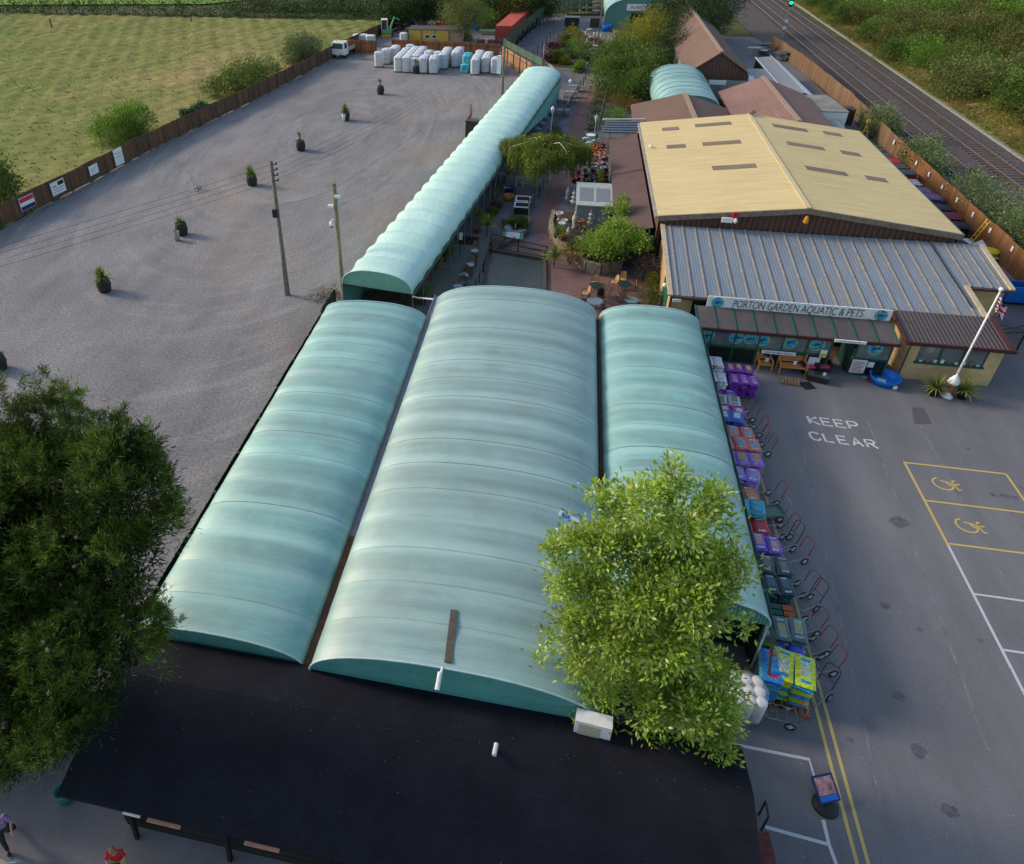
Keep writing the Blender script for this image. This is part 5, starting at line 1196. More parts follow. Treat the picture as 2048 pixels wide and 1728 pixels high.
GM = {'mid': leafmat('mid_green_leaves', [(.055, .10, .02), (.08, .14, .025), (.12, .19, .03), (.15, .21, .045)], .6, .3, .2, (.6, 1.25), .5),
      'dark': leafmat('dark_green_leaves', [(.028, .06, .02), (.045, .085, .022), (.07, .115, .03)], .6, .25, .25, (.55, 1.25), .5),
      'gold': leafmat('golden_leaves', [(.16, .18, .02), (.24, .25, .025), (.32, .3, .04), (.13, .16, .02)], .6, .3, .2, (.6, 1.2), .5),
      'grey': leafmat('grey_green_leaves', [(.08, .11, .05), (.12, .16, .07), (.16, .2, .1)], .6, .3, .2, (.6, 1.2), .5),
      'fresh': leafmat('fresh_green_leaves', [(.10, .2, .02), (.15, .28, .03), (.2, .33, .05)], .5, .35, .3, (.6, 1.2), .7),
      'olive': leafmat('olive_leaves', [(.10, .115, .03), (.14, .15, .04), (.19, .19, .055)], .7, .3, .15, (.6, 1.2), .4),
      'rust': leafmat('russet_leaves', [(.2, .1, .04), (.28, .17, .05), (.18, .16, .05)], .7, .3, .15, (.7, 1.2), .8),
      'wine': leafmat('wine_leaves', [(.12, .02, .03), (.18, .03, .05), (.1, .03, .04)], .6, .3, .2),
      'willow': leafmat('willow_leaves', [(.10, .13, .035), (.15, .18, .05), (.2, .22, .07)], .6, .3, .2, (.55, 1.25), .35)}
# bright green tree in front
def green_tree():
    base = (4.35, 14.3, 0); t = tree_thing('broadleaf_tree', 'bright lime green leafy tree rising between greenhouse and shop', base)
    pts = [(1350, 935, 20), (1340, 975, 34), (1290, 1000, 55), (1230, 1010, 44), (1190, 985, 24), (1415, 1005, 40), (1440, 985, 22), (1455, 1050, 26), (1370, 1050, 60), (1140, 1080, 44), (1100, 1100, 22), (1210, 1090, 75), (1300, 1100, 80),
           (1400, 1120, 65), (1465, 1120, 34), (1500, 1145, 26), (1110, 1160, 34), (1170, 1180, 70), (1280, 1190, 85), (1390, 1200, 75), (1450, 1180, 36), (1150, 1250, 50), (1090, 1280, 20), (1080, 1310, 14), (1240, 1270, 80), (1340, 1280, 80), (1430, 1240, 36), (1490, 1250, 18),
           (1160, 1330, 45), (1210, 1380, 40), (1290, 1350, 60), (1370, 1370, 60), (1440, 1340, 36), (1150, 1400, 26), (1300, 1420, 40), (1390, 1430, 45), (1450, 1410, 34), (1470, 1380, 22), (1290, 1470, 22), (1350, 1475, 22), (1430, 1470, 34), (1455, 1500, 20), (1225, 1440, 18), (1460, 1440, 26)]
    bl = []
    for x, y, r in pts:
        x = 1305+(x-1305)*.95; Y = 14.9-(y-920)/580*3.1; dY = 0 if r < 40 else rnd.uniform(-.5, .5); q = PY(x, y, Y+dY); d = math.dist(q, (0, 0, CAMH)); rr = r*d/F*1.02; bl.append((*q, rr, rr*1.1, rr*.9))
    m = leafmat('lime_leaves', [(.18, .30, .03), (.30, .46, .04), (.40, .56, .06), (.52, .64, .13), (.22, .36, .035), (.36, .50, .06), (.75, .72, .35)], .4, .38, .5, (.6, 1.25), 1.3)  # noise patches darken the leaf colour, painting shade into the crown
    foliage('crown', [(*b[:3], b[3]*.68, b[4]*.68, b[5]*.68) for b in bl], m, t, 1450, 23, .31, .165, .42, .8, .35, 0, .3)
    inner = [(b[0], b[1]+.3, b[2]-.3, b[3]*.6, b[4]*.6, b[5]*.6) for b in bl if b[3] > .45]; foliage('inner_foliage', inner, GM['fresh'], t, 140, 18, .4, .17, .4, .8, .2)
    limbs('trunk', base, [b[:3] for b in bl[::3]], .17, m_bark, t, .4)
green_tree()
def pine():
    base = (-13.6, 10.2, 0); t = tree_thing('pine_tree', 'large dark pine with yellow green tips filling the lower left corner', base)
    P_ = []
    for y in range(892, 1560, 46):
        # silhouette of the right edge
        xe = np.interp(y, [790, 850, 900, 960, 1010, 1060, 1100, 1160, 1210, 1260, 1330, 1400, 1440, 1480, 1520, 1560], [200, 270, 318, 325, 345, 330, 305, 300, 290, 295, 250, 215, 215, 190, 70, 40])
        x = xe-30; first = True
        while x > -260:
            r = rnd.uniform(26, 42) if not first else 24; P_.append((x+rnd.uniform(-12, 12), y+rnd.uniform(-16, 16), r, first)); x -= rnd.uniform(42, 60); first = False
    bl = []; dk = []
    for x, y, r, e in P_:
        Y = 11.6-(y-790)/780*4.4; q = PY(x, y, Y+(0 if e else rnd.uniform(-.9, .9))); d = math.dist(q, (0, 0, CAMH)); rr = r*d/F*1.12; (bl).append((*q, rr, rr, rr*.85))
    # upright shoots on the skyline
    for x, y in ((10, 800), (60, 810), (85, 795), (112, 790), (146, 800), (175, 838), (230, 842), (205, 870), (270, 880), (305, 895), (325, 925), (250, 860), (130, 830), (40, 830), (340, 1000), (350, 1010), (312, 1215), (330, 1212), (300, 1265), (320, 1290)):
        Y = 11.6-(y-790)/780*4.4; q = PY(x, y+4, Y); bl.append((*q, .13, .13, .42)); q = PY(x+rnd.uniform(-10, 10), y+38, Y); bl.append((*q, .3, .3, .4))
    m = leafmat('pine_needles', [(.016, .052, .010), (.032, .085, .014), (.065, .125, .017), (.13, .19, .024), (.27, .30, .045)], .7, .2, .15, (.35, 1.45), .8)
    foliage('crown', bl, m, t, 3200, 30, .3, .17, .08, .7, .8, 0, .2, .05)
    # bottle brush shoots
    big = [b for b in bl]; n = 3300; A = np.array(big); wts = A[:, 3]**2; idx = nr.choice(len(A), n, p=wts/wts.sum()); d = unit(nr.normal(size=(n, 3))); d[:, 2] = np.abs(d[:, 2])*.8-.15; d = unit(d)
    o = A[idx, :3]+d*A[idx, 3:6]*.75; sd = unit(d*.7+np.array([0, 0, .75])+nr.normal(size=(n, 3))*.2); Ls = nr.uniform(.22, .5, n)*np.clip(A[idx, 3]*1.6, .5, 1)
    # leaders on the skyline
    lo = np.array([b[:3] for b in bl if b[3] < .2]); lo2 = np.repeat(lo, 9, 0)+nr.normal(size=(len(lo)*9, 3))*[.06, .06, .3]; o = np.vstack([o, lo-[0, 0, .35], lo2]); sd = np.vstack([sd, np.tile([[0, 0, 1.0]], (len(lo), 1)), unit(nr.normal(size=(len(lo2), 3))*[1, 1, .2]+[0, 0, .7])]); Ls = np.concatenate([Ls, np.full(len(lo), 1.05), np.full(len(lo2), .32)])
    k = 60; f = np.tile(np.linspace(.05, 1, k), len(o)); O = np.repeat(o, k, 0)+np.repeat(sd, k, 0)*(np.repeat(Ls, k)*f)[:, None]; ax = unit(np.cross(np.repeat(sd, k, 0), nr.normal(size=(len(O), 3))))+np.repeat(sd, k, 0)*.75
    v, q = leafquads(O, ax, .15, .10, .05); fastmesh('shoots', v, q, m, t)
    co = [(b[0]-.1, b[1]+.3, b[2]) for b in bl if rnd.random() < .35]
    inner = MB(); inner.smooth = True
    trunk = limbs('trunk', base, [(c[0]-.8, c[1]+.6, c[2]-.8) for c in co[:34]], .32, m_bark, t, .5)
    # cones
    cn = MB(); cn.smooth = True
    for i in range(70):
        b = rnd.choice(bl); c = Vector(b[:3])+(Vector((0, 0, CAMH))-Vector(b[:3])).normalized()*b[3]*.95+Vector((rnd.uniform(-.2, .2), rnd.uniform(-.2, .2), 0))
        e = c+Vector((rnd.uniform(-.12, .12), rnd.uniform(-.12, .12), rnd.uniform(-.05, .08))); cn.tube([c, (c+e)/2, e], [.03, .045, .01], 5)
    each(cn, 'cone', simple('pine_cones', (.2, .15, .12), .8, var=.4, sc=8), t)
    # dark inner mass of old needles
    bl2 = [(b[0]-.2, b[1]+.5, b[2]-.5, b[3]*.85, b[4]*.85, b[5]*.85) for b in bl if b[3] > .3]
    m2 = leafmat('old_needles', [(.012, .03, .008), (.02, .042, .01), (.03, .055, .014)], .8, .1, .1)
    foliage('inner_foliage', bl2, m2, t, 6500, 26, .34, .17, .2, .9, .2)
pine()
# weeping birch by the path
def birch():
    base = P(1066, 375); t = tree_thing('weeping_birch', 'low weeping birch with pale bare branches beside the long tunnel', base)
    n = 2300; pts = []; ax = []
    c = Vector(P(1090, 300, 3.6)); mb = MB(); mb.smooth = True; mb.tube([base, (base[0]+.1, base[1]+.3, 1.7), (c.x-.8, c.y-.9, 3.3), (c.x, c.y, 4.2)], [.2, .18, .13, .1], 10)
    for k in range(7):
        a = k*.9+rnd.uniform(-.2, .2); L_ = rnd.uniform(1.6, 2.9); tip = Vector((c.x+L_*math.cos(a)*1.1, c.y+L_*math.sin(a)*.9, rnd.uniform(3.9, 4.4))); m_ = (tip+Vector((c.x, c.y, 4.3)))/2+Vector((rnd.uniform(-.3, .3), 0, .25)); mb.tube([(c.x, c.y, 4.0), m_, tip, tip+Vector((.3*math.cos(a), .3*math.sin(a), -.4))], [.045, .035, .02, .008], 6)
    mb.build('trunk', simple('birch_bark', (.48, .43, .37), .8, var=.3), t)
    for i in range(5200):
        a = rnd.uniform(0, 6.283); f = math.sqrt(rnd.random()); wob = 1+.15*math.sin(3*a)+.1*math.sin(7*a+1); x = c.x+3.35*f*wob*math.cos(a); y = c.y+2.7*f*wob*math.sin(a); z = 4.55-.9*f*f+.25*math.sin(x*2.3)*math.sin(y*2.1)+rnd.uniform(-.25, .25)
        if math.sin(x*1.9+1)*math.sin(y*1.7)>.75: continue
        Ld = rnd.uniform(.3, 1.0)+1.3*f*rnd.random(); m_ = int(Ld/.085)
        for j in range(m_): pts.append((x+rnd.gauss(0, .05)+(x-c.x)*.04*j*.085, y+rnd.gauss(0, .05), z-j*.085)); ax.append((rnd.gauss(0, .6), rnd.gauss(0, .6), -1))
    v, q = leafquads(np.array(pts), np.array(ax), .12, .5)
    fastmesh('weeping_foliage', v, q, leafmat('birch_leaves', [(.08, .14, .02), (.13, .19, .025), (.2, .25, .035), (.26, .26, .05)], .6, .35, .2, (.5, 1.25), .9), t)
birch()
def bush(name, label, spec, m, cl=160, per=22, cr=.5, size=.16, ratio=.5, group=None, base=None, trunk=0, cat='bush', up=.25, droop=0, shell=.55):
    """spec: (px, py, z, rx, rz) blob centres seen at that pixel at height z"""
    bl = []
    for px, py, z, rx, rz in spec:
        q = P(px, py, z); bl.append((*q, rx, rx*1.05, rz))
    b = base or (np.mean([q[0] for q in bl]), np.mean([q[1] for q in bl]), 0)
    t = tree_thing(name, label, b, cat, group); foliage('crown' if trunk else 'foliage', bl, GM[m] if isinstance(m, str) else m, t, cl, per, cr, size, ratio, shell, up, droop)
    if trunk: limbs('trunk', (b[0], b[1], 0), [q[:3] for q in bl[:7]], trunk, m_bark, t, .45)
    else:
        mb = MB()
        for q in bl[:5]: mb.tube([(b[0], b[1], 0), (q[0], q[1], q[2])], [.05, .02], 5)
        mb.build('stems', m_bark, t)
    return t
# climbing shrub over the stone bed
bush('climbing_shrub', 'bright green spreading shrub over the stone raised bed with one upright shoot', [(1225, 480, 2.3, 1.5, .6), (1187, 488, 1.7, .9, .5), (1270, 482, 2.5, 1.0, .5), (1240, 460, 2.7, .9, .5), (1208, 505, 1.2, .7, .4), (1240, 425, 2.6, .38, .55), (1247, 405, 3.1, .22, .4), (1243, 418, 2.9, .2, .35), (1215, 418, 2.6, .2, .2)], leafmat('yellow_green', [(.16, .26, .03), (.23, .35, .04), (.3, .42, .07)], .5, .35, .3, (.6, 1.25), .9), 520, 26, .4, .15, .55, shell=.5)
# left fence bushes
bush('bush', 'rounded two lobed green bush behind the brown fence above the tall white board', [(268, 240, 1.5, 2.0, 1.7), (215, 262, 1.3, 1.8, 1.4), (245, 250, 1.3, 1.8, 1.4)], 'fresh', 420, 26, .6, .2)
bush('bush', 'broad dark green bush behind the middle of the brown fence', [(450, 165, 1.6, 2.0, 1.5), (485, 150, 1.9, 2.3, 1.9), (535, 137, 1.5, 1.9, 1.4), (510, 150, 1.4, 1.9, 1.3), (425, 178, 1.1, 1.2, 1.0)], 'mid', 520, 24, .65, .2)
bush('bush', 'round grey green bush behind the brown fence near the parked truck', [(605, 98, 2.0, 2.4, 2.0), (590, 108, 1.4, 1.8, 1.4), (620, 100, 1.7, 1.9, 1.8)], 'grey', 380, 24, .7, .22)
bush('tree', 'dark leafy tree cut by the left edge behind the notice boards', [(-12, 345, 2.6, 1.6, 2.0), (-8, 385, 1.5, 1.5, 1.3), (-30, 360, 2.0, 2.2, 2.0)], 'mid', 260, 24, .6, .22, trunk=.12, cat='tree')
t_iv = bush('climbing_ivy', 'dark green climber hanging over the brown fence between the two bushes', [(372, 228, 1.35, .5, .5), (390, 222, 1.4, .5, .5), (405, 216, 1.4, .5, .55), (380, 235, .9, .4, .5), (400, 226, .9, .4, .4)], leafmat('ivy', [(.01, .07, .03), (.015, .1, .045), (.02, .13, .05)], .5, .2), 240, 20, .3, .16, shell=.3)
# railway fence bushes
for lab, sp in (('pale flowering bush growing behind the railway fence, farthest of four', [(1760, 240, 1.6, 1.6, 1.3), (1775, 255, 1.2, 1.3, 1.0)]),
                ('pale flowering bush behind the railway fence opposite the red covers', [(1842, 305, 1.5, 1.5, 1.3), (1860, 325, 1.3, 1.3, 1.1), (1830, 318, 1.0, 1.0, .8)]),
                ('large pale flowering bush behind the row of fence plaques', [(1950, 385, 1.6, 1.7, 1.5), (1985, 410, 1.5, 1.8, 1.4), (1925, 380, 1.3, 1.3, 1.1), (2010, 440, 1.3, 1.5, 1.2)]),
                ('leafy bush at the right edge behind the railway fence', [(2042, 465, 1.4, 1.5, 1.3), (2065, 450, 1.5, 1.8, 1.5)])):
    bush('bush', lab, sp, leafmat('elder_leaves', [(.10, .16, .04), (.14, .21, .06), (.2, .26, .1), (.36, .38, .26)], .6, .3, .2, (.65, 1.2), .8) if 'elder' not in GM else GM['elder'], 330, 24, .55, .16, shell=.6, group='bushes behind the railway fence')
# big shrubbery behind the path
bush('laurel', 'large rounded laurel bush overhanging the far end of the brick path', [(1240, 120, 3.0, 3.0, 2.4), (1225, 150, 2.3, 2.4, 2.0), (1285, 140, 2.8, 2.8, 2.3), (1270, 175, 1.9, 2.2, 1.6), (1245, 175, 1.7, 1.8, 1.4), (1215, 110, 3.0, 1.8, 1.7), (1305, 175, 1.7, 1.5, 1.4)], 'mid', 1000, 26, .7, .24, trunk=.15)
for lab, sp in (('golden conifer leaning over the path nearest the PLANTS tunnel', [(1302, 48, 3.6, 2.2, 2.4), (1288, 66, 3.0, 2.0, 2.0), (1304, 68, 3.4, 2.4, 2.2)]),
                ('golden conifer directly above the laurel bush', [(1262, 75, 3.4, 2.4, 2.3), (1248, 95, 2.6, 2.0, 1.8), (1290, 90, 3.0, 2.4, 2.2)])):
    bush('golden_conifer', lab, sp, 'gold', 480, 26, .7, .24, .3, trunk=.12, cat='tree', up=.6)
for lab, sp in (('dark conifer to the right of the golden ones, at the photo top', [(1340, 15, 5.2, 3.2, 4.0), (1325, 40, 3.6, 2.8, 3.0), (1360, 40, 4.0, 2.8, 3.2)]),
                ('dark tree between the golden conifers and the long barn', [(1390, 20, 4.6, 3.2, 3.6), (1370, 65, 3.2, 2.6, 2.8), (1405, 50, 3.4, 2.6, 2.8)]),
                ('tall dark tree beside the far end of the barn ridge', [(1440, 5, 4.6, 3.4, 3.8), (1425, 30, 3.8, 2.6, 3.2)]),
                ('deep green shrub mass left of the short ribbed polytunnel', [(1335, 95, 2.8, 2.8, 2.4), (1320, 125, 2.0, 2.2, 1.8), (1355, 110, 2.2, 1.8, 1.8), (1330, 70, 3.0, 2.4, 2.4)])):
    bush('dark_tree', lab, sp, 'dark', 560, 24, .8, .26, .4, trunk=.2, cat='tree')
bush('tall_grass_clump', 'bright green weedy clump between the fence and brown roofs', [(1228, 228, .5, 1.1, .6), (1240, 238, .4, .9, .5), (1215, 245, .4, .7, .5)], 'fresh', 150, 24, .4, .2, .15, up=1.2)
bush('dry_bush', 'brown dying brush between the laurel and brown roofs', [(1240, 205, .8, 1.4, .8), (1262, 212, .7, 1.2, .7)], 'rust', 200, 22, .5, .2, .15, up=.8)
# trees along the top
topt = [(800, 22, 'dark', 'dark rounded tree at the top behind the excavator'), (850, 15, 'dark', 'dark tree behind the timber heap'), (890, 10, 'mid', 'shaggy tree behind the timber heap, left of the pollarded willow'),
        (985, 12, 'dark', 'dark tree to the right of the pollarded willow'), (1030, 15, 'olive', 'loose olive tree above the blue skip'), (1075, 8, 'dark', 'dark tree at the top beside the red container')]
for x, y, m, lab in topt:
    bush('tree', lab, [(x, y-16, 4.2, 3.6, 3.4), (x+14, y+4, 2.6, 2.4, 1.9), (x-16, y+2, 2.8, 2.4, 1.9)], m, 420, 22, .9, .32, .45, trunk=.2, cat='tree')
bush('willow', 'pollarded willow with pale green crown beside the yellow cabin', [(925, 10, 6.0, 3.2, 2.6), (915, 28, 4.6, 2.4, 2.0), (940, 25, 4.8, 2.4, 2.2), (925, 45, 3.4, 1.2, 1.4)], 'willow', 460, 22, .8, .28, .3, trunk=.32, cat='tree', droop=.5, base=P(921, 72))
bush('bush', 'bushy plant at the foot of the pollarded willow', [(918, 70, .7, 1.8, .9), (928, 74, .6, 1.4, .8)], 'mid', 160, 20, .5, .2)
bush('bush', 'flowering bush at the edge of the yard above the blue skip', [(975, 38, 1.8, 1.8, 1.6), (968, 48, 1.2, 1.4, 1.0)], 'fresh', 160, 20, .6, .24)
# hedgerow
def hedge():
    bl = []
    for i in range(60):
        x = -130+i*2.05; y = 138.5+.16*(x+130)*.14+rnd.uniform(-.6, .6); bl.append((x, y, 1.1+.3*rnd.random(), 1.8, 1.5, 1.3+.5*rnd.random()))
    for i in range(26):
        x = -66+i*1.6; bl.append((x, 146+rnd.uniform(-2, 4), 1.4, 2.2, 2.2, 1.8))
    t = tree_thing('hedgerow', 'long dark hedgerow between the rough field and bright pasture', (-60, 140, 0), 'hedge'); foliage('foliage', bl, GM['dark'], t, 1500, 20, .9, .34, .5, .5)
    mb = MB()
    for i in range(40): x = -128+i*3; mb.tube([(x, 139, 0), (x+.2, 139, 1.6)], [.08, .03], 5)
    each(mb, 'stem', m_bark, t)
hedge()
for i, x in enumerate((-88.5, -75.0, -83.0)):
    q = ((355, 38), (383, 45), (105, 60))[i]; w_ = P(*q); solo('fence_post', MB().tube([(w_[0], w_[1], 0), (w_[0], w_[1], 1.9)], .12, 6), m_wood_dark, ('short grey post in the gap of the hedgerow', 'dark leaning post right of the hedgerow gap', 'old stump post beside the hedgerow, far left')[i], 'post')
# embankment bushes: copies of four shapes
def bank():
    protos = []
    for k, (m, cl) in enumerate((('mid', 260), ('olive', 240), ('willow', 240), ('fresh', 200))):
        t = thing('embankment_bush', 'bush', 'bush', (0, 0, 0), world=False)
        bl = [(0, 0, 1.4, 2.2, 2.2, 1.6), (1.2, .8, 1.0, 1.6, 1.6, 1.3), (-1.1, -.9, 1.1, 1.6, 1.5, 1.3), (.2, 1.3, 1.9, 1.3, 1.3, 1.2)]
        foliage('foliage', bl, GM[m], t, cl, 22, .6, .2, .5, .6)
        mb = MB(); mb.tube([(0, 0, -.5), (0, 0, 1.4)], [.1, .04], 6).tube([(0, 0, .2), (1, .7, 1.2)], [.06, .03], 5); mb.build('stems', m_bark, t); protos.append(t)
    spots = []
    for i in range(5200):
        x = rnd.uniform(43.5, 110); y = rnd.uniform(70, 185); dv = np.array([x, y, 2-CAMH]); dp = dv@FWD; px = CX+F*(dv@RT)/dp; py = CY-F*(dv@UP)/dp
        if not (1600 < px < 2110 and py > -50): continue
        lim = np.interp(y, [55, 72, 90, 110, 125, 170], [49.0, 47.6, 44.8, 43.2, 42.8, 44.5])
        if x < lim: continue
        if math.hypot(px-2040, (py-88)*2) < 45: continue
        if any(math.hypot(x-a, y-b) < 2.1+.009*y for a, b in spots): continue
        spots.append((x, y))
    lab = {0: 'mid green bush in the thicket on the railway embankment', 1: 'olive brown bush in the thicket on the railway embankment', 2: 'pale feathery bush in the thicket on the railway embankment', 3: 'bright green bush in the thicket on the railway embankment'}
    used = [0]*4
    for x, y in spots:
        k = rnd.choice((0, 0, 1, 1, 2, 3)); z = .05+min(1, max(0, (x-42)/9))**1.3*1.8-.3; s = rnd.uniform(.85, 1.5)
        if not used[k]: o = protos[k]; o.location = (x, y, z); o.scale = (s, s, s*.95); used[k] = 1; o['label'] = lab[k]; o['group'] = lab[k].replace('bush', 'bushes')
        else: dup(protos[k], (x, y, z), rnd.uniform(0, 6.28), lab[k], lab[k].replace('bush', 'bushes'), (s, s, s*rnd.uniform(.8, 1.1)))
    for k in range(4):
        if not used[k]: bpy.data.objects.remove(protos[k])
bank()
# ---------------- patio furniture ----------------
m_wick = simple('tan_wicker', (.50, .31, .14), .7, var=.25, sc=20); m_gtop = newmat('pale_glass_top'); setp(m_gtop, (.13, .19, .21), .12, .6); m_gdark = newmat('dark_glass_top'); setp(m_gdark, (.03, .045, .045), .12, .6)
def mk_table(label, loc, mtop, r=.47, h=.72):
    t = thing('round_table', label, 'table', loc, 0, 'round cafe tables', world=False)
    mb = MB(); mb.lathe([(r, h-.02), (r, h)], n=24); mb.build('table_top', mtop, t)
    mb = MB(); mb.lathe([(r, h-.03), (r+.015, h-.01), (r, h+.005)], n=24, cap=False); mb.build('rim', m_iron, t)
    for k in range(4): a = k*math.pi/2+.4; mb = MB(); mb.tube([(r*.75*math.cos(a), r*.75*math.sin(a), 0), (r*.25*math.cos(a), r*.25*math.sin(a), h*.5), (r*.6*math.cos(a), r*.6*math.sin(a), h-.025)], .014, 6); mb.build('leg', m_iron, t)
    return t
def mk_chair(label, loc, rz, m, group, w_=.44):
    t = thing('cafe_chair', label, 'chair', loc, rz, group, world=False)
    mb = MB(); mb.smooth = False; mb.lathe([(.21, .42), (.22, .44), (.21, .455)], n=14); mb.build('seat', m, t)
    mb = MB(); mb.grid(lambda u, v: ((u-.5)*.42*(1-.35*v*v), -.2-.07*v+.05*(2*u-1)**2, .46+.42*v), 6, 5); mb.grid(lambda u, v: ((u-.5)*.42*(1-.35*v*v), -.215-.07*v+.05*(2*u-1)**2, .46+.42*v), 6, 5); mb.build('backrest', m, t)
    mb = MB(); mb.tube([(-.22, -.2, .42), (-.2, -.24, .75), (-.1, -.3, .9), (.1, -.3, .9), (.2, -.24, .75), (.22, -.2, .42)], .013, 6).tube([(-.22, -.2, .62), (-.24, .15, .64), (-.2, .2, .44)], .012).tube([(.22, -.2, .62), (.24, .15, .64), (.2, .2, .44)], .012); mb.build('frame', m_iron, t)
    for x in (-.19, .19):
        for y in (-.2, .18): mb = MB(); mb.tube([(x, y, .43), (x*1.15, y*1.2, 0)], .012, 5); mb.build('leg', m_iron, t)
    return t
tabs = [((1193, 571), m_gdark, 'dark glass round table at the left on the brick patio'), ((1249, 568), m_gdark, 'dark glass round table nearest the flowering bushes'), ((1190, 602), m_gtop, 'larger pale glass round table with black chairs around it'), ((1264, 600), m_gtop, 'pale glass round table at the right front of the patio')]
for (px, py), m, lab in tabs: q = P(px, py, .72); mk_table(lab, (q[0], q[1], .016), m, .5 if m is m_gtop and px < 1200 else .44)
cw = None; cb = None
chs = [(1190, 561, 180, 0, 'wicker chair with its back to the stone bed at the left dark table'), (1172, 582, 110, 0, 'wicker chair on the left side of the left dark table'), (1214, 578, -110, 0, 'wicker chair on the right side of the left dark table'),
       (1247, 554, 180, 0, 'wicker chair behind the dark table nearest the flowers'), (1229, 560, 120, 0, 'wicker chair left of the dark table nearest the flowers'), (1280, 568, -100, 0, 'wicker chair right of the dark table nearest the flowers'), (1243, 586, 10, 0, 'wicker chair between the dark and pale tables at the right'),
       (1207, 626, 0, 0, 'wicker chair peeping over the greenhouse end between the two roofs'), (1170, 596, 100, 1, 'black chair left of the larger pale table'), (1203, 590, 190, 1, 'black chair behind the larger pale table'), (1212, 614, -60, 1, 'black chair at the front right of the larger pale table'),
       (1242, 600, 100, 1, 'black chair left of the smaller pale table'), (1243, 612, 60, 1, 'black chair at the front left of the smaller pale table'), (1284, 611, -70, 1, 'black chair right of the smaller pale table')]
for px, py, rz, k, lab in chs:
    q = P(px, py, .6); loc = (q[0], q[1], .016); g = 'wicker cafe chairs on the patio' if k == 0 else 'black cafe chairs on the patio'
    src = cb if k else cw
    if src is None:
        src = mk_chair(lab, loc, R(rz), m_iron if k else m_wick, g)
        if k: cb = src
        else: cw = src
    else: dup(src, loc, R(rz), lab, g)
# deck
dk = [P(*c)[:2] for c in ((985, 470), (940, 470), (900, 480), (850, 560), (800, 640), (905, 650), (950, 572), (975, 500), (988, 478))]
mb = MB(); mb.prism(dk, 0.0, .10); m_deck = mat('grey_deck_boards', (.17, .175, .16), .85, .2, .2, 1.0, bs=.5, bd=.01, stretch=(.3, 7, 1)); struct('deck', mb, m_deck)
dt = None
for i, (px, py) in enumerate(((949, 501), (940, 529), (928, 550), (916, 572))):
    q = P(px, py, .82); lab = ('small round table on the deck, farthest from the greenhouse', 'second farthest small round table on the deck', 'small round deck table next to the greenhouse end one', 'small round deck table closest to the greenhouse end')[i]
    if dt is None: dt = mk_table(lab, (q[0], q[1], .1), m_gtop, .3)
    else: dup(dt, (q[0], q[1], .1), 0, lab)
dc = None
for i, (px, py, rz, lab) in enumerate(((951, 492, 180, 'brown chair behind the farthest deck table'), (948, 512, 0, 'brown chair in front of the farthest deck table'), (945, 519, 180, 'brown chair behind the second deck table'), (938, 537, 0, 'brown chair in front of the second deck table'), (931, 540, 180, 'brown chair behind the third deck table'), (925, 560, 180, 'brown chair behind the nearest deck table'), (913, 584, 0, 'brown chair half hidden by the greenhouse end'))):
    q = P(px, py, .7); loc = (q[0], q[1], .1)
    if dc is None: dc = mk_chair(lab, loc, R(rz), simple('brown_wicker', (.24, .15, .1), .7), 'brown chairs on the deck')
    else: dup(dc, loc, R(rz), lab)
# pond with fountain bars and timber rails
pp = [P(*c)[:2] for c in ((977, 502), (1089, 521), (1089, 590), (968, 590))]
m_water = newmat('pond_water'); setp(m_water, (.055, .06, .045), .12, .5); bump(m_water, noise(m_water, pos(m_water, (1, 2.5, 1)), 3.5, 4, .6, 1), .6, .05); mb = MB(); mb.poly([(x, y, .06) for x, y in pp]); struct('water', mb, m_water)
t = thing('pond_surround', 'low timber edge round the rippled pond by the deck', 'pond edging', (*pp[0], 0)); mb = MB()
for a, b in zip(pp, pp[1:]+pp[:1]): mb.beam((*a, .1), (*b, .1), .18, .2)
mb.build('timbers', m_wood_dark, t)
def rail(label, pts, h=.95, m=m_wood_dark, name='handrail', posts=1.4, low=True):
    t = thing(name, label, 'railing', (*pts[0], 0)); mb = MB()
    for a, b in zip(pts[:-1], pts[1:]):
        mb.beam((*a, h), (*b, h), .09, .05)
        if low: mb.beam((*a, h*.5), (*b, h*.5), .05, .04)
    mb.build('rails', m, t); pb = MB()
    for a, b in zip(pts[:-1], pts[1:]):
        L_ = math.dist(a, b); n = max(1, int(L_/posts))
        for i in range(n+1): x = a[0]+(b[0]-a[0])*i/n; y = a[1]+(b[1]-a[1])*i/n; pb.box(x-.04, x+.04, y-.04, y+.04, 0, h+.06)
    pb.build('posts', m, t); return t
G = lambda *c: P(*c)[:2]
rail('weathered rail between the deck tables and the pond', [G(982, 488), G(966, 545), G(950, 590)], 1.0)
rail('black iron rail with sagging bars in front of the pond', [G(982, 506), G(1088, 525)], .9, m_iron, posts=2.2)
rail('thin rail beside the sloping brick strip', [G(981, 490), G(1092, 517)], .9, m_iron, posts=1.6)
rail('timber rail along the bed left of the brick path', [G(1056, 470), G(1056, 425), G(1078, 395), G(1094, 366)], .95)
rail('dark timber rail beside the raised beds under the long tunnel', [G(1085, 285), G(1104, 262), G(1135, 222), G(1160, 175)], .8)
rail('timber rail down the side of the long tunnel near the birch', [G(1010, 372), G(985, 410), G(960, 450)], .9)
rail('wooden fence rail right of the planted border', [G(1218, 170), G(1208, 215), G(1196, 262), G(1190, 300)], 1.5, posts=1.8)
rail('wooden fence rail between the terracotta pots and the lean-to', [G(1222, 255), G(1215, 300), G(1208, 345)], 1.5, posts=1.8)
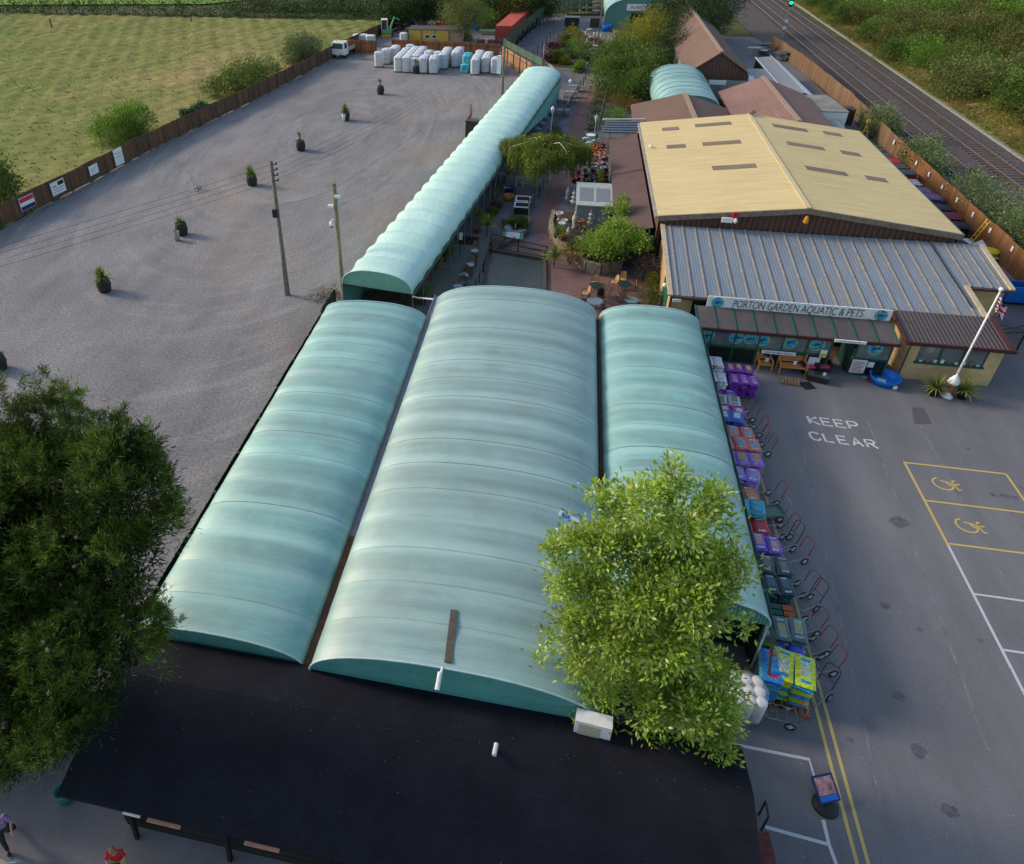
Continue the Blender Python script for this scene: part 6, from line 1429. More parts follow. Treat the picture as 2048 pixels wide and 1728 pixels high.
# low timber edged beds
def bed(label, px, h, m, soil=None, name='raised_bed'):
    pts = [G(*c) for c in px]; t = thing(name, label, 'raised bed', (*pts[0], 0)); mb = MB(); n = len(pts)
    for a, b in zip(pts, pts[1:]+pts[:1]): mb.beam((*a, h/2), (*b, h/2), .12, h)
    mb.build('edging', m, t); s = MB(); s.poly([(x, y, h-.06) for x, y in pts]); s.build('soil', soil or simple('soil', (.06, .045, .03), .95), t); return t
bed('dark raised bed between the deck and the brick path', [(1020, 440), (1052, 440), (1056, 470), (1000, 500), (1010, 470)], .4, m_wood_dark)
bed('long timber edged bed with stones left of the path', [(1122, 262), (1110, 262), (1072, 345), (1088, 345)], .35, m_wood_dark)
bed('planted border along the right side of the brick path', [(1196, 178), (1212, 170), (1186, 262), (1176, 262)], .3, m_wood_dark)
bed('garden island bed full of shrubs at the end of the path', [(1108, 140), (1165, 145), (1200, 90), (1160, 62), (1120, 80), (1085, 120)], .3, m_stone)
# stone walled bed
t = thing('stone_raised_bed', 'curved rubble stone raised bed under the climbing shrub', 'raised bed', (2, 47, 0))
wp = [G(*c) for c in ((1106, 440), (1100, 462), (1103, 478), (1150, 524), (1172, 545), (1200, 550), (1240, 542))]
m_rub = mat('rubble_stone', (.27, .22, .16), .9, .2, .3, 2, bs=.6, bd=.03); vn = m_rub.node_tree.nodes.new('ShaderNodeTexVoronoi'); vn.inputs['Scale'].default_value = 3.2; vn.feature = 'DISTANCE_TO_EDGE'; m_rub.node_tree.links.new(pos(m_rub), vn.inputs['Vector'])
src = m_rub.node_tree.nodes['Principled BSDF'].inputs['Base Color'].links[0].from_socket; m_rub.node_tree.links.new(mixc(m_rub, src, ramp(m_rub, vn.outputs['Distance'], [(.0, g3(.35)), (.06, g3(1.1))]), 1, 'MULTIPLY'), m_rub.node_tree.nodes['Principled BSDF'].inputs['Base Color'])
mb = MB()
for a, b in zip(wp[:-1], wp[1:]): mb.beam((*a, .42), (*b, .42), .3, .84)
mb.build('wall', m_rub, t); mb = MB(); mb.poly([(x, y, .7) for x, y in wp+[G(1270, 500), G(1215, 440)]]); mb.build('soil', simple('soil', (.06, .045, .03), .95), t)
bush('orange_flowers', 'orange flowered clump trailing over the stone raised bed', [(1138, 505, .8, .45, .3), (1150, 518, .7, .45, .3), (1130, 495, .8, .3, .25)], 'rust', 60, 20, .2, .1)
bush('bush', 'pink and white flowering bush in front of the ochre shop wall', [(1292, 535, 1.0, .65, .6), (1300, 528, 1.3, .5, .4), (1308, 548, .9, .35, .4)], leafmat('flower_mix', [(.35, .12, .16), (.5, .42, .42), (.07, .12, .04), (.06, .1, .03), (.4, .06, .1)], .6, .3, .1), 160, 20, .3, .11)
bush('bush', 'yellow leaved bush beside the pink flowering bush', [(1306, 562, .7, .4, .4)], 'gold', 60, 20, .25, .1)
bush('bush', 'russet green shrub in the tub at the corner of the blue grey roof', [(1302, 598, .7, .55, .5), (1308, 588, .8, .4, .4)], 'olive', 90, 20, .3, .11)
# hut
t = thing('display_hut', 'small grey green hut with pale roof and two skylights', 'shed', (2.8, 52, 0))
mb = MB(); mb.box(1.55, 4.0, 51.6, 55.2, 0, 2.05); mb.build('walls', simple('blue_grey_boards', (.20, .25, .25), .7), t)
mb = MB(); mb.slab((1.45, 51.4, 2.1), (4.1, 51.4, 2.1), (4.1, 55.4, 2.35), (1.45, 55.4, 2.35), .08); mb.build('roof', simple('pale_grey_roof', (.36, .40, .38), .7), t)
for x in (1.7, 2.9): mb = MB(); mb.slab((x, 52.1, 2.16), (x+1.0, 52.1, 2.16), (x+1.0, 54.4, 2.31), (x, 54.4, 2.31), .03); mb.build('skylight', simple('skylight', (.19, .19, .21), .4), t)
mb = MB(); mb.box(2.5, 2.95, 51.56, 51.59, 1.0, 1.6); mb.build('window', m_grey, t)
t = thing('trellis', 'grey diamond trellis standing in front of the hut', 'trellis', (2.8, 50.4, 0)); mb = MB()
for i in range(16):
    x = 1.6+i*.2
    for s in (-1, 1):
        a = (x, 50.3, .8); b = (x+s*.9, 50.3, 1.7)
        if 1.4 < b[0] < 4.7: mb.beam(a, b, .03)
mb.build('lattice', m_grey, t); mb = MB()
for x in (1.5, 2.8, 4.5): mb.box(x-.04, x+.04, 50.27, 50.33, 0, 1.8)
each(mb, 'post', m_grey, t)
# ornaments
def orn(kind, q, s, m, label, group, rz=0):
    mb = MB(); mb.smooth = True; x, y, z = q; s *= .82
    if kind == 'statue': mb.lathe([(.16, 0), (.16, .1), (.11, .14), (.13, .4), (.17, .62), (.13, .78), (.06, .85), (.09, .93), (.06, 1.02), (0.01, 1.04)], (x, y, z), 10)
    if kind == 'urn': mb.lathe([(.18, 0), (.08, .12), (.08, .22), (.26, .45), (.3, .62), (.26, .62), (.2, .5)], (x, y, z), 12)
    if kind == 'pagoda':
        mb.smooth = False
        for k in range(3): mb.lathe([(.12-.02*k, 0), (.12-.02*k, .22), (.3-.06*k, .24), (.1, .34)], (x, y, z+k*.34), 6)
        mb.lathe([(.05, 0), (.01, .3)], (x, y, z+1.02), 6)
    if kind == 'pot': mb.lathe([(.15, 0), (.24, .36), (.27, .36), (.27, .42), (.21, .42), (.18, .3)], (x, y, z), 14)
    if kind == 'birdbath': mb.lathe([(.2, 0), (.08, .1), (.07, .6), (.32, .72), (.34, .8), (.28, .78), (.02, .74)], (x, y, z), 14)
    if kind == 'animal': mb.tube([(x-.3, y, z+.3), (x, y, z+.38), (x+.25, y, z+.35), (x+.35, y, z+.55), (x+.48, y, z+.52)], [.1, .15, .12, .08, .04], 8); [mb.tube([(x+dx, y+dy, z+.3), (x+dx, y+dy, z)], .04, 6) for dx in (-.22, .2) for dy in (-.08, .08)]
    if s != 1: mb.v = [((a-x)*s+x, (b-y)*s+y, (c-z)*s+z) for a, b, c in mb.v]
    return solo({'pot': 'flower_pot', 'urn': 'urn', 'animal': 'animal_statue'}.get(kind, kind), mb, m, label, {'pot': 'pot', 'urn': 'urn'}.get(kind, 'garden ornament'), group)
m_sw = simple('white_stone', (.46, .44, .40), .8, var=.2, sc=6); m_teal = simple('glazed_blue', (.03, .08, .2), .3); m_redg = simple('glazed_red', (.25, .01, .015), .25); m_blkg = simple('glazed_black', (.012, .012, .014), .25)
specs = [('statue', 1134, 398, 1.2, 'white statue left of the hut, farthest one'), ('pagoda', 1146, 408, 1.2, 'white stone pagoda left of the hut'), ('urn', 1118, 440, 1.2, 'pale stone urn on the stone bed tip'), ('urn', 1128, 452, 1, 'second pale urn on the stone bed'), ('birdbath', 1123, 462, 1, 'pale birdbath on the stone bed'),
         ('statue', 1148, 456, 1.5, 'tall white column ornament on the stone bed'), ('statue', 1135, 478, 1.1, 'white statue with blue base on the stone bed'), ('pagoda', 1179, 450, 1.1, 'white pagoda ornament in front of the trellis'), ('animal', 1154, 490, 1.2, 'white animal figure at the edge of the stone bed'), ('birdbath', 1160, 458, 1.1, 'rusty red dish beside the tall white column')]
for k, px, py, s, lab in specs: orn(k, P(px, py, .7), s, m_terra if 'rusty' in lab else m_sw, lab, None)
i = 0
def ok(pts, x, y, d): return all(math.hypot(x-a, y-b) > d for a, b in pts)
sp = []
for n_ in range(400):
    px = rnd.uniform(1168, 1232); py = rnd.uniform(68, 112); q = P(px, py, .0)
    if len(sp) < 34 and ok(sp, q[0], q[1], .62): sp.append(q[:2]); orn(rnd.choice(('statue', 'statue', 'urn', 'birdbath', 'animal')), q, rnd.uniform(1.0, 1.6), m_sw, 'pale stone figure in the crowd of ornaments below the PLANTS sign', 'stone figures below the PLANTS sign')
sp = []
for n_ in range(400):
    px = rnd.uniform(1166, 1206); py = rnd.uniform(294, 332); q = P(px, py, 0)
    if len(sp) < 22 and ok(sp, q[0], q[1], .42): sp.append(q[:2]); orn('pot', q, rnd.uniform(.9, 1.5), m_terra, 'terracotta pot in the orange group right of the birch', 'terracotta pots right of the birch')
sp = []
for n_ in range(300):
    px = rnd.uniform(1176, 1218); py = rnd.uniform(318, 350); q = P(px, py, 0)
    if len(sp) < 14 and ok(sp, q[0], q[1], .45): sp.append(q[:2]); orn(rnd.choice(('pot', 'urn')), q, rnd.uniform(.9, 1.4), m_grey, 'grey stone planter in the group below the terracotta pots', 'grey planters below the terracotta pots')
sp = []
for n_ in range(300):
    px = rnd.uniform(1165, 1212); py = rnd.uniform(345, 372); q = P(px, py, 0)
    if len(sp) < 16 and ok(sp, q[0], q[1], .45): sp.append(q[:2]); orn('pot', q, rnd.uniform(.9, 1.4), m_blkg, 'glazed black pot beside the hut roof', 'glazed black pots above the hut')
for k, (px, py) in enumerate(((1146, 356), (1155, 362), (1147, 366), (1157, 350))): orn('pot', P(px, py, 0), 1.3, m_redg, 'glazed red pot left of the black ones by the hut', 'glazed red pots by the path')
sp = []
for n_ in range(200):
    px = rnd.uniform(1028, 1052); py = rnd.uniform(358, 378); q = P(px, py, 0)
    if len(sp) < 6 and ok(sp, q[0], q[1], .5): sp.append(q[:2]); orn(rnd.choice(('statue', 'urn')), q, .9, m_sw, 'pale ornament on the bench under the birch', 'pale ornaments under the birch')
t = thing('half_barrel', 'orange brown half barrel planter beside the tunnel side', 'planter', P(1017, 400)); q = P(1017, 400); mb = MB(); mb.smooth = True; mb.lathe([(.38, 0), (.45, .45), (.4, .45), (.38, .4)], q, 16); mb.build('tub', m_wood, t); mb = MB(); mb.lathe([(.42, .3), (.435, .33), (.425, .36)], q, 16, cap=False); mb.build('hoop', m_iron, t)
t = thing('water_feature', 'round blue grey basin behind the orange half barrel', 'basin', P(1018, 385)); q = P(1018, 385); mb = MB(); mb.smooth = True; mb.lathe([(.3, 0), (.5, .5), (.55, .5), (.5, .45), (.1, .4)], q, 16); mb.build('basin', m_teal, t)
t = thing('pond_tank', 'dark rectangular display tank in white frames beside the rail', 'tank', P(1040, 435)); q = P(1042, 428)
for k in range(2):
    y = q[1]-.2+k*1.3; mb = MB(); mb.box(q[0]-.55, q[0]+.55, y, y+1.1, .0, .6); mb.build('tank', m_black, t); mb = MB()
    for a in ((-.6, -.5, 0, 1.1), (.5, .6, 0, 1.1), (-.5, .5, 0, .1), (-.5, .5, 1.0, 1.1)): mb.box(q[0]+a[0], q[0]+a[1], y+a[2], y+a[3], .6, .66)
    mb.build('white_frame', m_white, t)
q = P(1030, 466); t = thing('round_fountain', 'round stone fountain bowl behind the green and white sign', 'fountain', q); mb = MB(); mb.smooth = True; mb.lathe([(.75, 0), (.82, .35), (.86, .42), (.7, .42), (.1, .3)], q, 20); mb.build('bowl', m_grey, t); mb = MB(); mb.tube([(q[0], q[1], .3), (q[0], q[1], .75)], .04); mb.build('spout', m_sw, t)
q = P(1025, 483); t = thing('information_board', 'white board with green ends beside the round fountain', 'sign', q); mb = MB(); mb.obox((q[0], q[1], .5), (1.5, .06, .42), R(-6), R(-30)); mb.build('panel', m_white, t)
for s in (-1, 1): mb = MB(); mb.obox((q[0]+s*.62, q[1]-.01-s*.065, .5), (.24, .08, .44), R(-6), R(-30)); mb.build('green_end', simple('sign_green', (.1, .4, .15), .5), t)
def cord(px, py, R_, n, lab, potm=None, trunk=.4, yel=True, z0=0, w_=.06):
    q = P(px, py); t = thing('cordyline', lab, 'plant', (q[0], q[1], 0), rnd.random()*6, world=False); pz = z0
    if potm: mb = MB(); mb.smooth = True; mb.lathe([(.2, 0), (.27, .38), (.29, .4), (.24, .4), (.22, .34)], n=14); mb.build('pot', potm, t); pz = .36
    mb = MB(); mb.tube([(0, 0, pz-.05), (0, 0, pz+trunk)], .05, 7); mb.build('trunk', m_bark, t); strap_plant('leaves', (0, 0, pz+trunk), R_, n, m_blade_y if yel else m_blade, t, w_, .75); return t
cord(1865, 790, .95, 95, 'spiky cordyline in a black pot left of the ice cream cone', m_black_pot, .12); cord(1922, 796, .95, 95, 'spiky cordyline in a black pot right of the ice cream cone', m_black_pot, .12)
cord(1107, 535, 1.25, 130, 'tall spiky cordyline at the corner of the pond', None, .8); cord(974, 475, 1.1, 110, 'spiky cordyline at the top of the deck rail', None, 1.0); cord(955, 465, .9, 70, 'spiky cordyline in a terracotta pot beside the tunnel', m_terra, 1.0, False)
# planters at the tunnel mouth
for px, lab in ((((745, 600), (800, 600), (800, 583), (752, 583)), 'brick planter of leafy greens under the tunnel mouth'), (((812, 612), (850, 612), (850, 600), (815, 600)), 'brown planter at the foot of the tunnel corner post'), (((846, 570), (862, 560), (880, 535), (866, 535)), 'brown planter of tall grasses inside the tunnel edge'), (((872, 530), (890, 527), (905, 508), (893, 508)), 'far brown planter of grasses inside the tunnel edge')):
    b_ = bed(lab, px, .5, simple('brown_planter', (.14, .07, .05), .8)); c_ = np.mean([P(*c) for c in px], axis=0); bl = [(c_[0]+dx, c_[1]+dy, .8, .55, .5, .35) for dx, dy in ((-.4, 0), (.3, .2), (0, -.2))]
    foliage('plants', bl, GM['fresh'], b_, 50, 22, .3, .16, .3, .5, 1.0)
mb = MB(); c_ = P(775, 590, 0); 
t = thing('doormat', 'black rubber mat on the deck entrance', 'mat', P(935, 490)); mb = MB(); mb.prism([G(913, 474), G(957, 477), G(957, 493), G(911, 491)], .105, .125); mb.build('mat', m_black, t)
q = P(920, 513); t = thing('notice_stand', 'thin post with a small white notice on the deck', 'sign', q); mb = MB(); mb.tube([q, (q[0], q[1], 1.9)], .025); mb.build('post', m_iron, t); mb = MB(); mb.box(q[0]-.1, q[0]+.15, q[1]-.04, q[1]-.02, 1.3, 1.85); mb.build('notice', m_white, t)
# display benches crowded with plants between tunnel and path
def plant_pot(label, group, x, y, z, k, src={}):
    if k not in src:
        t = thing('potted_plant', label, 'plant', (x, y, z), 0, group, world=False); mb = MB(); mb.smooth = True; mb.lathe([(.09, 0), (.13, .2), (.12, .2)], n=10); mb.build('pot', (m_terra, m_black_pot, m_grey)[k % 3], t)
        foliage('leaves', [(0, 0, .34, .2, .2, .17)], (GM['mid'], GM['fresh'], GM['wine'], GM['gold'], GM['grey'])[k], t, 16, 12, .12, .1, .5, .6, .6); src[k] = t; return
    dup(src[k], (x, y, z), rnd.uniform(0, 6), label, group, rnd.uniform(.8, 1.4))
kinds = ('mid green', 'bright green', 'dark red', 'golden', 'silvery')
for nm, p0, p1, n in (('along the tunnel side near the lamp post', (1098, 285), (1062, 345), 22), ('beside the long rail near the birch', (1000, 410), (970, 452), 16), ('along the raised bed left of the path', (1118, 262), (1080, 342), 26), ('around the dark raised bed', (1012, 452), (1050, 468), 14), ('on the stone bed under the climbing shrub', (1112, 472), (1180, 520), 20), ('beside the timber rail by the hut', (1200, 355), (1222, 430), 16)):
    for i in range(n):
        f = (i+.5)/n; q = P(p0[0]+(p1[0]-p0[0])*f+rnd.uniform(-6, 6), p0[1]+(p1[1]-p0[1])*f+rnd.uniform(-3, 3), .72 if 'stone bed' in nm else .02); k = rnd.choice((0, 0, 1, 2, 3, 4)); plant_pot('small %s potted plant %s' % (kinds[k], nm), 'potted plants '+nm, q[0], q[1], q[2], k)
for i, (px, py) in enumerate(((1012, 345), (1000, 362), (1146, 195), (1152, 183), (1142, 205), (1128, 232))):
    q = P(px, py); t = thing('display_bench', ('grey display bench under the birch', 'second grey display bench under the birch', 'pale display bench farthest along the rail', 'grey display bench by the planted bowl', 'pale display bench beside the far lamp post', 'dark display bench at the tunnel end')[i], 'bench', q); mb = MB(); mb.box(q[0]-.9, q[0]+.5, q[1]-.4, q[1]+.4, .62, .7); mb.build('top', m_grey if i % 2 else m_conc, t)
    for dx in (-.85, .4):
        mb = MB(); mb.box(q[0]+dx, q[0]+dx+.06, q[1]-.35, q[1]+.35, 0, .619); mb.build('leg', m_wood_dark, t)
# lamp posts
def lamp(px0, py0, h, lab, m):
    q = P(px0, py0); t = thing('lamp_post', lab, 'lamp post', q, 0, 'ornate garden lamp posts'); mb = MB(); mb.smooth = True; mb.lathe([(.14, 0), (.1, .15), (.05, .3), (.045, h-.7), (.07, h-.66)], q, 10); mb.build('post', m, t)
    mb = MB(); mb.lathe([(.08, h-.66), (.17, h-.3), (.17, h-.28)], q, 6); mb.build('lantern', m_pale, t); mb = MB(); mb.lathe([(.22, h-.28), (.1, h-.1), (.03, h-.05), (.01, h+.1)], q, 6); mb.build('cap', m, t)
lamp(1101, 270, 2.9, 'white lamp post beside the blue bundles at the tunnel side', m_white); lamp(1136, 208, 2.8, 'white lamp post nearest the far end of the tunnel', m_white); lamp(1188, 278, 2.4, 'pale blue lamp post standing on the green display mat', simple('pale_blue_paint', (.3, .45, .55), .5))
q = P(1082, 112); tp4 = pole('wooden_pole', 'thin pale pole rising behind the far end of the tunnel', P(1084, 150), 3.8, .09, .07, simple('pale_pole', (.35, .3, .22), .8)); pole('wooden_pole', 'tall thin pole beside the PLANTS tunnel', P(1199, 60), 7.0, .12, .09, m_pole)
# blue bundles + misc by tunnel side
for i in range(6):
    q = P(1072+i*8, 268-i*12+0, 0); mb = MB(); mb.smooth = True; mb.tube([(q[0]-.5, q[1], .3), (q[0]-.1, q[1]+.1, .5), (q[0]+.5, q[1], .35)], [.25, .35, .2], 8); solo('plastic_bundle', mb, simple('blue_grey_film', (.16, .2, .28), .4, var=.5, sc=4), 'blue grey plastic bundle heaped against the tunnel side', 'bundle', 'blue grey bundles beside the tunnel')
mb = MB(); mb.poly([(*G(*c), .024) for c in ((1168, 268), (1196, 270), (1192, 290), (1164, 288))]); solo('display_mat', mb, simple('artificial_grass', (.02, .16, .05), .9), 'bright green artificial grass mat with white garden furniture', 'mat')
q = P(1180, 284); t = thing('garden_table', 'white ornate garden table on the green mat', 'table', q); mb = MB(); mb.lathe([(.45, .7), (.45, .73)], q, 14); mb.build('table_top', m_white, t)
for k in range(3): a = k*2.1; mb = MB(); mb.tube([(q[0]+.35*math.cos(a), q[1]+.35*math.sin(a), 0), (q[0], q[1], .4), (q[0]+.3*math.cos(a), q[1]+.3*math.sin(a), .7)], .025); mb.build('leg', m_white, t)
for k, (px, py) in enumerate(((1170, 283), (1190, 287), (1176, 292))): orn('animal', P(px, py, 0), 1.1, m_white, ('white ornate figure left of the garden table', 'white ornate figure right of the garden table', 'white ornate figure in front of the garden table')[k], None)
bush('plants', 'mixed flowering plants filling the border right of the path', [(1200, 190, .5, .7, .4), (1196, 205, .5, .7, .4), (1192, 220, .5, .7, .45), (1190, 235, .5, .7, .4), (1184, 250, .4, .6, .4), (1204, 178, .5, .7, .4)], leafmat('border_mix', [(.07, .12, .03), (.1, .17, .03), (.3, .3, .05), (.35, .33, .3), (.06, .1, .03)], .6, .3, .1), 260, 20, .3, .13)
# island bed planting
for m, sp_, lab in (('fresh', [(1150, 95, 1.4, 1.5, 1.3), (1165, 100, 1.0, 1.2, 1.0)], 'lime green shrub in the middle of the island bed'), ('gold', [(1142, 72, 1.6, 1.4, 1.4), (1155, 78, 1.4, 1.2, 1.1)], 'tall yellowish shrub at the back of the island bed'), ('mid', [(1112, 115, .9, .9, .9)], 'dark green shrub at the left of the island bed'), ('wine', [(1108, 95, .8, .9, .6), (1095, 118, .7, .7, .6)], 'dark red shrub at the left edge of the island bed'),
                   ('rust', [(1190, 86, .7, 1.0, .6)], 'russet shrub below the stone figures'), ('gold', [(1128, 122, .6, .7, .5)], 'small yellow shrub near the front of the island bed'), ('fresh', [(1160, 133, .6, .7, .6), (1155, 138, .4, .6, .4)], 'bright green tuft at the front corner of the island bed'), ('grey', [(1172, 115, .7, .8, .6)], 'silvery leaved clump at the right of the island bed'), ('olive', [(1128, 82, 1.1, 1.1, 1.0)], 'olive shrub at the back left of the island bed'), ('grey', [(1132, 108, .7, .8, .6)], 'grey heather clump in the centre of the island bed')):
    bush('shrub', lab, sp_, m, 110, 22, .4, .17, up=.5)
bush('plants', 'mustard yellow plants in the timber bed left of the path', [(1116, 270, .5, .45, .3), (1110, 290, .5, .45, .3), (1104, 305, .5, .4, .3)], 'gold', 70, 20, .25, .12)
mb = MB(); mb.smooth = True; q = P(1058, 432, 0); bush('plants', 'tuft of green grass in the dark raised bed', [(1042, 445, .6, .5, .3)], 'mid', 40, 20, .25, .14, up=1)
# bollard posts
bps = [(1066, 118), (1075, 108), (1084, 98), (1092, 88), (1100, 78), (1107, 70), (1166, 172), (1171, 160), (1177, 150), (1182, 140), (1187, 130), (1192, 120), (1196, 110)]
for i, c in enumerate(bps): q = P(*c); mb = MB(); mb.lathe([(.06, 0), (.05, 1.0), (.08, 1.05), (.01, 1.15)], q, 6); solo('bollard', mb, m_iron, 'thin dark post of the low path railing left of the island bed' if i < 6 else 'thin dark post of the low path railing right of the island bed', 'post', 'path posts left of the island bed' if i < 6 else 'path posts right of the island bed')
q = P(1157, 143); t = thing('planted_bowl', 'wide bowl planter with white flowers by the path corner', 'planter', q); mb = MB(); mb.smooth = True; mb.lathe([(.3, 0), (.8, .35), (.75, .35), (.6, .28)], q, 16); mb.build('bowl', m_stone, t); foliage('flowers', [(q[0], q[1], .45, .55, .5, .15)], leafmat('white_flowers', [(.6, .6, .58), (.1, .15, .05)]), t, 30, 20, .2, .1)
# black wheelbarrow-like tubs along side path
for i in range(9):
    px = 1048+i*8.5; py = 92-i*8.5; q = P(px, py); t = thing('leaning_tub', 'large dark round tub leaning on the windbreak fence', 'tub', q, 0, 'dark tubs along the windbreak fence')
    mb = MB(); mb.smooth = True; mb.lathe([(.85, 0), (.8, .35), (.5, .5), (.02, .52)], (0, 0, 0), 16); a = Matrix.Translation((q[0]-.7, q[1], .9)) @ Matrix.Rotation(R(-65), 4, 'Y'); mb.v = [tuple(a @ Vector(v)) for v in mb.v]; mb.build('shell', m_black, t)
    mb = MB(); mb.tube([(q[0]-1.0, q[1]-.8, 0), (q[0]+.1, q[1]-.7, .5), (q[0]+.1, q[1]+.2, .9)], .04); mb.build('handle', m_grey, t)
q = P(1145, 62); t = thing('covered_crate', 'tall black covered crate above the island bed', 'crate', q); mb = MB(); mb.box(q[0]-1.4, q[0]+.9, q[1], q[1]+1.2, 0, 2.0); mb.build('body', m_black, t); mb = MB(); mb.box(q[0]-1.45, q[0]+.95, q[1]-.05, q[1]+1.25, 2.0, 2.08); mb.build('lid', m_grey, t)
q = P(1213, 62); t = thing('water_butt', 'bright blue plastic tub among the stone figures', 'tub', q); mb = MB(); mb.smooth = True; mb.lathe([(.7, 0), (.85, .9), (.8, .95), (.7, .8)], q, 14); mb.build('tub', m_blue, t)
q = P(1190, 55); t = thing('wooden_crate', 'brown slatted crate beside the tall thin pole', 'crate', q); mb = MB()
for k in range(5): mb.box(q[0]-.9, q[0]+.9, q[1], q[1]+.9, .1+k*.28, .3+k*.28)
mb.build('slats', m_wood_dark, t)
for i in range(12):
    q = P(1145+(i % 4)*14, 8+(i//4)*11); t = thing('plant_bench', 'dark low plant bench in the rows above the stone figures', 'bench', q, 0, 'plant benches in rows'); mb = MB(); mb.box(q[0]-1.0, q[0]+1.0, q[1], q[1]+1.4, .6, .7); mb.build('top', m_grey if i % 2 else m_wood_dark, t)
    for dx in (-.9, .9): mb = MB(); mb.box(q[0]+dx-.05, q[0]+dx+.05, q[1]+.1, q[1]+1.3, 0, .6); mb.build('leg', m_wood_dark, t)

# ---------------- front yard furniture ----------------
def garden_seat(label, q, w_, rz, name='garden_bench', cat='bench'):
    t = thing(name, label, cat, q, rz, world=False)
    for i in range(4): mb = MB(); mb.box(-w_/2, w_/2, -.3+i*.14, -.19+i*.14, .42, .45); mb.build('seat_slat', m_seat, t)
    for i in range(5): mb = MB(); mb.box(-w_/2, w_/2, .28+.015*i, .31+.015*i, .5+i*.1, .58+i*.1); mb.build('back_slat', m_seat, t)
    for s in (-1, 1):
        x = s*(w_/2+.03); mb = MB(); mb.box(x-.03, x+.03, -.34, .34, .66, .70); mb.build('armrest', m_seat, t)
        for y in (-.3, .3): mb = MB(); mb.box(x-.035, x+.035, y-.035, y+.035, 0, .66 if y < 0 else 1.02); mb.build('leg', m_seat, t)
    mb = MB(); mb.box(.02, .18, -.02, .02, .5, .72); mb.build('price_card', m_white, t); return t
m_seat = simple('orange_pine', (.52, .22, .07), .6, var=.15, sc=9)
garden_seat('orange pine garden armchair beside the tall sack stacks', P(1524, 738, 0), .62, R(4), 'garden_armchair', 'chair'); garden_seat('orange pine two seat bench in front of the green glazing', P(1580, 744, 0), 1.25, R(0))
m_rat = simple('black_rattan', (.025, .02, .022), .7, var=.4, sc=20); m_pink = simple('pink_cushion', (.55, .06, .16), .8)
for px, lab in ((1612, 'black rattan chair with pink cushion nearer the bench'), (1641, 'black rattan chair with pink cushion nearer the entrance')):
    q = P(px, 742, 0); t = thing('rattan_chair', lab, 'chair', q, R(8), 'rattan chairs with pink cushions', world=False); mb = MB(); mb.box(-.34, .34, -.32, .32, .05, .38); mb.build('seat', m_rat, t); mb = MB(); mb.box(-.34, .34, .22, .34, .381, .85); mb.build('backrest', m_rat, t)
    for s in (-1, 1): mb = MB(); mb.box(s*.34-.06, s*.34+.06, -.33, .215, .382, .62); mb.build('armrest', m_rat, t)
    mb = MB(); mb.box(-.26, .26, -.3, .2, .384, .46); mb.build('cushion', m_pink, t)
q = P(1633, 760, 0); t = thing('rattan_table', 'low black rattan coffee table with glass top and price card', 'table', q, R(-14), world=False); mb = MB(); mb.box(-.5, .5, -.3, .3, .06, .36); mb.build('body', m_rat, t); mb = MB(); mb.box(-.51, .51, -.31, .31, .361, .375); mb.build('glass_top', m_gdark, t); mb = MB(); mb.box(.2, .32, -.03, .0, .38, .55); mb.build('price_card', m_white, t)
q = P(1614, 772, 0); t = thing('parasol_base', 'square black parasol base plate on the tarmac', 'parasol base', q, R(20), world=False); mb = MB(); mb.box(-.28, .28, -.28, .28, 0, .05); mb.build('plate', m_black, t); mb = MB(); mb.tube([(0, 0, .05), (0, 0, .4)], .03); mb.build('tube', m_iron, t)
q = P(1580, 765, 0); pallet(q[0], q[1], 'small pale pallet lying in front of the pine bench', R(-4), d=(.9, .6)); 
q = P(1771, 772, 0); t = thing('paddling_pool', 'round bright blue plastic pool beside the kiosk', 'paddling pool', (q[0], q[1]+.35, 0)); mb = MB(); mb.smooth = True; mb.lathe([(.62, 0), (.66, .3), (.72, .42), (.75, .42), (.7, .3), (.62, .06), (.02, .05)], (q[0], q[1]+.35, 0), 28); mb.build('shell', m_blue, t); mb = MB(); mb.obox((q[0]-.1, q[1]+.4, .08), (.4, .25, .02), R(-20)); mb.build('leaflet', m_white, t); mb = MB(); mb.obox((q[0]+.28, q[1]-.37, .2), (.2, .02, .2)); mb.build('price_card', m_white, t)
q = P(1739, 762); mb = MB(); mb.smooth = True; mb.lathe([(.1, 0), (.16, .08), (.14, .08), (.08, .03)], q, 12); solo('pet_bowl', mb, m_red, 'small red bowl left of the blue pool', 'bowl'); q = P(1727, 757); mb = MB(); mb.smooth = True; mb.lathe([(.1, 0), (.15, .1), (.13, .1), (.08, .03)], q, 12); solo('pet_bowl', mb, m_grey, 'small grey bowl at the foot of the green panel', 'bowl')
q = P(1775, 740); mb = MB(); mb.smooth = True; mb.lathe([(.1, 0), (.14, .25), (.11, .25), (.1, .2)], q, 12); solo('flower_pot', mb, m_terra, 'small terracotta pot against the kiosk side wall', 'pot')
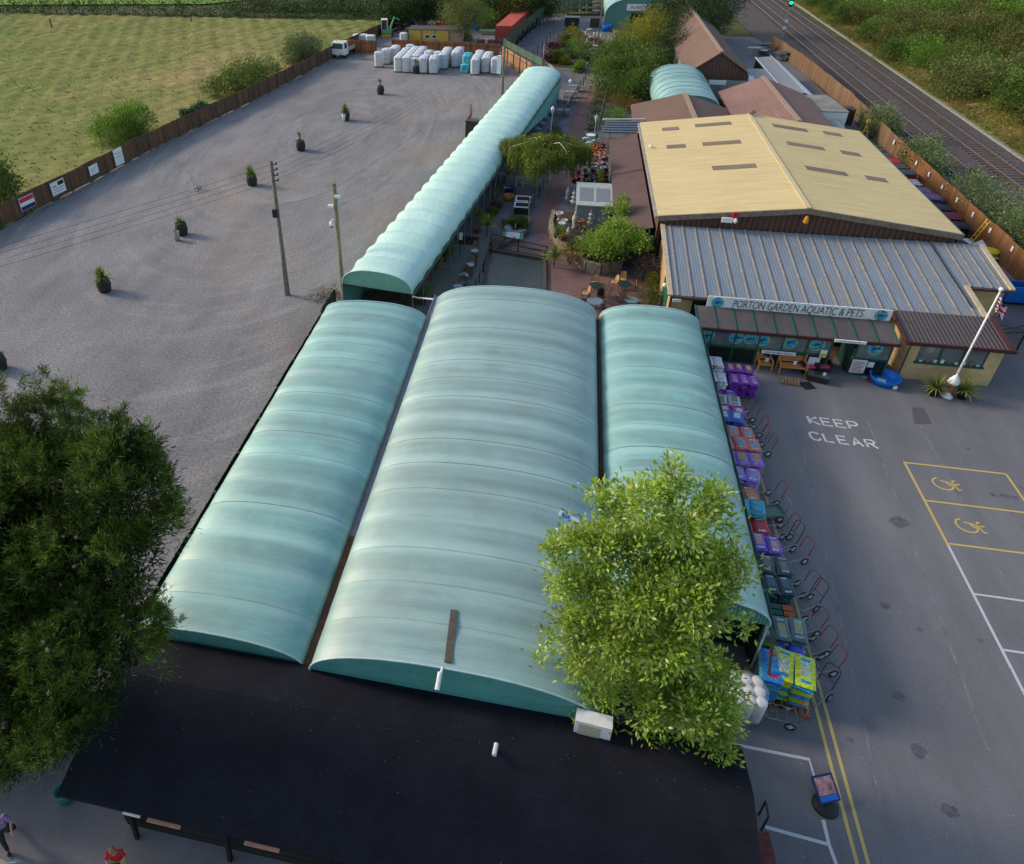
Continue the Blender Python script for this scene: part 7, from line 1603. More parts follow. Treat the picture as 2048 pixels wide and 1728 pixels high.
# ice cream cone and flagpole
q = P(1893, 793); t = thing('ice_cream_cone_statue', 'giant ice cream cone model at the foot of the flagpole', 'model cone', q)
mb = MB(); mb.smooth = True; mb.lathe([(.27, 0), (.25, .08), (.12, .16), (.1, .3)], q, 18); mb.build('base', m_white, t); mb = MB(); mb.smooth = True; mb.lathe([(.1, .28), (.2, .82), (.22, .84)], q, 18); mb.build('cone', simple('wafer', (.48, .2, .06), .7, var=.3, sc=12), t)
mb = MB(); mb.smooth = True; mb.lathe([(.22, .83), (.27, .92), (.22, 1.0), (.23, 1.05), (.16, 1.15), (.15, 1.2), (.05, 1.34), (.01, 1.42)], q, 18); mb.build('ice_cream', m_white, t)
fb = PY(1903, 760, q[1]+.25); ft = PY(1993, 596, q[1]+.25); base = (q[0]+.12, q[1]+.25, 0)
t = thing('flagpole', 'white flagpole with union flag standing in front of the kiosk', 'flagpole', base); top = (base[0]+.12, base[1], 6.0)
mb = MB(); mb.smooth = True; mb.tube([base, top], [.055, .04], 10); mb.build('pole', m_white, t); mb = MB(); mb.smooth = True; mb.lathe([(.05, 0), (.11, .07), (.1, .15), (.02, .19)], top, 10); mb.build('finial', m_white, t)
def flag():
    nu, nv = 44, 28; V = []; Fc = []; MI = []; W2, H2 = 1.15, .75
    for j in range(nv+1):
        for i in range(nu+1):
            u, v = i/nu, j/nv; V.append((top[0]+.05+u*W2*.42+.05*v, top[1]-.02-.10*math.sin(u*9)-.05*u, 5.75-v*H2-u*.52+.05*math.sin(u*7+v*2)))
    for j in range(nv):
        for i in range(nu):
            a = j*(nu+1)+i; Fc.append((a, a+1, a+nu+2, a+nu+1)); x = ((i+.5)/nu-.5)*2; y = ((j+.5)/nv-.5); d = min(abs(y-x*.5), abs(y+x*.5))/1.118
            MI.append(1 if (abs(y) < .1 or abs(x) < .1) else 0 if (abs(y) < .17 or abs(x) < .17) else 1 if d < .035 else 0 if d < .11 else 2)
    mb = MB(); mb.v = V; mb.f = Fc; mb.mi = MI; mb.sm = [True]*len(Fc); return mb.build('flag', [m_white, simple('flag_red', (.5, .02, .06), .7), simple('flag_blue', (.01, .02, .15), .7)], t)
flag()
wire((base[0]+2.5, base[1]+3.3, 2.5), (base[0]+7.5, base[1]+1.6, 2.5), .1, 'pale cable running right from the corner of the ribbed roof', .02, None)
# iron gate
t = thing('iron_gate', 'open black scrolled iron gate beside the kiosk', 'gate', (*G(1985, 692), 0)); a = Vector(P(1985, 692)); b = Vector(P(2020, 680)); d = (b-a).normalized()
a = Vector((23.1, 38.6, 0)); d = Vector((1, .25, 0)).normalized(); W_g = 2.6; ups = (0, 0, 1); fr_ = MB()
for z in (.15, 1.3): fr_.beam(a+Vector((0, 0, z)), a+d*W_g+Vector((0, 0, z)), .05)
for f in (0, 1): fr_.beam(a+d*W_g*f, a+d*W_g*f+Vector((0, 0, 1.8-.4*(1-f))), .07)
fr_.tube([a+d*W_g*i/10+Vector((0, 0, 1.4+.4*(i/10)**1.5)) for i in range(11)], .03); fr_.build('frame', m_iron, t); br_ = MB()
for i in range(1, 16): f = i/16; br_.tube([a+d*W_g*f+Vector((0, 0, .15)), a+d*W_g*f+Vector((0, 0, 1.4+.4*f**1.5))], .014, 4)
br_.build('bars', m_iron, t)
# ---------------- behind the shed, along the railway fence ----------------
m_cover = simple('red_cover', (.42, .015, .04), .5, var=.2)
for i, (y, x) in enumerate(((69.6, 27.7), (68.2, 27.8), (66.8, 27.9), (65.3, 28.1))):
    t = thing('covered_goods', ('red wrapped bale with grey top, farthest of the four', 'all red wrapped bale, second farthest of the four', 'red wrapped bale with grey top, next to the nearest one', 'large red wrapped bale with grey top, nearest of the four')[i], 'wrapped bale', (x, y, 0), 0, 'red wrapped bales by the railway fence'); mb = MB(); mb.box(x-.8, x+.8, y-.62, y+.62, 0, .95); mb.build('body', m_cover, t)
    mb = MB(); mb.obox((x, y, 1.0), (1.65, 1.25, .1)); mb.build('top', m_cover if i == 1 else simple('charcoal_top', (.06, .06, .07), .6), t)
for i, (y, x, c, lab) in enumerate(((63.4, 28.0, (.6, .6, .62), 'white wrapped sacks just below the red bales'), (61.6, 28.2, (.2, .12, .3), 'purple printed sack pile between white and dark ones'), (60.3, 28.5, (.2, .12, .3), 'second purple printed pile beside the fence ladder'), (58.2, 28.4, (.035, .04, .07), 'dark blue patterned sack pile along the fence'), (56.6, 28.4, (.2, .03, .06), 'dark red sack pile below the dark blue one'), (54.9, 28.3, (.02, .02, .022), 'black covered pile nearest the yellow ladder'))):
    t = thing('sack_pile', lab, 'sack pile', (x, y, 0)); mm = simple('pile_%d' % i, c, .5, var=.6, sc=5); V, Fc, MI = bagmesh(1.4, 1.3, .22)
    for l in range(4): mb = MB(); mb.smooth = True; mb.add([(vx+x+rnd.uniform(-.05, .05), vy+y, vz+.15+l*.2) for vx, vy, vz in V], Fc); mb.build('sack', mm, t)
    pallet(x, y, 'pallet under the '+lab.split(' just')[0].split(' between')[0].split(' beside')[0].split(' along')[0].split(' below')[0].split(' nearest')[0])
m_ladder = simple('yellow_frame', (.6, .38, .02), .5)
t = thing('ladder', 'yellow ladder leaning against the railway fence', 'ladder', (29.0, 54, 0)); mb = MB()
for s in (0, .4): mb.beam((28.5, 53.0+s, 0), (29.3, 53.3+s, 1.9), .05)
mb.build('rails', m_ladder, t)
for k in range(6): mb = MB(); f = (k+.7)/6.4; mb.beam((28.5+.8*f, 53.0+.3*f, 1.9*f), (28.5+.8*f, 53.4+.3*f, 1.9*f), .04); mb.build('rung', m_ladder, t)
t = thing('step_frame', 'yellow A shaped stand beside the fence behind the yellow roof', 'stand', (28.4, 77, 0)); mb = MB(); mb.beam((28.0, 76.6, 0), (28.6, 77.2, 1.7), .08).beam((28.9, 76.9, 0), (28.5, 77.1, 1.7), .08).beam((28.2, 77, .9), (28.9, 77, .9), .08); mb.build('legs', m_ladder, t); mb = MB(); mb.obox((28.55, 77.15, 1.8), (.3, .2, .3)); mb.build('head', m_ladder, t)
for i, (y, x) in enumerate(((73.6, 27.9), (71.6, 28.0))): t = thing('garden_lounger', ('folded green frame on the ground behind the red bales', 'green frame closest to the red bales')[i], 'frame', (x, y, 0)); mb = MB(); mb.obox((x, y, .7), (1.3, .5, .06), R(15)).obox((x, y+.3, .95), (1.2, .08, .08), R(15)); mb.build('top', m_green, t); mb = MB(); mb.beam((x-.5, y, 0), (x-.4, y, .68), .05).beam((x+.5, y, 0), (x+.4, y, .68), .05); mb.build('legs', m_iron, t)
t = thing('stacked_pallets', 'tall pile of dark brown pallets by the white site cabin', 'pallet pile', (28.3, 82.5, 0))
for l in range(11):
    mb = MB()
    for i in range(5): mb.box(27.7+i*.25, 27.9+i*.25, 82.0, 83.2, .1+l*.15, .13+l*.15)
    for yy in (82.0, 82.55, 83.1): mb.box(27.7, 28.9, yy, yy+.1, .0+l*.15, .098+l*.15)
    mb.build('pallet', m_brown, t)
for k, (px, py) in enumerate(((1695, 243), (1703, 250))): q = P(px, py); mb = MB(); mb.lathe([(.16, 0), (.16, .03), (.07, .05), (.02, .6)], q, 10); solo('traffic_cone', mb, m_white, ('white cone beside the dark pallet pile', 'white and red cone nearer the yellow stand')[k], 'cone')
for k, (a0, lab, w0) in enumerate(((G(1935, 492), 'white board lying beside the ribbed roof edge', .45), (G(1962, 498), 'white panel leaning beside the yellow bin', .5))): t = thing('white_board', lab, 'board', (*a0, 0)); mb = MB(); mb.obox((a0[0]+.3, a0[1]-1.0, .3), (w0, 3.2, .06), R(14), 0, R(-30 if k else 0)); mb.build('board', m_white, t)
q = P(1975, 518); t = thing('grit_bin', 'yellow bin beside the railway fence', 'bin', q); mb = MB(); mb.smooth = True; mb.lathe([(.38, 0), (.5, .6), (.52, .62)], q, 12); mb.build('bin', simple('bin_yellow', (.65, .55, .02), .5), t); mb = MB(); mb.lathe([(.53, .62), (.4, .72), (.05, .76)], q, 12); mb.build('lid', simple('bin_yellow', (.65, .55, .02), .5), t)
t = thing('mesh_cage', 'blue mesh cage trolley at the right edge by the fence', 'cage trolley', (28.2, 46, 0)); mb = MB(); mb.box(27.3, 29.1, 44.8, 44.86, .2, 1.2).box(27.3, 27.36, 44.86, 46.6, .2, .8).box(29.04, 29.1, 44.86, 46.6, .2, .8).box(27.36, 29.04, 46.54, 46.6, .2, .8); mb.build('sides', m_blue, t); mb = MB(); mb.box(27.3, 29.1, 44.8, 46.6, .14, .199); mb.build('floor', m_iron, t)
for dx, dy in ((27.4, 44.9), (29, 44.9), (27.4, 46.5), (29, 46.5)): mb = MB(); mb.tube([(dx-.03, dy, .07), (dx+.03, dy, .07)], .07, 8); mb.build('wheel', m_black, t)
# scrap by barn
for k, (px, py, lab) in enumerate(((1515, 108, 'heap of grey metal frames beside the barn'), (1560, 118, 'wire basket heap against the railway fence'))):
    q = P(px, py); t = thing('frame_heap', lab, 'metal frames', q)
    for i in range(9): mb = MB(); mb.obox((q[0]+rnd.uniform(-1.2, 1.2)*(1-k*.5), q[1]+rnd.uniform(-1.5, 1.5), .25+i*.12), (1.8-k*.8, .9, .06), R(rnd.uniform(-40, 40)), R(rnd.uniform(-10, 10))); mb.build('frame', m_steel if i % 2 else simple('slate_blue_sheet', (.09, .11, .15), .6), t)

# ---------------- far yard ----------------
m_wrapped = corr('white_wrapped_sacks', (.70, .71, .75), 'Z', .165, .4, .05, .8, None, .5, .28, 3)
def wp_master(label, grp, loc, m=m_wrapped):
    t = thing('wrapped_pallet', label, 'wrapped pallet', loc, 0, grp, world=False); mb = MB(); mb.box(-.55, .55, -.5, .5, 0, .12); mb.build('pallet', m_wood_dark, t); mb = MB(); mb.smooth = True
    prof = []; n = 11
    for l in range(n): z = .13+l*.165; prof += [(.50, z), (.555, z+.05), (.555, z+.12), (.51, z+.155)]
    prof += [(.42, .13+n*.165+.06), (.2, .13+n*.165+.1), (.01, .13+n*.165+.1)]
    vs = []; N = len(prof); S_ = 20
    for r, z in prof:
        for k in range(S_):
            a = 2*math.pi*k/S_; c, s = math.cos(a), math.sin(a); rr = r/(max(abs(c)**5+abs(s)**5, 1e-6))**(1/5)/1.0; vs.append((rr*c*1.05, rr*s*.95, z+.015*math.sin(5*a+z*9)))
    fs = [(i*S_+k, i*S_+(k+1) % S_, (i+1)*S_+(k+1) % S_, (i+1)*S_+k) for i in range(N-1) for k in range(S_)]; mb.add(vs, fs); mb.build('sacks', m, t); return t
wm = wt = None
rows = [(640, 555, 1), (700, 530, 2), (765, 515, 2), (805, 595, 7), (870, 598, 6), (930, 598, 6), (1006, 604, 5), (1085, 608, 4), (1172, 570, 4), (1270, 556, 4), (1350, 602, 3), (1430, 618, 5), (1515, 602, 4), (1592, 612, 2)]
for zx, zy, n in rows:
    q = P(600+zx/4.096, zy/4.096)
    for k in range(n):
        y = q[1]+.5+k*1.27
        if y > 109.6: continue
        loc = (q[0]+rnd.uniform(-.05, .05), y, 0); rz = R(rnd.uniform(-4, 4))
        if zx in (1350,) :
            lab, g = 'turquoise wrapped pallet between the two white groups', 'turquoise wrapped pallets'
            if wt is None: wt = wp_master(lab, g, loc, mat('turquoise_wrap', (.05, .42, .5), .4, .5, .25, 2, dirt=(.5, .55, .58)))
            else: dup(wt, loc, rz, lab, g, (1, 1, .7 if k == 0 else 1))
            if k == 0: wt.scale = (1, 1, .55)
        else:
            left = zx < 790; right = zx > 1400
            lab = 'white wrapped pallet in the small cluster nearest the parked truck' if left else 'white wrapped pallet in the right hand rows beside the tunnel end' if right else 'white wrapped pallet in the big central block behind the little palms'
            g = 'white pallets nearest the truck' if left else 'white pallets right of the turquoise ones' if right else 'white pallets in the central block'
            s = (1, 1, rnd.choice((1, 1, 1, .92)))
            if wm is None: wm = wp_master(lab, g, loc); wm.rotation_euler = (0, 0, rz)
            else: dup(wm, loc, rz, lab, g, s)
for k, (px, py) in enumerate(((722, 90), (742, 92))): q = P(px, py); dup(wm, (q[0], q[1], 0), 0, ('white stacked pallet behind the short orange fence, left one', 'pale stacked pallet behind the short orange fence, right one')[k], 'pale stacks behind the orange fence', (2.0-k*.8, 1.2, .8))
q = P(808, 93); dup(wm, (q[0], q[1], 0), 0, 'white wrapped stack at the left end of the yellow cabin', 'pale stacks behind the orange fence')
# truck
def truck():
    q = P(677, 118); t = thing('flatbed_truck', 'white flatbed truck parked against the brown fence', 'truck', (q[0]-.1, q[1], 0), R(-8), world=False)
    mb = MB(); v = [(-1.0, 0, .5), (1.0, 0, .5), (1.0, 1.7, .5), (-1.0, 1.7, .5), (-1.0, 0, 1.3), (1.0, 0, 1.3), (-.92, .28, 2.2), (.92, .28, 2.2), (.92, 1.7, 2.25), (-.92, 1.7, 2.25), (1.0, 1.7, 1.3), (-1.0, 1.7, 1.3)]
    mb.add(v, [(0, 1, 5, 4), (4, 5, 7, 6), (6, 7, 8, 9), (1, 2, 10, 5), (5, 10, 8, 7), (0, 4, 11, 3), (4, 6, 9, 11), (2, 3, 11, 10), (10, 11, 9, 8), (0, 3, 2, 1)]); mb.build('cab', m_white, t)
    mb = MB(); mb.add([(-.85, .03, 1.38), (.85, .03, 1.38), (.78, .245, 2.08), (-.78, .245, 2.08)], [(0, 1, 2, 3)]); mb.v = [(x, y-.03, z) for x, y, z in mb.v]; mb.build('windscreen', m_glass, t)
    for s in (-1, 1): mb = MB(); mb.add([(s*1.015, .35, 1.35), (s*1.015, 1.3, 1.35), (s*.955, 1.25, 2.05), (s*.955, .5, 2.05)], [(0, 1, 2, 3)]); mb.build('side_window', m_glass, t); mb = MB(); mb.box(s*.62-.17, s*.62+.17, -.03, .0, .62, .82); mb.build('headlight', m_pale, t)
    mb = MB(); mb.box(-.95, .95, -.05, 0, .5, .6); mb.build('bumper', m_iron, t); mb = MB(); mb.box(-.3, .3, -.06, -.051, .52, .6); mb.build('number_plate', m_white, t)
    mb = MB(); mb.box(-1.05, 1.05, 1.85, 5.6, .85, .95).box(-1.05, -1.0, 1.85, 5.6, .95, 1.3).box(1.0, 1.05, 1.85, 5.6, .95, 1.3).box(-1.0, 1.0, 5.55, 5.6, .95, 1.3); mb.build('load_bed', simple('bed_boards', (.4, .38, .34), .8), t)
    mb = MB(); mb.box(-.4, .4, 1.6, 5.4, .5, .82); mb.build('chassis', m_iron, t); mb = MB(); mb.box(-1.0, 1.0, 1.76, 1.82, .96, 1.9); mb.build('headboard', m_green, t)
    for x in (-.85, .85):
        for y in (.8, 4.4): mb = MB(); mb.smooth = True; mb.tube([(x-.12, y, .38), (x+.12, y, .38)], .38, 16); w_ = mb.build('wheel', m_black, t); mb = MB(); mb.tube([(x-.13, y, .38), (x+.13, y, .38)], .18, 10); mb.build('rim', m_grey, w_)
    for x in (-.5, 0, .5): mb = MB(); mb.box(x-.08, x+.08, .9, 1.1, 2.26, 2.36); mb.build('roof_lamp', m_ladder, t)
truck()
def digger():
    q = P(774, 72); t = thing('mini_excavator', 'green and white mini excavator parked by the timber heap', 'excavator', (q[0], q[1], 0), R(10), world=False); mg = simple('digger_green', (.12, .42, .22), .5)
    for x in (-.7, .7): mb = MB(); mb.box(x-.22, x+.22, -1.0, 1.0, 0, .45); mb.build('track', m_black, t)
    mb = MB(); mb.box(-.8, .8, -.8, .9, .5, 1.1); mb.build('body', mg, t); mb = MB(); mb.box(-.85, -.0+.15, -.7, .6, 2.5, 2.6); mb.build('cab_roof', m_white, t)
    mb = MB(); mb.box(-.8, .1, -.65, .5, 1.1, 2.5); mb.build('cab', m_glass, t); mb = MB()
    for x in (-.82, .12):
        for y in (-.67, .52): mb.box(x-.04, x+.04, y-.04, y+.04, 1.1, 2.5)
    mb.build('cab_frame', m_white, t)
    mb = MB(); mb.tube([(.5, .6, 1.0), (1.2, 1.4, 2.6), (2.0, 1.5, 2.2)], .14, 8); mb.build('boom', mg, t); mb = MB(); mb.tube([(2.0, 1.5, 2.2), (2.1, 1.4, 1.1)], .1, 8).box(1.85, 2.35, 1.1, 1.6, .6, 1.1); mb.build('bucket_arm', m_iron, t); mb = MB(); mb.box(-.8, .8, -1.5, -1.4, .1, .5); mb.build('blade', m_ladder, t)
digger()
q = P(812, 92); x, y = q[0]+.3, q[1]+.2
t = thing('site_cabin', 'yellow site cabin with dark flat roof behind the orange fence', 'cabin', (x+3, y, 0)); my = simple('cabin_yellow', (.55, .36, .06), .6); mb = MB(); mb.box(x, x+6.4, y, y+3.2, 0, 2.3); mb.build('body', my, t); mb = MB(); mb.box(x-.1, x+8.3, y-.1, y+3.3, 2.305, 2.4); mb.build('roof', simple('roof_felt', (.075, .075, .08), .8), t)
mb = MB(); mb.box(x+6.4, x+8.2, y+.1, y+3.2, 0, 2.3); mb.build('store', simple('store_grey', (.35, .28, .2), .7), t)
for k in range(4): mb = MB(); mb.box(x+k*2.1, x+k*2.1+.08, y-.04, y-.002, 0, 2.3); mb.build('strap', m_brown, t)
for k in (0, 1): mb = MB(); mb.box(x+2.6+k*1.1, x+3.4+k*1.1, y-.05, y-.002, 1.1, 1.7); w_ = mb.build('window', m_pale, t); mb = MB(); mb.box(x+2.7+k*1.1, x+3.3+k*1.1, y-.06, y-.051, 1.2, 1.6); mb.build('pane', m_glass, w_)
t = thing('shipping_container', 'long red shipping container beside the windbreak fence', 'container', (-10.5, 119, 0)); m_con = corr('red_container', (.55, .10, .07), 'Y', .4, .6, .12, .6, (.4, .12, .08)); mb = MB(); mb.prism([(-11.6, 119), (-9.1, 119), (-7.2, 136.5), (-9.7, 136.5)], 0, 2.6); mb.build('body', m_con, t); mb = MB()
for k in range(8): mb.box(-11.5+k*.31, -11.42+k*.31, 118.94, 118.995, .1, 2.5)
mb.build('door_ribs', simple('container_rib', (.4, .05, .04), .6), t)
t = thing('timber_heap', 'heap of broken timber behind the yellow cabin', 'timber heap', (-24, 129, 0), 0)
for i in range(46):
    q = P(rnd.uniform(792, 868), rnd.uniform(52, 66)); mb = MB(); a = rnd.uniform(0, 3.1); mb.obox((q[0], q[1], rnd.uniform(.2, 1.5)), (rnd.uniform(1.2, 3), .18, .1), a, 0, rnd.uniform(-.5, .5)); mb.build('timber', rnd.choice((m_wood_dark, m_tan, simple('sawn_wood', (.42, .29, .16), .8))), t)
t = thing('timber_wall', 'long low stack of boards at the foot of the trees', 'board stack', (-20, 137, 0)); mb = MB()
for i in range(6): mb.box(-28, -14+i*.3, 138+i*.2, 138.15+i*.2, .1+i*.22, .28+i*.22)
mb.build('boards', m_wood_dark, t)
def skip(px, py, w_, h_, m, lab, rz=0):
    q = P(px, py); t = thing('skip', lab, 'skip', (q[0], q[1], 0), rz, world=False); a = w_/2; mb = MB()
    ov = [(-a*.75, -.5, 0), (a*.75, -.5, 0), (a*.75, .5, 0), (-a*.75, .5, 0), (-a, -.7, h_), (a, -.7, h_), (a, .7, h_), (-a, .7, h_)]; iv = [(x*.94, y*.92, z if z else .08) for x, y, z in ov]
    mb.add(ov+iv, [(3, 2, 1, 0), (0, 1, 5, 4), (1, 2, 6, 5), (2, 3, 7, 6), (3, 0, 4, 7), (4, 5, 13, 12), (5, 6, 14, 13), (6, 7, 15, 14), (7, 4, 12, 15), (12, 13, 9, 8), (13, 14, 10, 9), (14, 15, 11, 10), (15, 12, 8, 11), (8, 9, 10, 11)]); mb.build('body', m, t)
    mb = MB(); mb.box(-a, a, -.74, -.7, h_-.12, h_); mb.build('rim', m, t)
skip(885, 64, 2.2, 1.4, m_red, 'red wheeled bin behind the yellow cabin roof'); skip(997, 54, 1.4, 1.5, m_red, 'red bin on a dark base near the red container'); skip(960, 60, 2.4, 1.4, m_blue, 'dark blue skip full of bright blue plastic', R(8)); skip(975, 69, 2.6, .7, simple('pale_green_tub', (.2, .38, .27), .6), 'low pale green trough in front of the blue skip'); skip(928, 56, 1.6, 1.2, m_blue, 'small dark blue skip behind the pollarded willow')
q = P(985, 94)
for k in range(3): t = thing('metal_cage', ('grey mesh cage beside the red container, left one', 'grey mesh cage beside the red container, middle one', 'grey mesh cage beside the red container, right one')[k], 'cage', (q[0]-2.4+k*1.6, q[1], 0)); x0 = q[0]-2.4+k*1.6; mb = MB(); [mb.box(x0+i*.22, x0+i*.22+.03, q[1], q[1]+.03, 0, 1.3) for i in range(6)]; [mb.box(x0, x0+1.15, q[1]-.02, q[1]+.001, .1+j*.3, .13+j*.3) for j in range(5)]; mb.build('front_mesh', m_grey, t); mb = MB(); mb.box(x0, x0+1.15, q[1]+.05, q[1]+1.0, .3, .9); mb.build('load', m_wood_dark, t)
q = P(941, 275); t = thing('smoker_cabinet', 'dark steel cabinet standing against the tunnel on the gravel', 'cabinet', (q[0], q[1], 0)); mb = MB(); mb.obox((q[0]+.1, q[1]+.3, .85), (1.1, 1.0, 1.7), R(-10)); mb.build('body', simple('dark_brown_steel', (.035, .028, .028), .6), t); mb = MB(); mb.obox((q[0]+.1, q[1]+.3, 1.73), (1.2, 1.1, .06), R(-10)); mb.build('top', simple('cabinet_top', (.09, .085, .09), .5), t)
t = thing('rusty_ornament', 'rust coloured long necked figure standing on the dark cabinet', 'ornament', (q[0]-.2, q[1]+.2, 1.76)); mb = MB(); mb.smooth = True; x, y = q[0]-.15, q[1]+.2
mb.tube([(x-.25, y, 1.9), (x-.05, y, 2.0), (x+.1, y, 2.25), (x+.08, y, 3.0), (x+.05, y, 3.25), (x-.06, y, 3.3)], [.1, .19, .1, .05, .07, .02], 8); mb.build('body', simple('rusty_iron', (.22, .08, .03), .8, var=.4), t)
for dx in (-.15, .02): mb = MB(); mb.tube([(x+dx, y, 1.95), (x+dx, y, 1.77)], .025); mb.build('leg', simple('rusty_iron', (.22, .08, .03), .8), t)
q = P(694, 595); n = 900; pts = np.stack([q[0]-1.1+nr.normal(size=n)*.7, q[1]+nr.normal(size=n)*.6, np.full(n, .02)], 1); v, qq = leafquads(pts, nr.normal(size=(n, 3))*[1, 1, .15], .09, .7); tag(fastmesh('leaf_litter', v, qq, simple('dry_leaf', (.2, .11, .05), .9)), 'rust brown leaf litter on the gravel by the fence corner', 'leaf litter', kind='stuff')

# ---------------- bottom left corner ----------------
t = thing('rockery_wall', 'low dry stone edging at the foot of the pine', 'rockery', (*G(100, 1510), 0))
for i in range(26):
    q = P(62+i*2.9+rnd.uniform(-3, 3), 1532-i*1.6+rnd.uniform(-7, 7)); mb = MB(); mb.obox((q[0], q[1], .12+.12*(i % 2)), (rnd.uniform(.2, .38), .16, .12), R(35+rnd.uniform(-12, 12)), R(rnd.uniform(-8, 8))); mb.build('stone', simple('rock_grey', (.17, .15, .15), .9, var=.3), t)
q = P(124, 1582, .5); t = thing('green_tub', 'green round tub tucked under the corner of the black roof', 'tub', (q[0], q[1], 0)); mb = MB(); mb.smooth = True; mb.lathe([(.2, 0), (.22, .42), (.24, .52), (.22, .52), (.2, .42)], (q[0], q[1], 0), 16); mb.build('tub', simple('sea_green', (.02, .2, .14), .5), t)
def skin(name, pts, edges, radii, m, parent, sub=2, flat=None):
    me = bpy.data.meshes.new(name); me.from_pydata(pts, edges, []); o = bpy.data.objects.new(name, me); C.objects.link(o); md = o.modifiers.new('s', 'SKIN'); 
    for i, r in enumerate(radii): me.skin_vertices[0].data[i].radius = (r, r) if not isinstance(r, tuple) else r
    me.skin_vertices[0].data[0].use_root = True; md.use_smooth_shade = True
    s = o.modifiers.new('u', 'SUBSURF'); s.levels = sub; s.render_levels = sub; dg = bpy.context.evaluated_depsgraph_get(); m2 = bpy.data.meshes.new_from_object(o.evaluated_get(dg)); bpy.data.objects.remove(o)
    m2.materials.clear(); m2.materials.append(m); o = bpy.data.objects.new(name, m2); C.objects.link(o); o.parent = parent; return o
m_skin = simple('skin', (.50, .27, .18), .6, var=.05)
def person(label, loc, rz, s, top, legm, shoe, hairc, pose, sleeve=.5, shorts=False):
    """local frame: faces -y; pose dict of joints"""
    t = thing('person', label, 'person', loc, rz, world=False); t.scale = (s, s, s); J = pose
    pel, ch, nk, hd = J['pelvis'], J['chest'], J['neck'], J['head']
    pts = [pel, tuple((np.array(pel)+ch)/2), ch, nk, hd, tuple(np.array(hd)+(0, -.01, .1))]; ed = [(0, 1), (1, 2), (2, 3), (3, 4), (4, 5)]; rd = [(.15, .11), (.13, .10), (.16, .11), .055, .085, .07]
    for sd in ('L', 'R'):
        sh, el, wr = J['sh'+sd], J['el'+sd], J['wr'+sd]; k = len(pts); pts += [sh, el, wr]; ed += [(2, k), (k, k+1), (k+1, k+2)]; rd += [.055, .04, .028]
        w = np.array(wr, float); d = w-np.array(el); d /= np.linalg.norm(d); pm = w+d*.07; kk = len(pts); pts += [tuple(pm)]; ed += [(k+2, kk)]; rd += [(.035, .018)]
        side = np.cross(d, (0, 0, 1)); side = side/np.linalg.norm(side) if np.linalg.norm(side) > .1 else np.array([1, 0, 0])
        for f in range(4):
            fk = len(pts); b = pm+side*(f-1.5)*.02+d*.015; c2 = b+d*(.045+.008*(1.5-abs(f-1.5)))+np.array([0, 0, -.005]); e2 = c2+d*.03+np.array([0, 0, -.015]); pts += [tuple(b), tuple(c2), tuple(e2)]; ed += [(kk, fk), (fk, fk+1), (fk+1, fk+2)]; rd += [.009, .009, .007]
        fk = len(pts); pts += [tuple(pm-d*.03+side*.04), tuple(pm+side*.06+d*.02)]; ed += [(kk, fk), (fk, fk+1)]; rd += [.011, .009]
        hp, kn, an, to = J['hp'+sd], J['kn'+sd], J['an'+sd], J['to'+sd]; k = len(pts); pts += [hp, kn, an, to]; ed += [(0, k), (k, k+1), (k+1, k+2), (k+2, k+3)]; rd += [.085, .058, .04, .032]
    skin('body', pts, ed, rd, m_skin, t)
    # clothing shells
    P2 = [pel, tuple((np.array(pel)+ch)/2), ch, tuple((np.array(ch)+nk)/2+np.array((0, 0, 0)))]; E2 = [(0, 1), (1, 2), (2, 3)]; R2 = [(.175, .135), (.155, .125), (.18, .13), (.1, .09)]
    for sd in ('L', 'R'): a = np.array(J['sh'+sd]); b = a+(np.array(J['el'+sd])-a)*min(1, sleeve*2); k = len(P2); P2 += [tuple(a), tuple(b)]; E2 += [(2, k), (k, k+1)]; R2 += [.075, .06]
    skin('top', P2, E2, R2, top, t)
    P3 = [pel]; E3 = []; R3 = [(.165, .125)]
    for sd in ('L', 'R'):
        k = len(P3); kn = np.array(J['kn'+sd]); hp = np.array(J['hp'+sd]); an = np.array(J['an'+sd])
        if shorts: P3 += [tuple(hp), tuple(hp+(kn-hp)*.75)]; E3 += [(0, k), (k, k+1)]; R3 += [.105, .09]
        else: P3 += [tuple(hp), tuple(kn), tuple(an)]; E3 += [(0, k), (k, k+1), (k+1, k+2)]; R3 += [.1, .072, .055]
    skin('shorts' if shorts else 'trousers', P3, E3, R3, legm, t)
    for sd in ('L', 'R'): a = np.array(J['an'+sd]); b = np.array(J['to'+sd]); skin('shoe', [tuple(a-(0, 0, .02)), tuple((a+b)/2), tuple(b)], [(0, 1), (1, 2)], [.06, .055, .045], shoe, t, 1)
    h = np.array(hd)+(0, .02, .07); mb = MB(); mb.smooth = True; mb.lathe([(.085, -.05), (.1, 0), (.095, .06), (.06, .105), (.01, .12)], tuple(h), 14); mb.build('hair', hairc, t)
    mb = MB()
    for x in (-.032, .032): mb.obox((hd[0]+x, hd[1]-.082, hd[2]+.045), (.022, .012, .012))
    mb.build('eyes', m_black, t); mb = MB(); mb.obox((hd[0], hd[1]-.092, hd[2]+.02), (.022, .028, .035)).obox((hd[0], hd[1]-.082, hd[2]-.018), (.04, .012, .01)); mb.build('nose_and_mouth', simple('lips', (.4, .16, .13), .6), t)
    return t
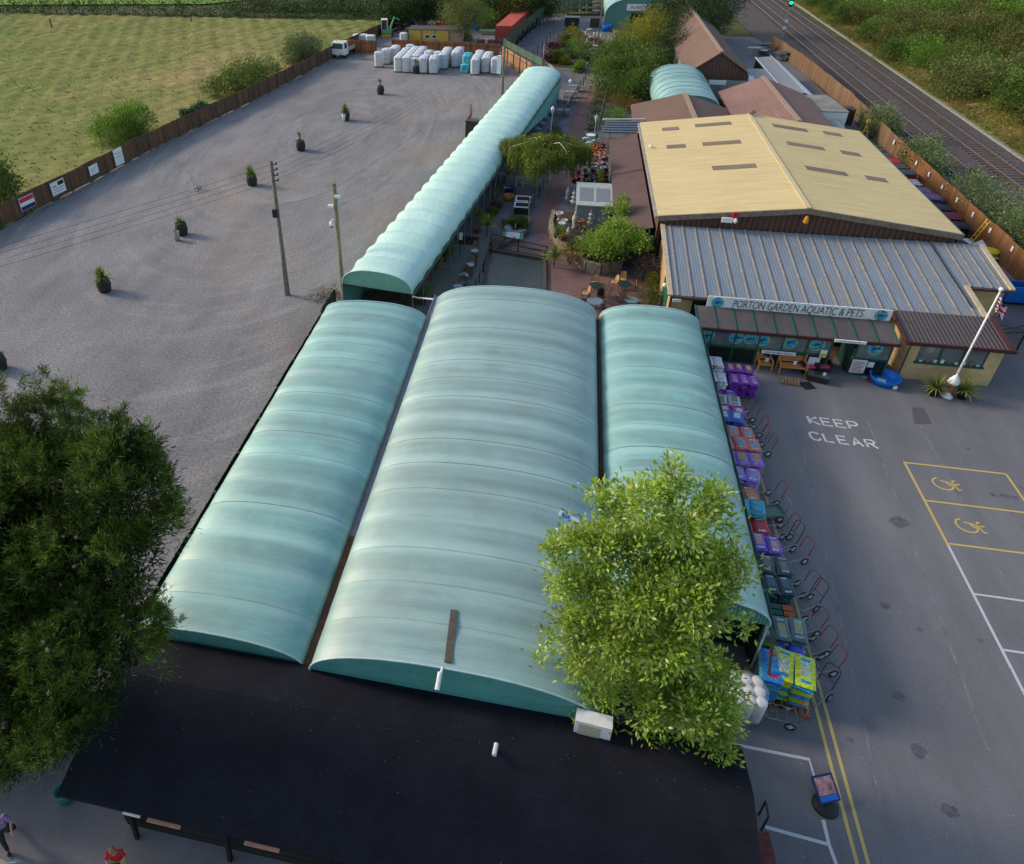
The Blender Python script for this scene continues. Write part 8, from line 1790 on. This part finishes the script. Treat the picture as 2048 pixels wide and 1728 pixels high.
walk = dict(pelvis=(0, 0, .95), chest=(0, -.05, 1.32), neck=(0, -.06, 1.5), head=(0, -.08, 1.6), shL=(-.19, -.04, 1.42), elL=(-.27, .12, 1.18), wrL=(-.26, .02, .96), shR=(.19, -.04, 1.42), elR=(.28, -.12, 1.17), wrR=(.26, -.3, 1.05),
            hpL=(-.09, 0, .9), knL=(-.1, -.2, .52), anL=(-.1, -.25, .09), toL=(-.1, -.42, .04), hpR=(.09, 0, .9), knR=(.1, .02, .5), anR=(.1, .36, .16), toR=(.1, .28, .04))
q = P(28, 1684); person('person in a purple patterned top and black trousers striding at the left edge', (q[0]-.05, q[1], 0), R(40), 1.0, mat('lilac_print', (.26, .2, .36), .8, .2, .4, 9), m_black, m_black, simple('dark_hair', (.03, .02, .015), .8), walk)
stand = dict(walk); stand.update(elL=(-.26, -.1, 1.2), wrL=(-.14, -.33, 1.14), elR=(.26, -.1, 1.2), wrR=(.14, -.33, 1.14), knL=(-.1, -.04, .5), anL=(-.11, .02, .08), toL=(-.12, -.14, .04), knR=(.13, -.1, .5), anR=(.16, -.12, .08), toR=(.2, -.28, .04), head=(0, -.1, 1.58))
q = P(226, 1697, 1.45); t = person('person in a red T-shirt and lime shorts holding a dark flat box', (q[0], q[1], 0), R(20), .92, simple('red_cotton', (.5, .015, .02), .8), simple('lime_shorts', (.3, .45, .1), .8), m_red, simple('sandy_hair', (.3, .16, .07), .8), stand, .5, True)
hx = Vector((q[0], q[1], 0))+Matrix.Rotation(R(20), 3, 'Z') @ Vector((0, -.36, 1.14))*.92; mb = MB(); mb.obox(tuple(hx), (.36, .28, .06), R(20)); solo('box', mb, simple('dark_box', (.05, .02, .02), .6), 'dark flat box held by the person in red', 'box')
q = P(48, 1722); t = thing('a_board', 'pale blue folding pavement board at the bottom left edge', 'sign', (q[0], q[1]-.4, 0)); 
for s in (-1, 1): mb = MB(); mb.obox((q[0], q[1]-.4+s*.16, .42), (.5, .02, .88), R(15), R(s*18)); mb.build('panel', simple('sky_blue_board', (.2, .42, .6), .5), t)
sheet('sandy_paving', [G(-30, 1700), G(20, 1728), G(60, 1790), G(-60, 1790)], .012, simple('sandy_slabs', (.35, .27, .2), .9))
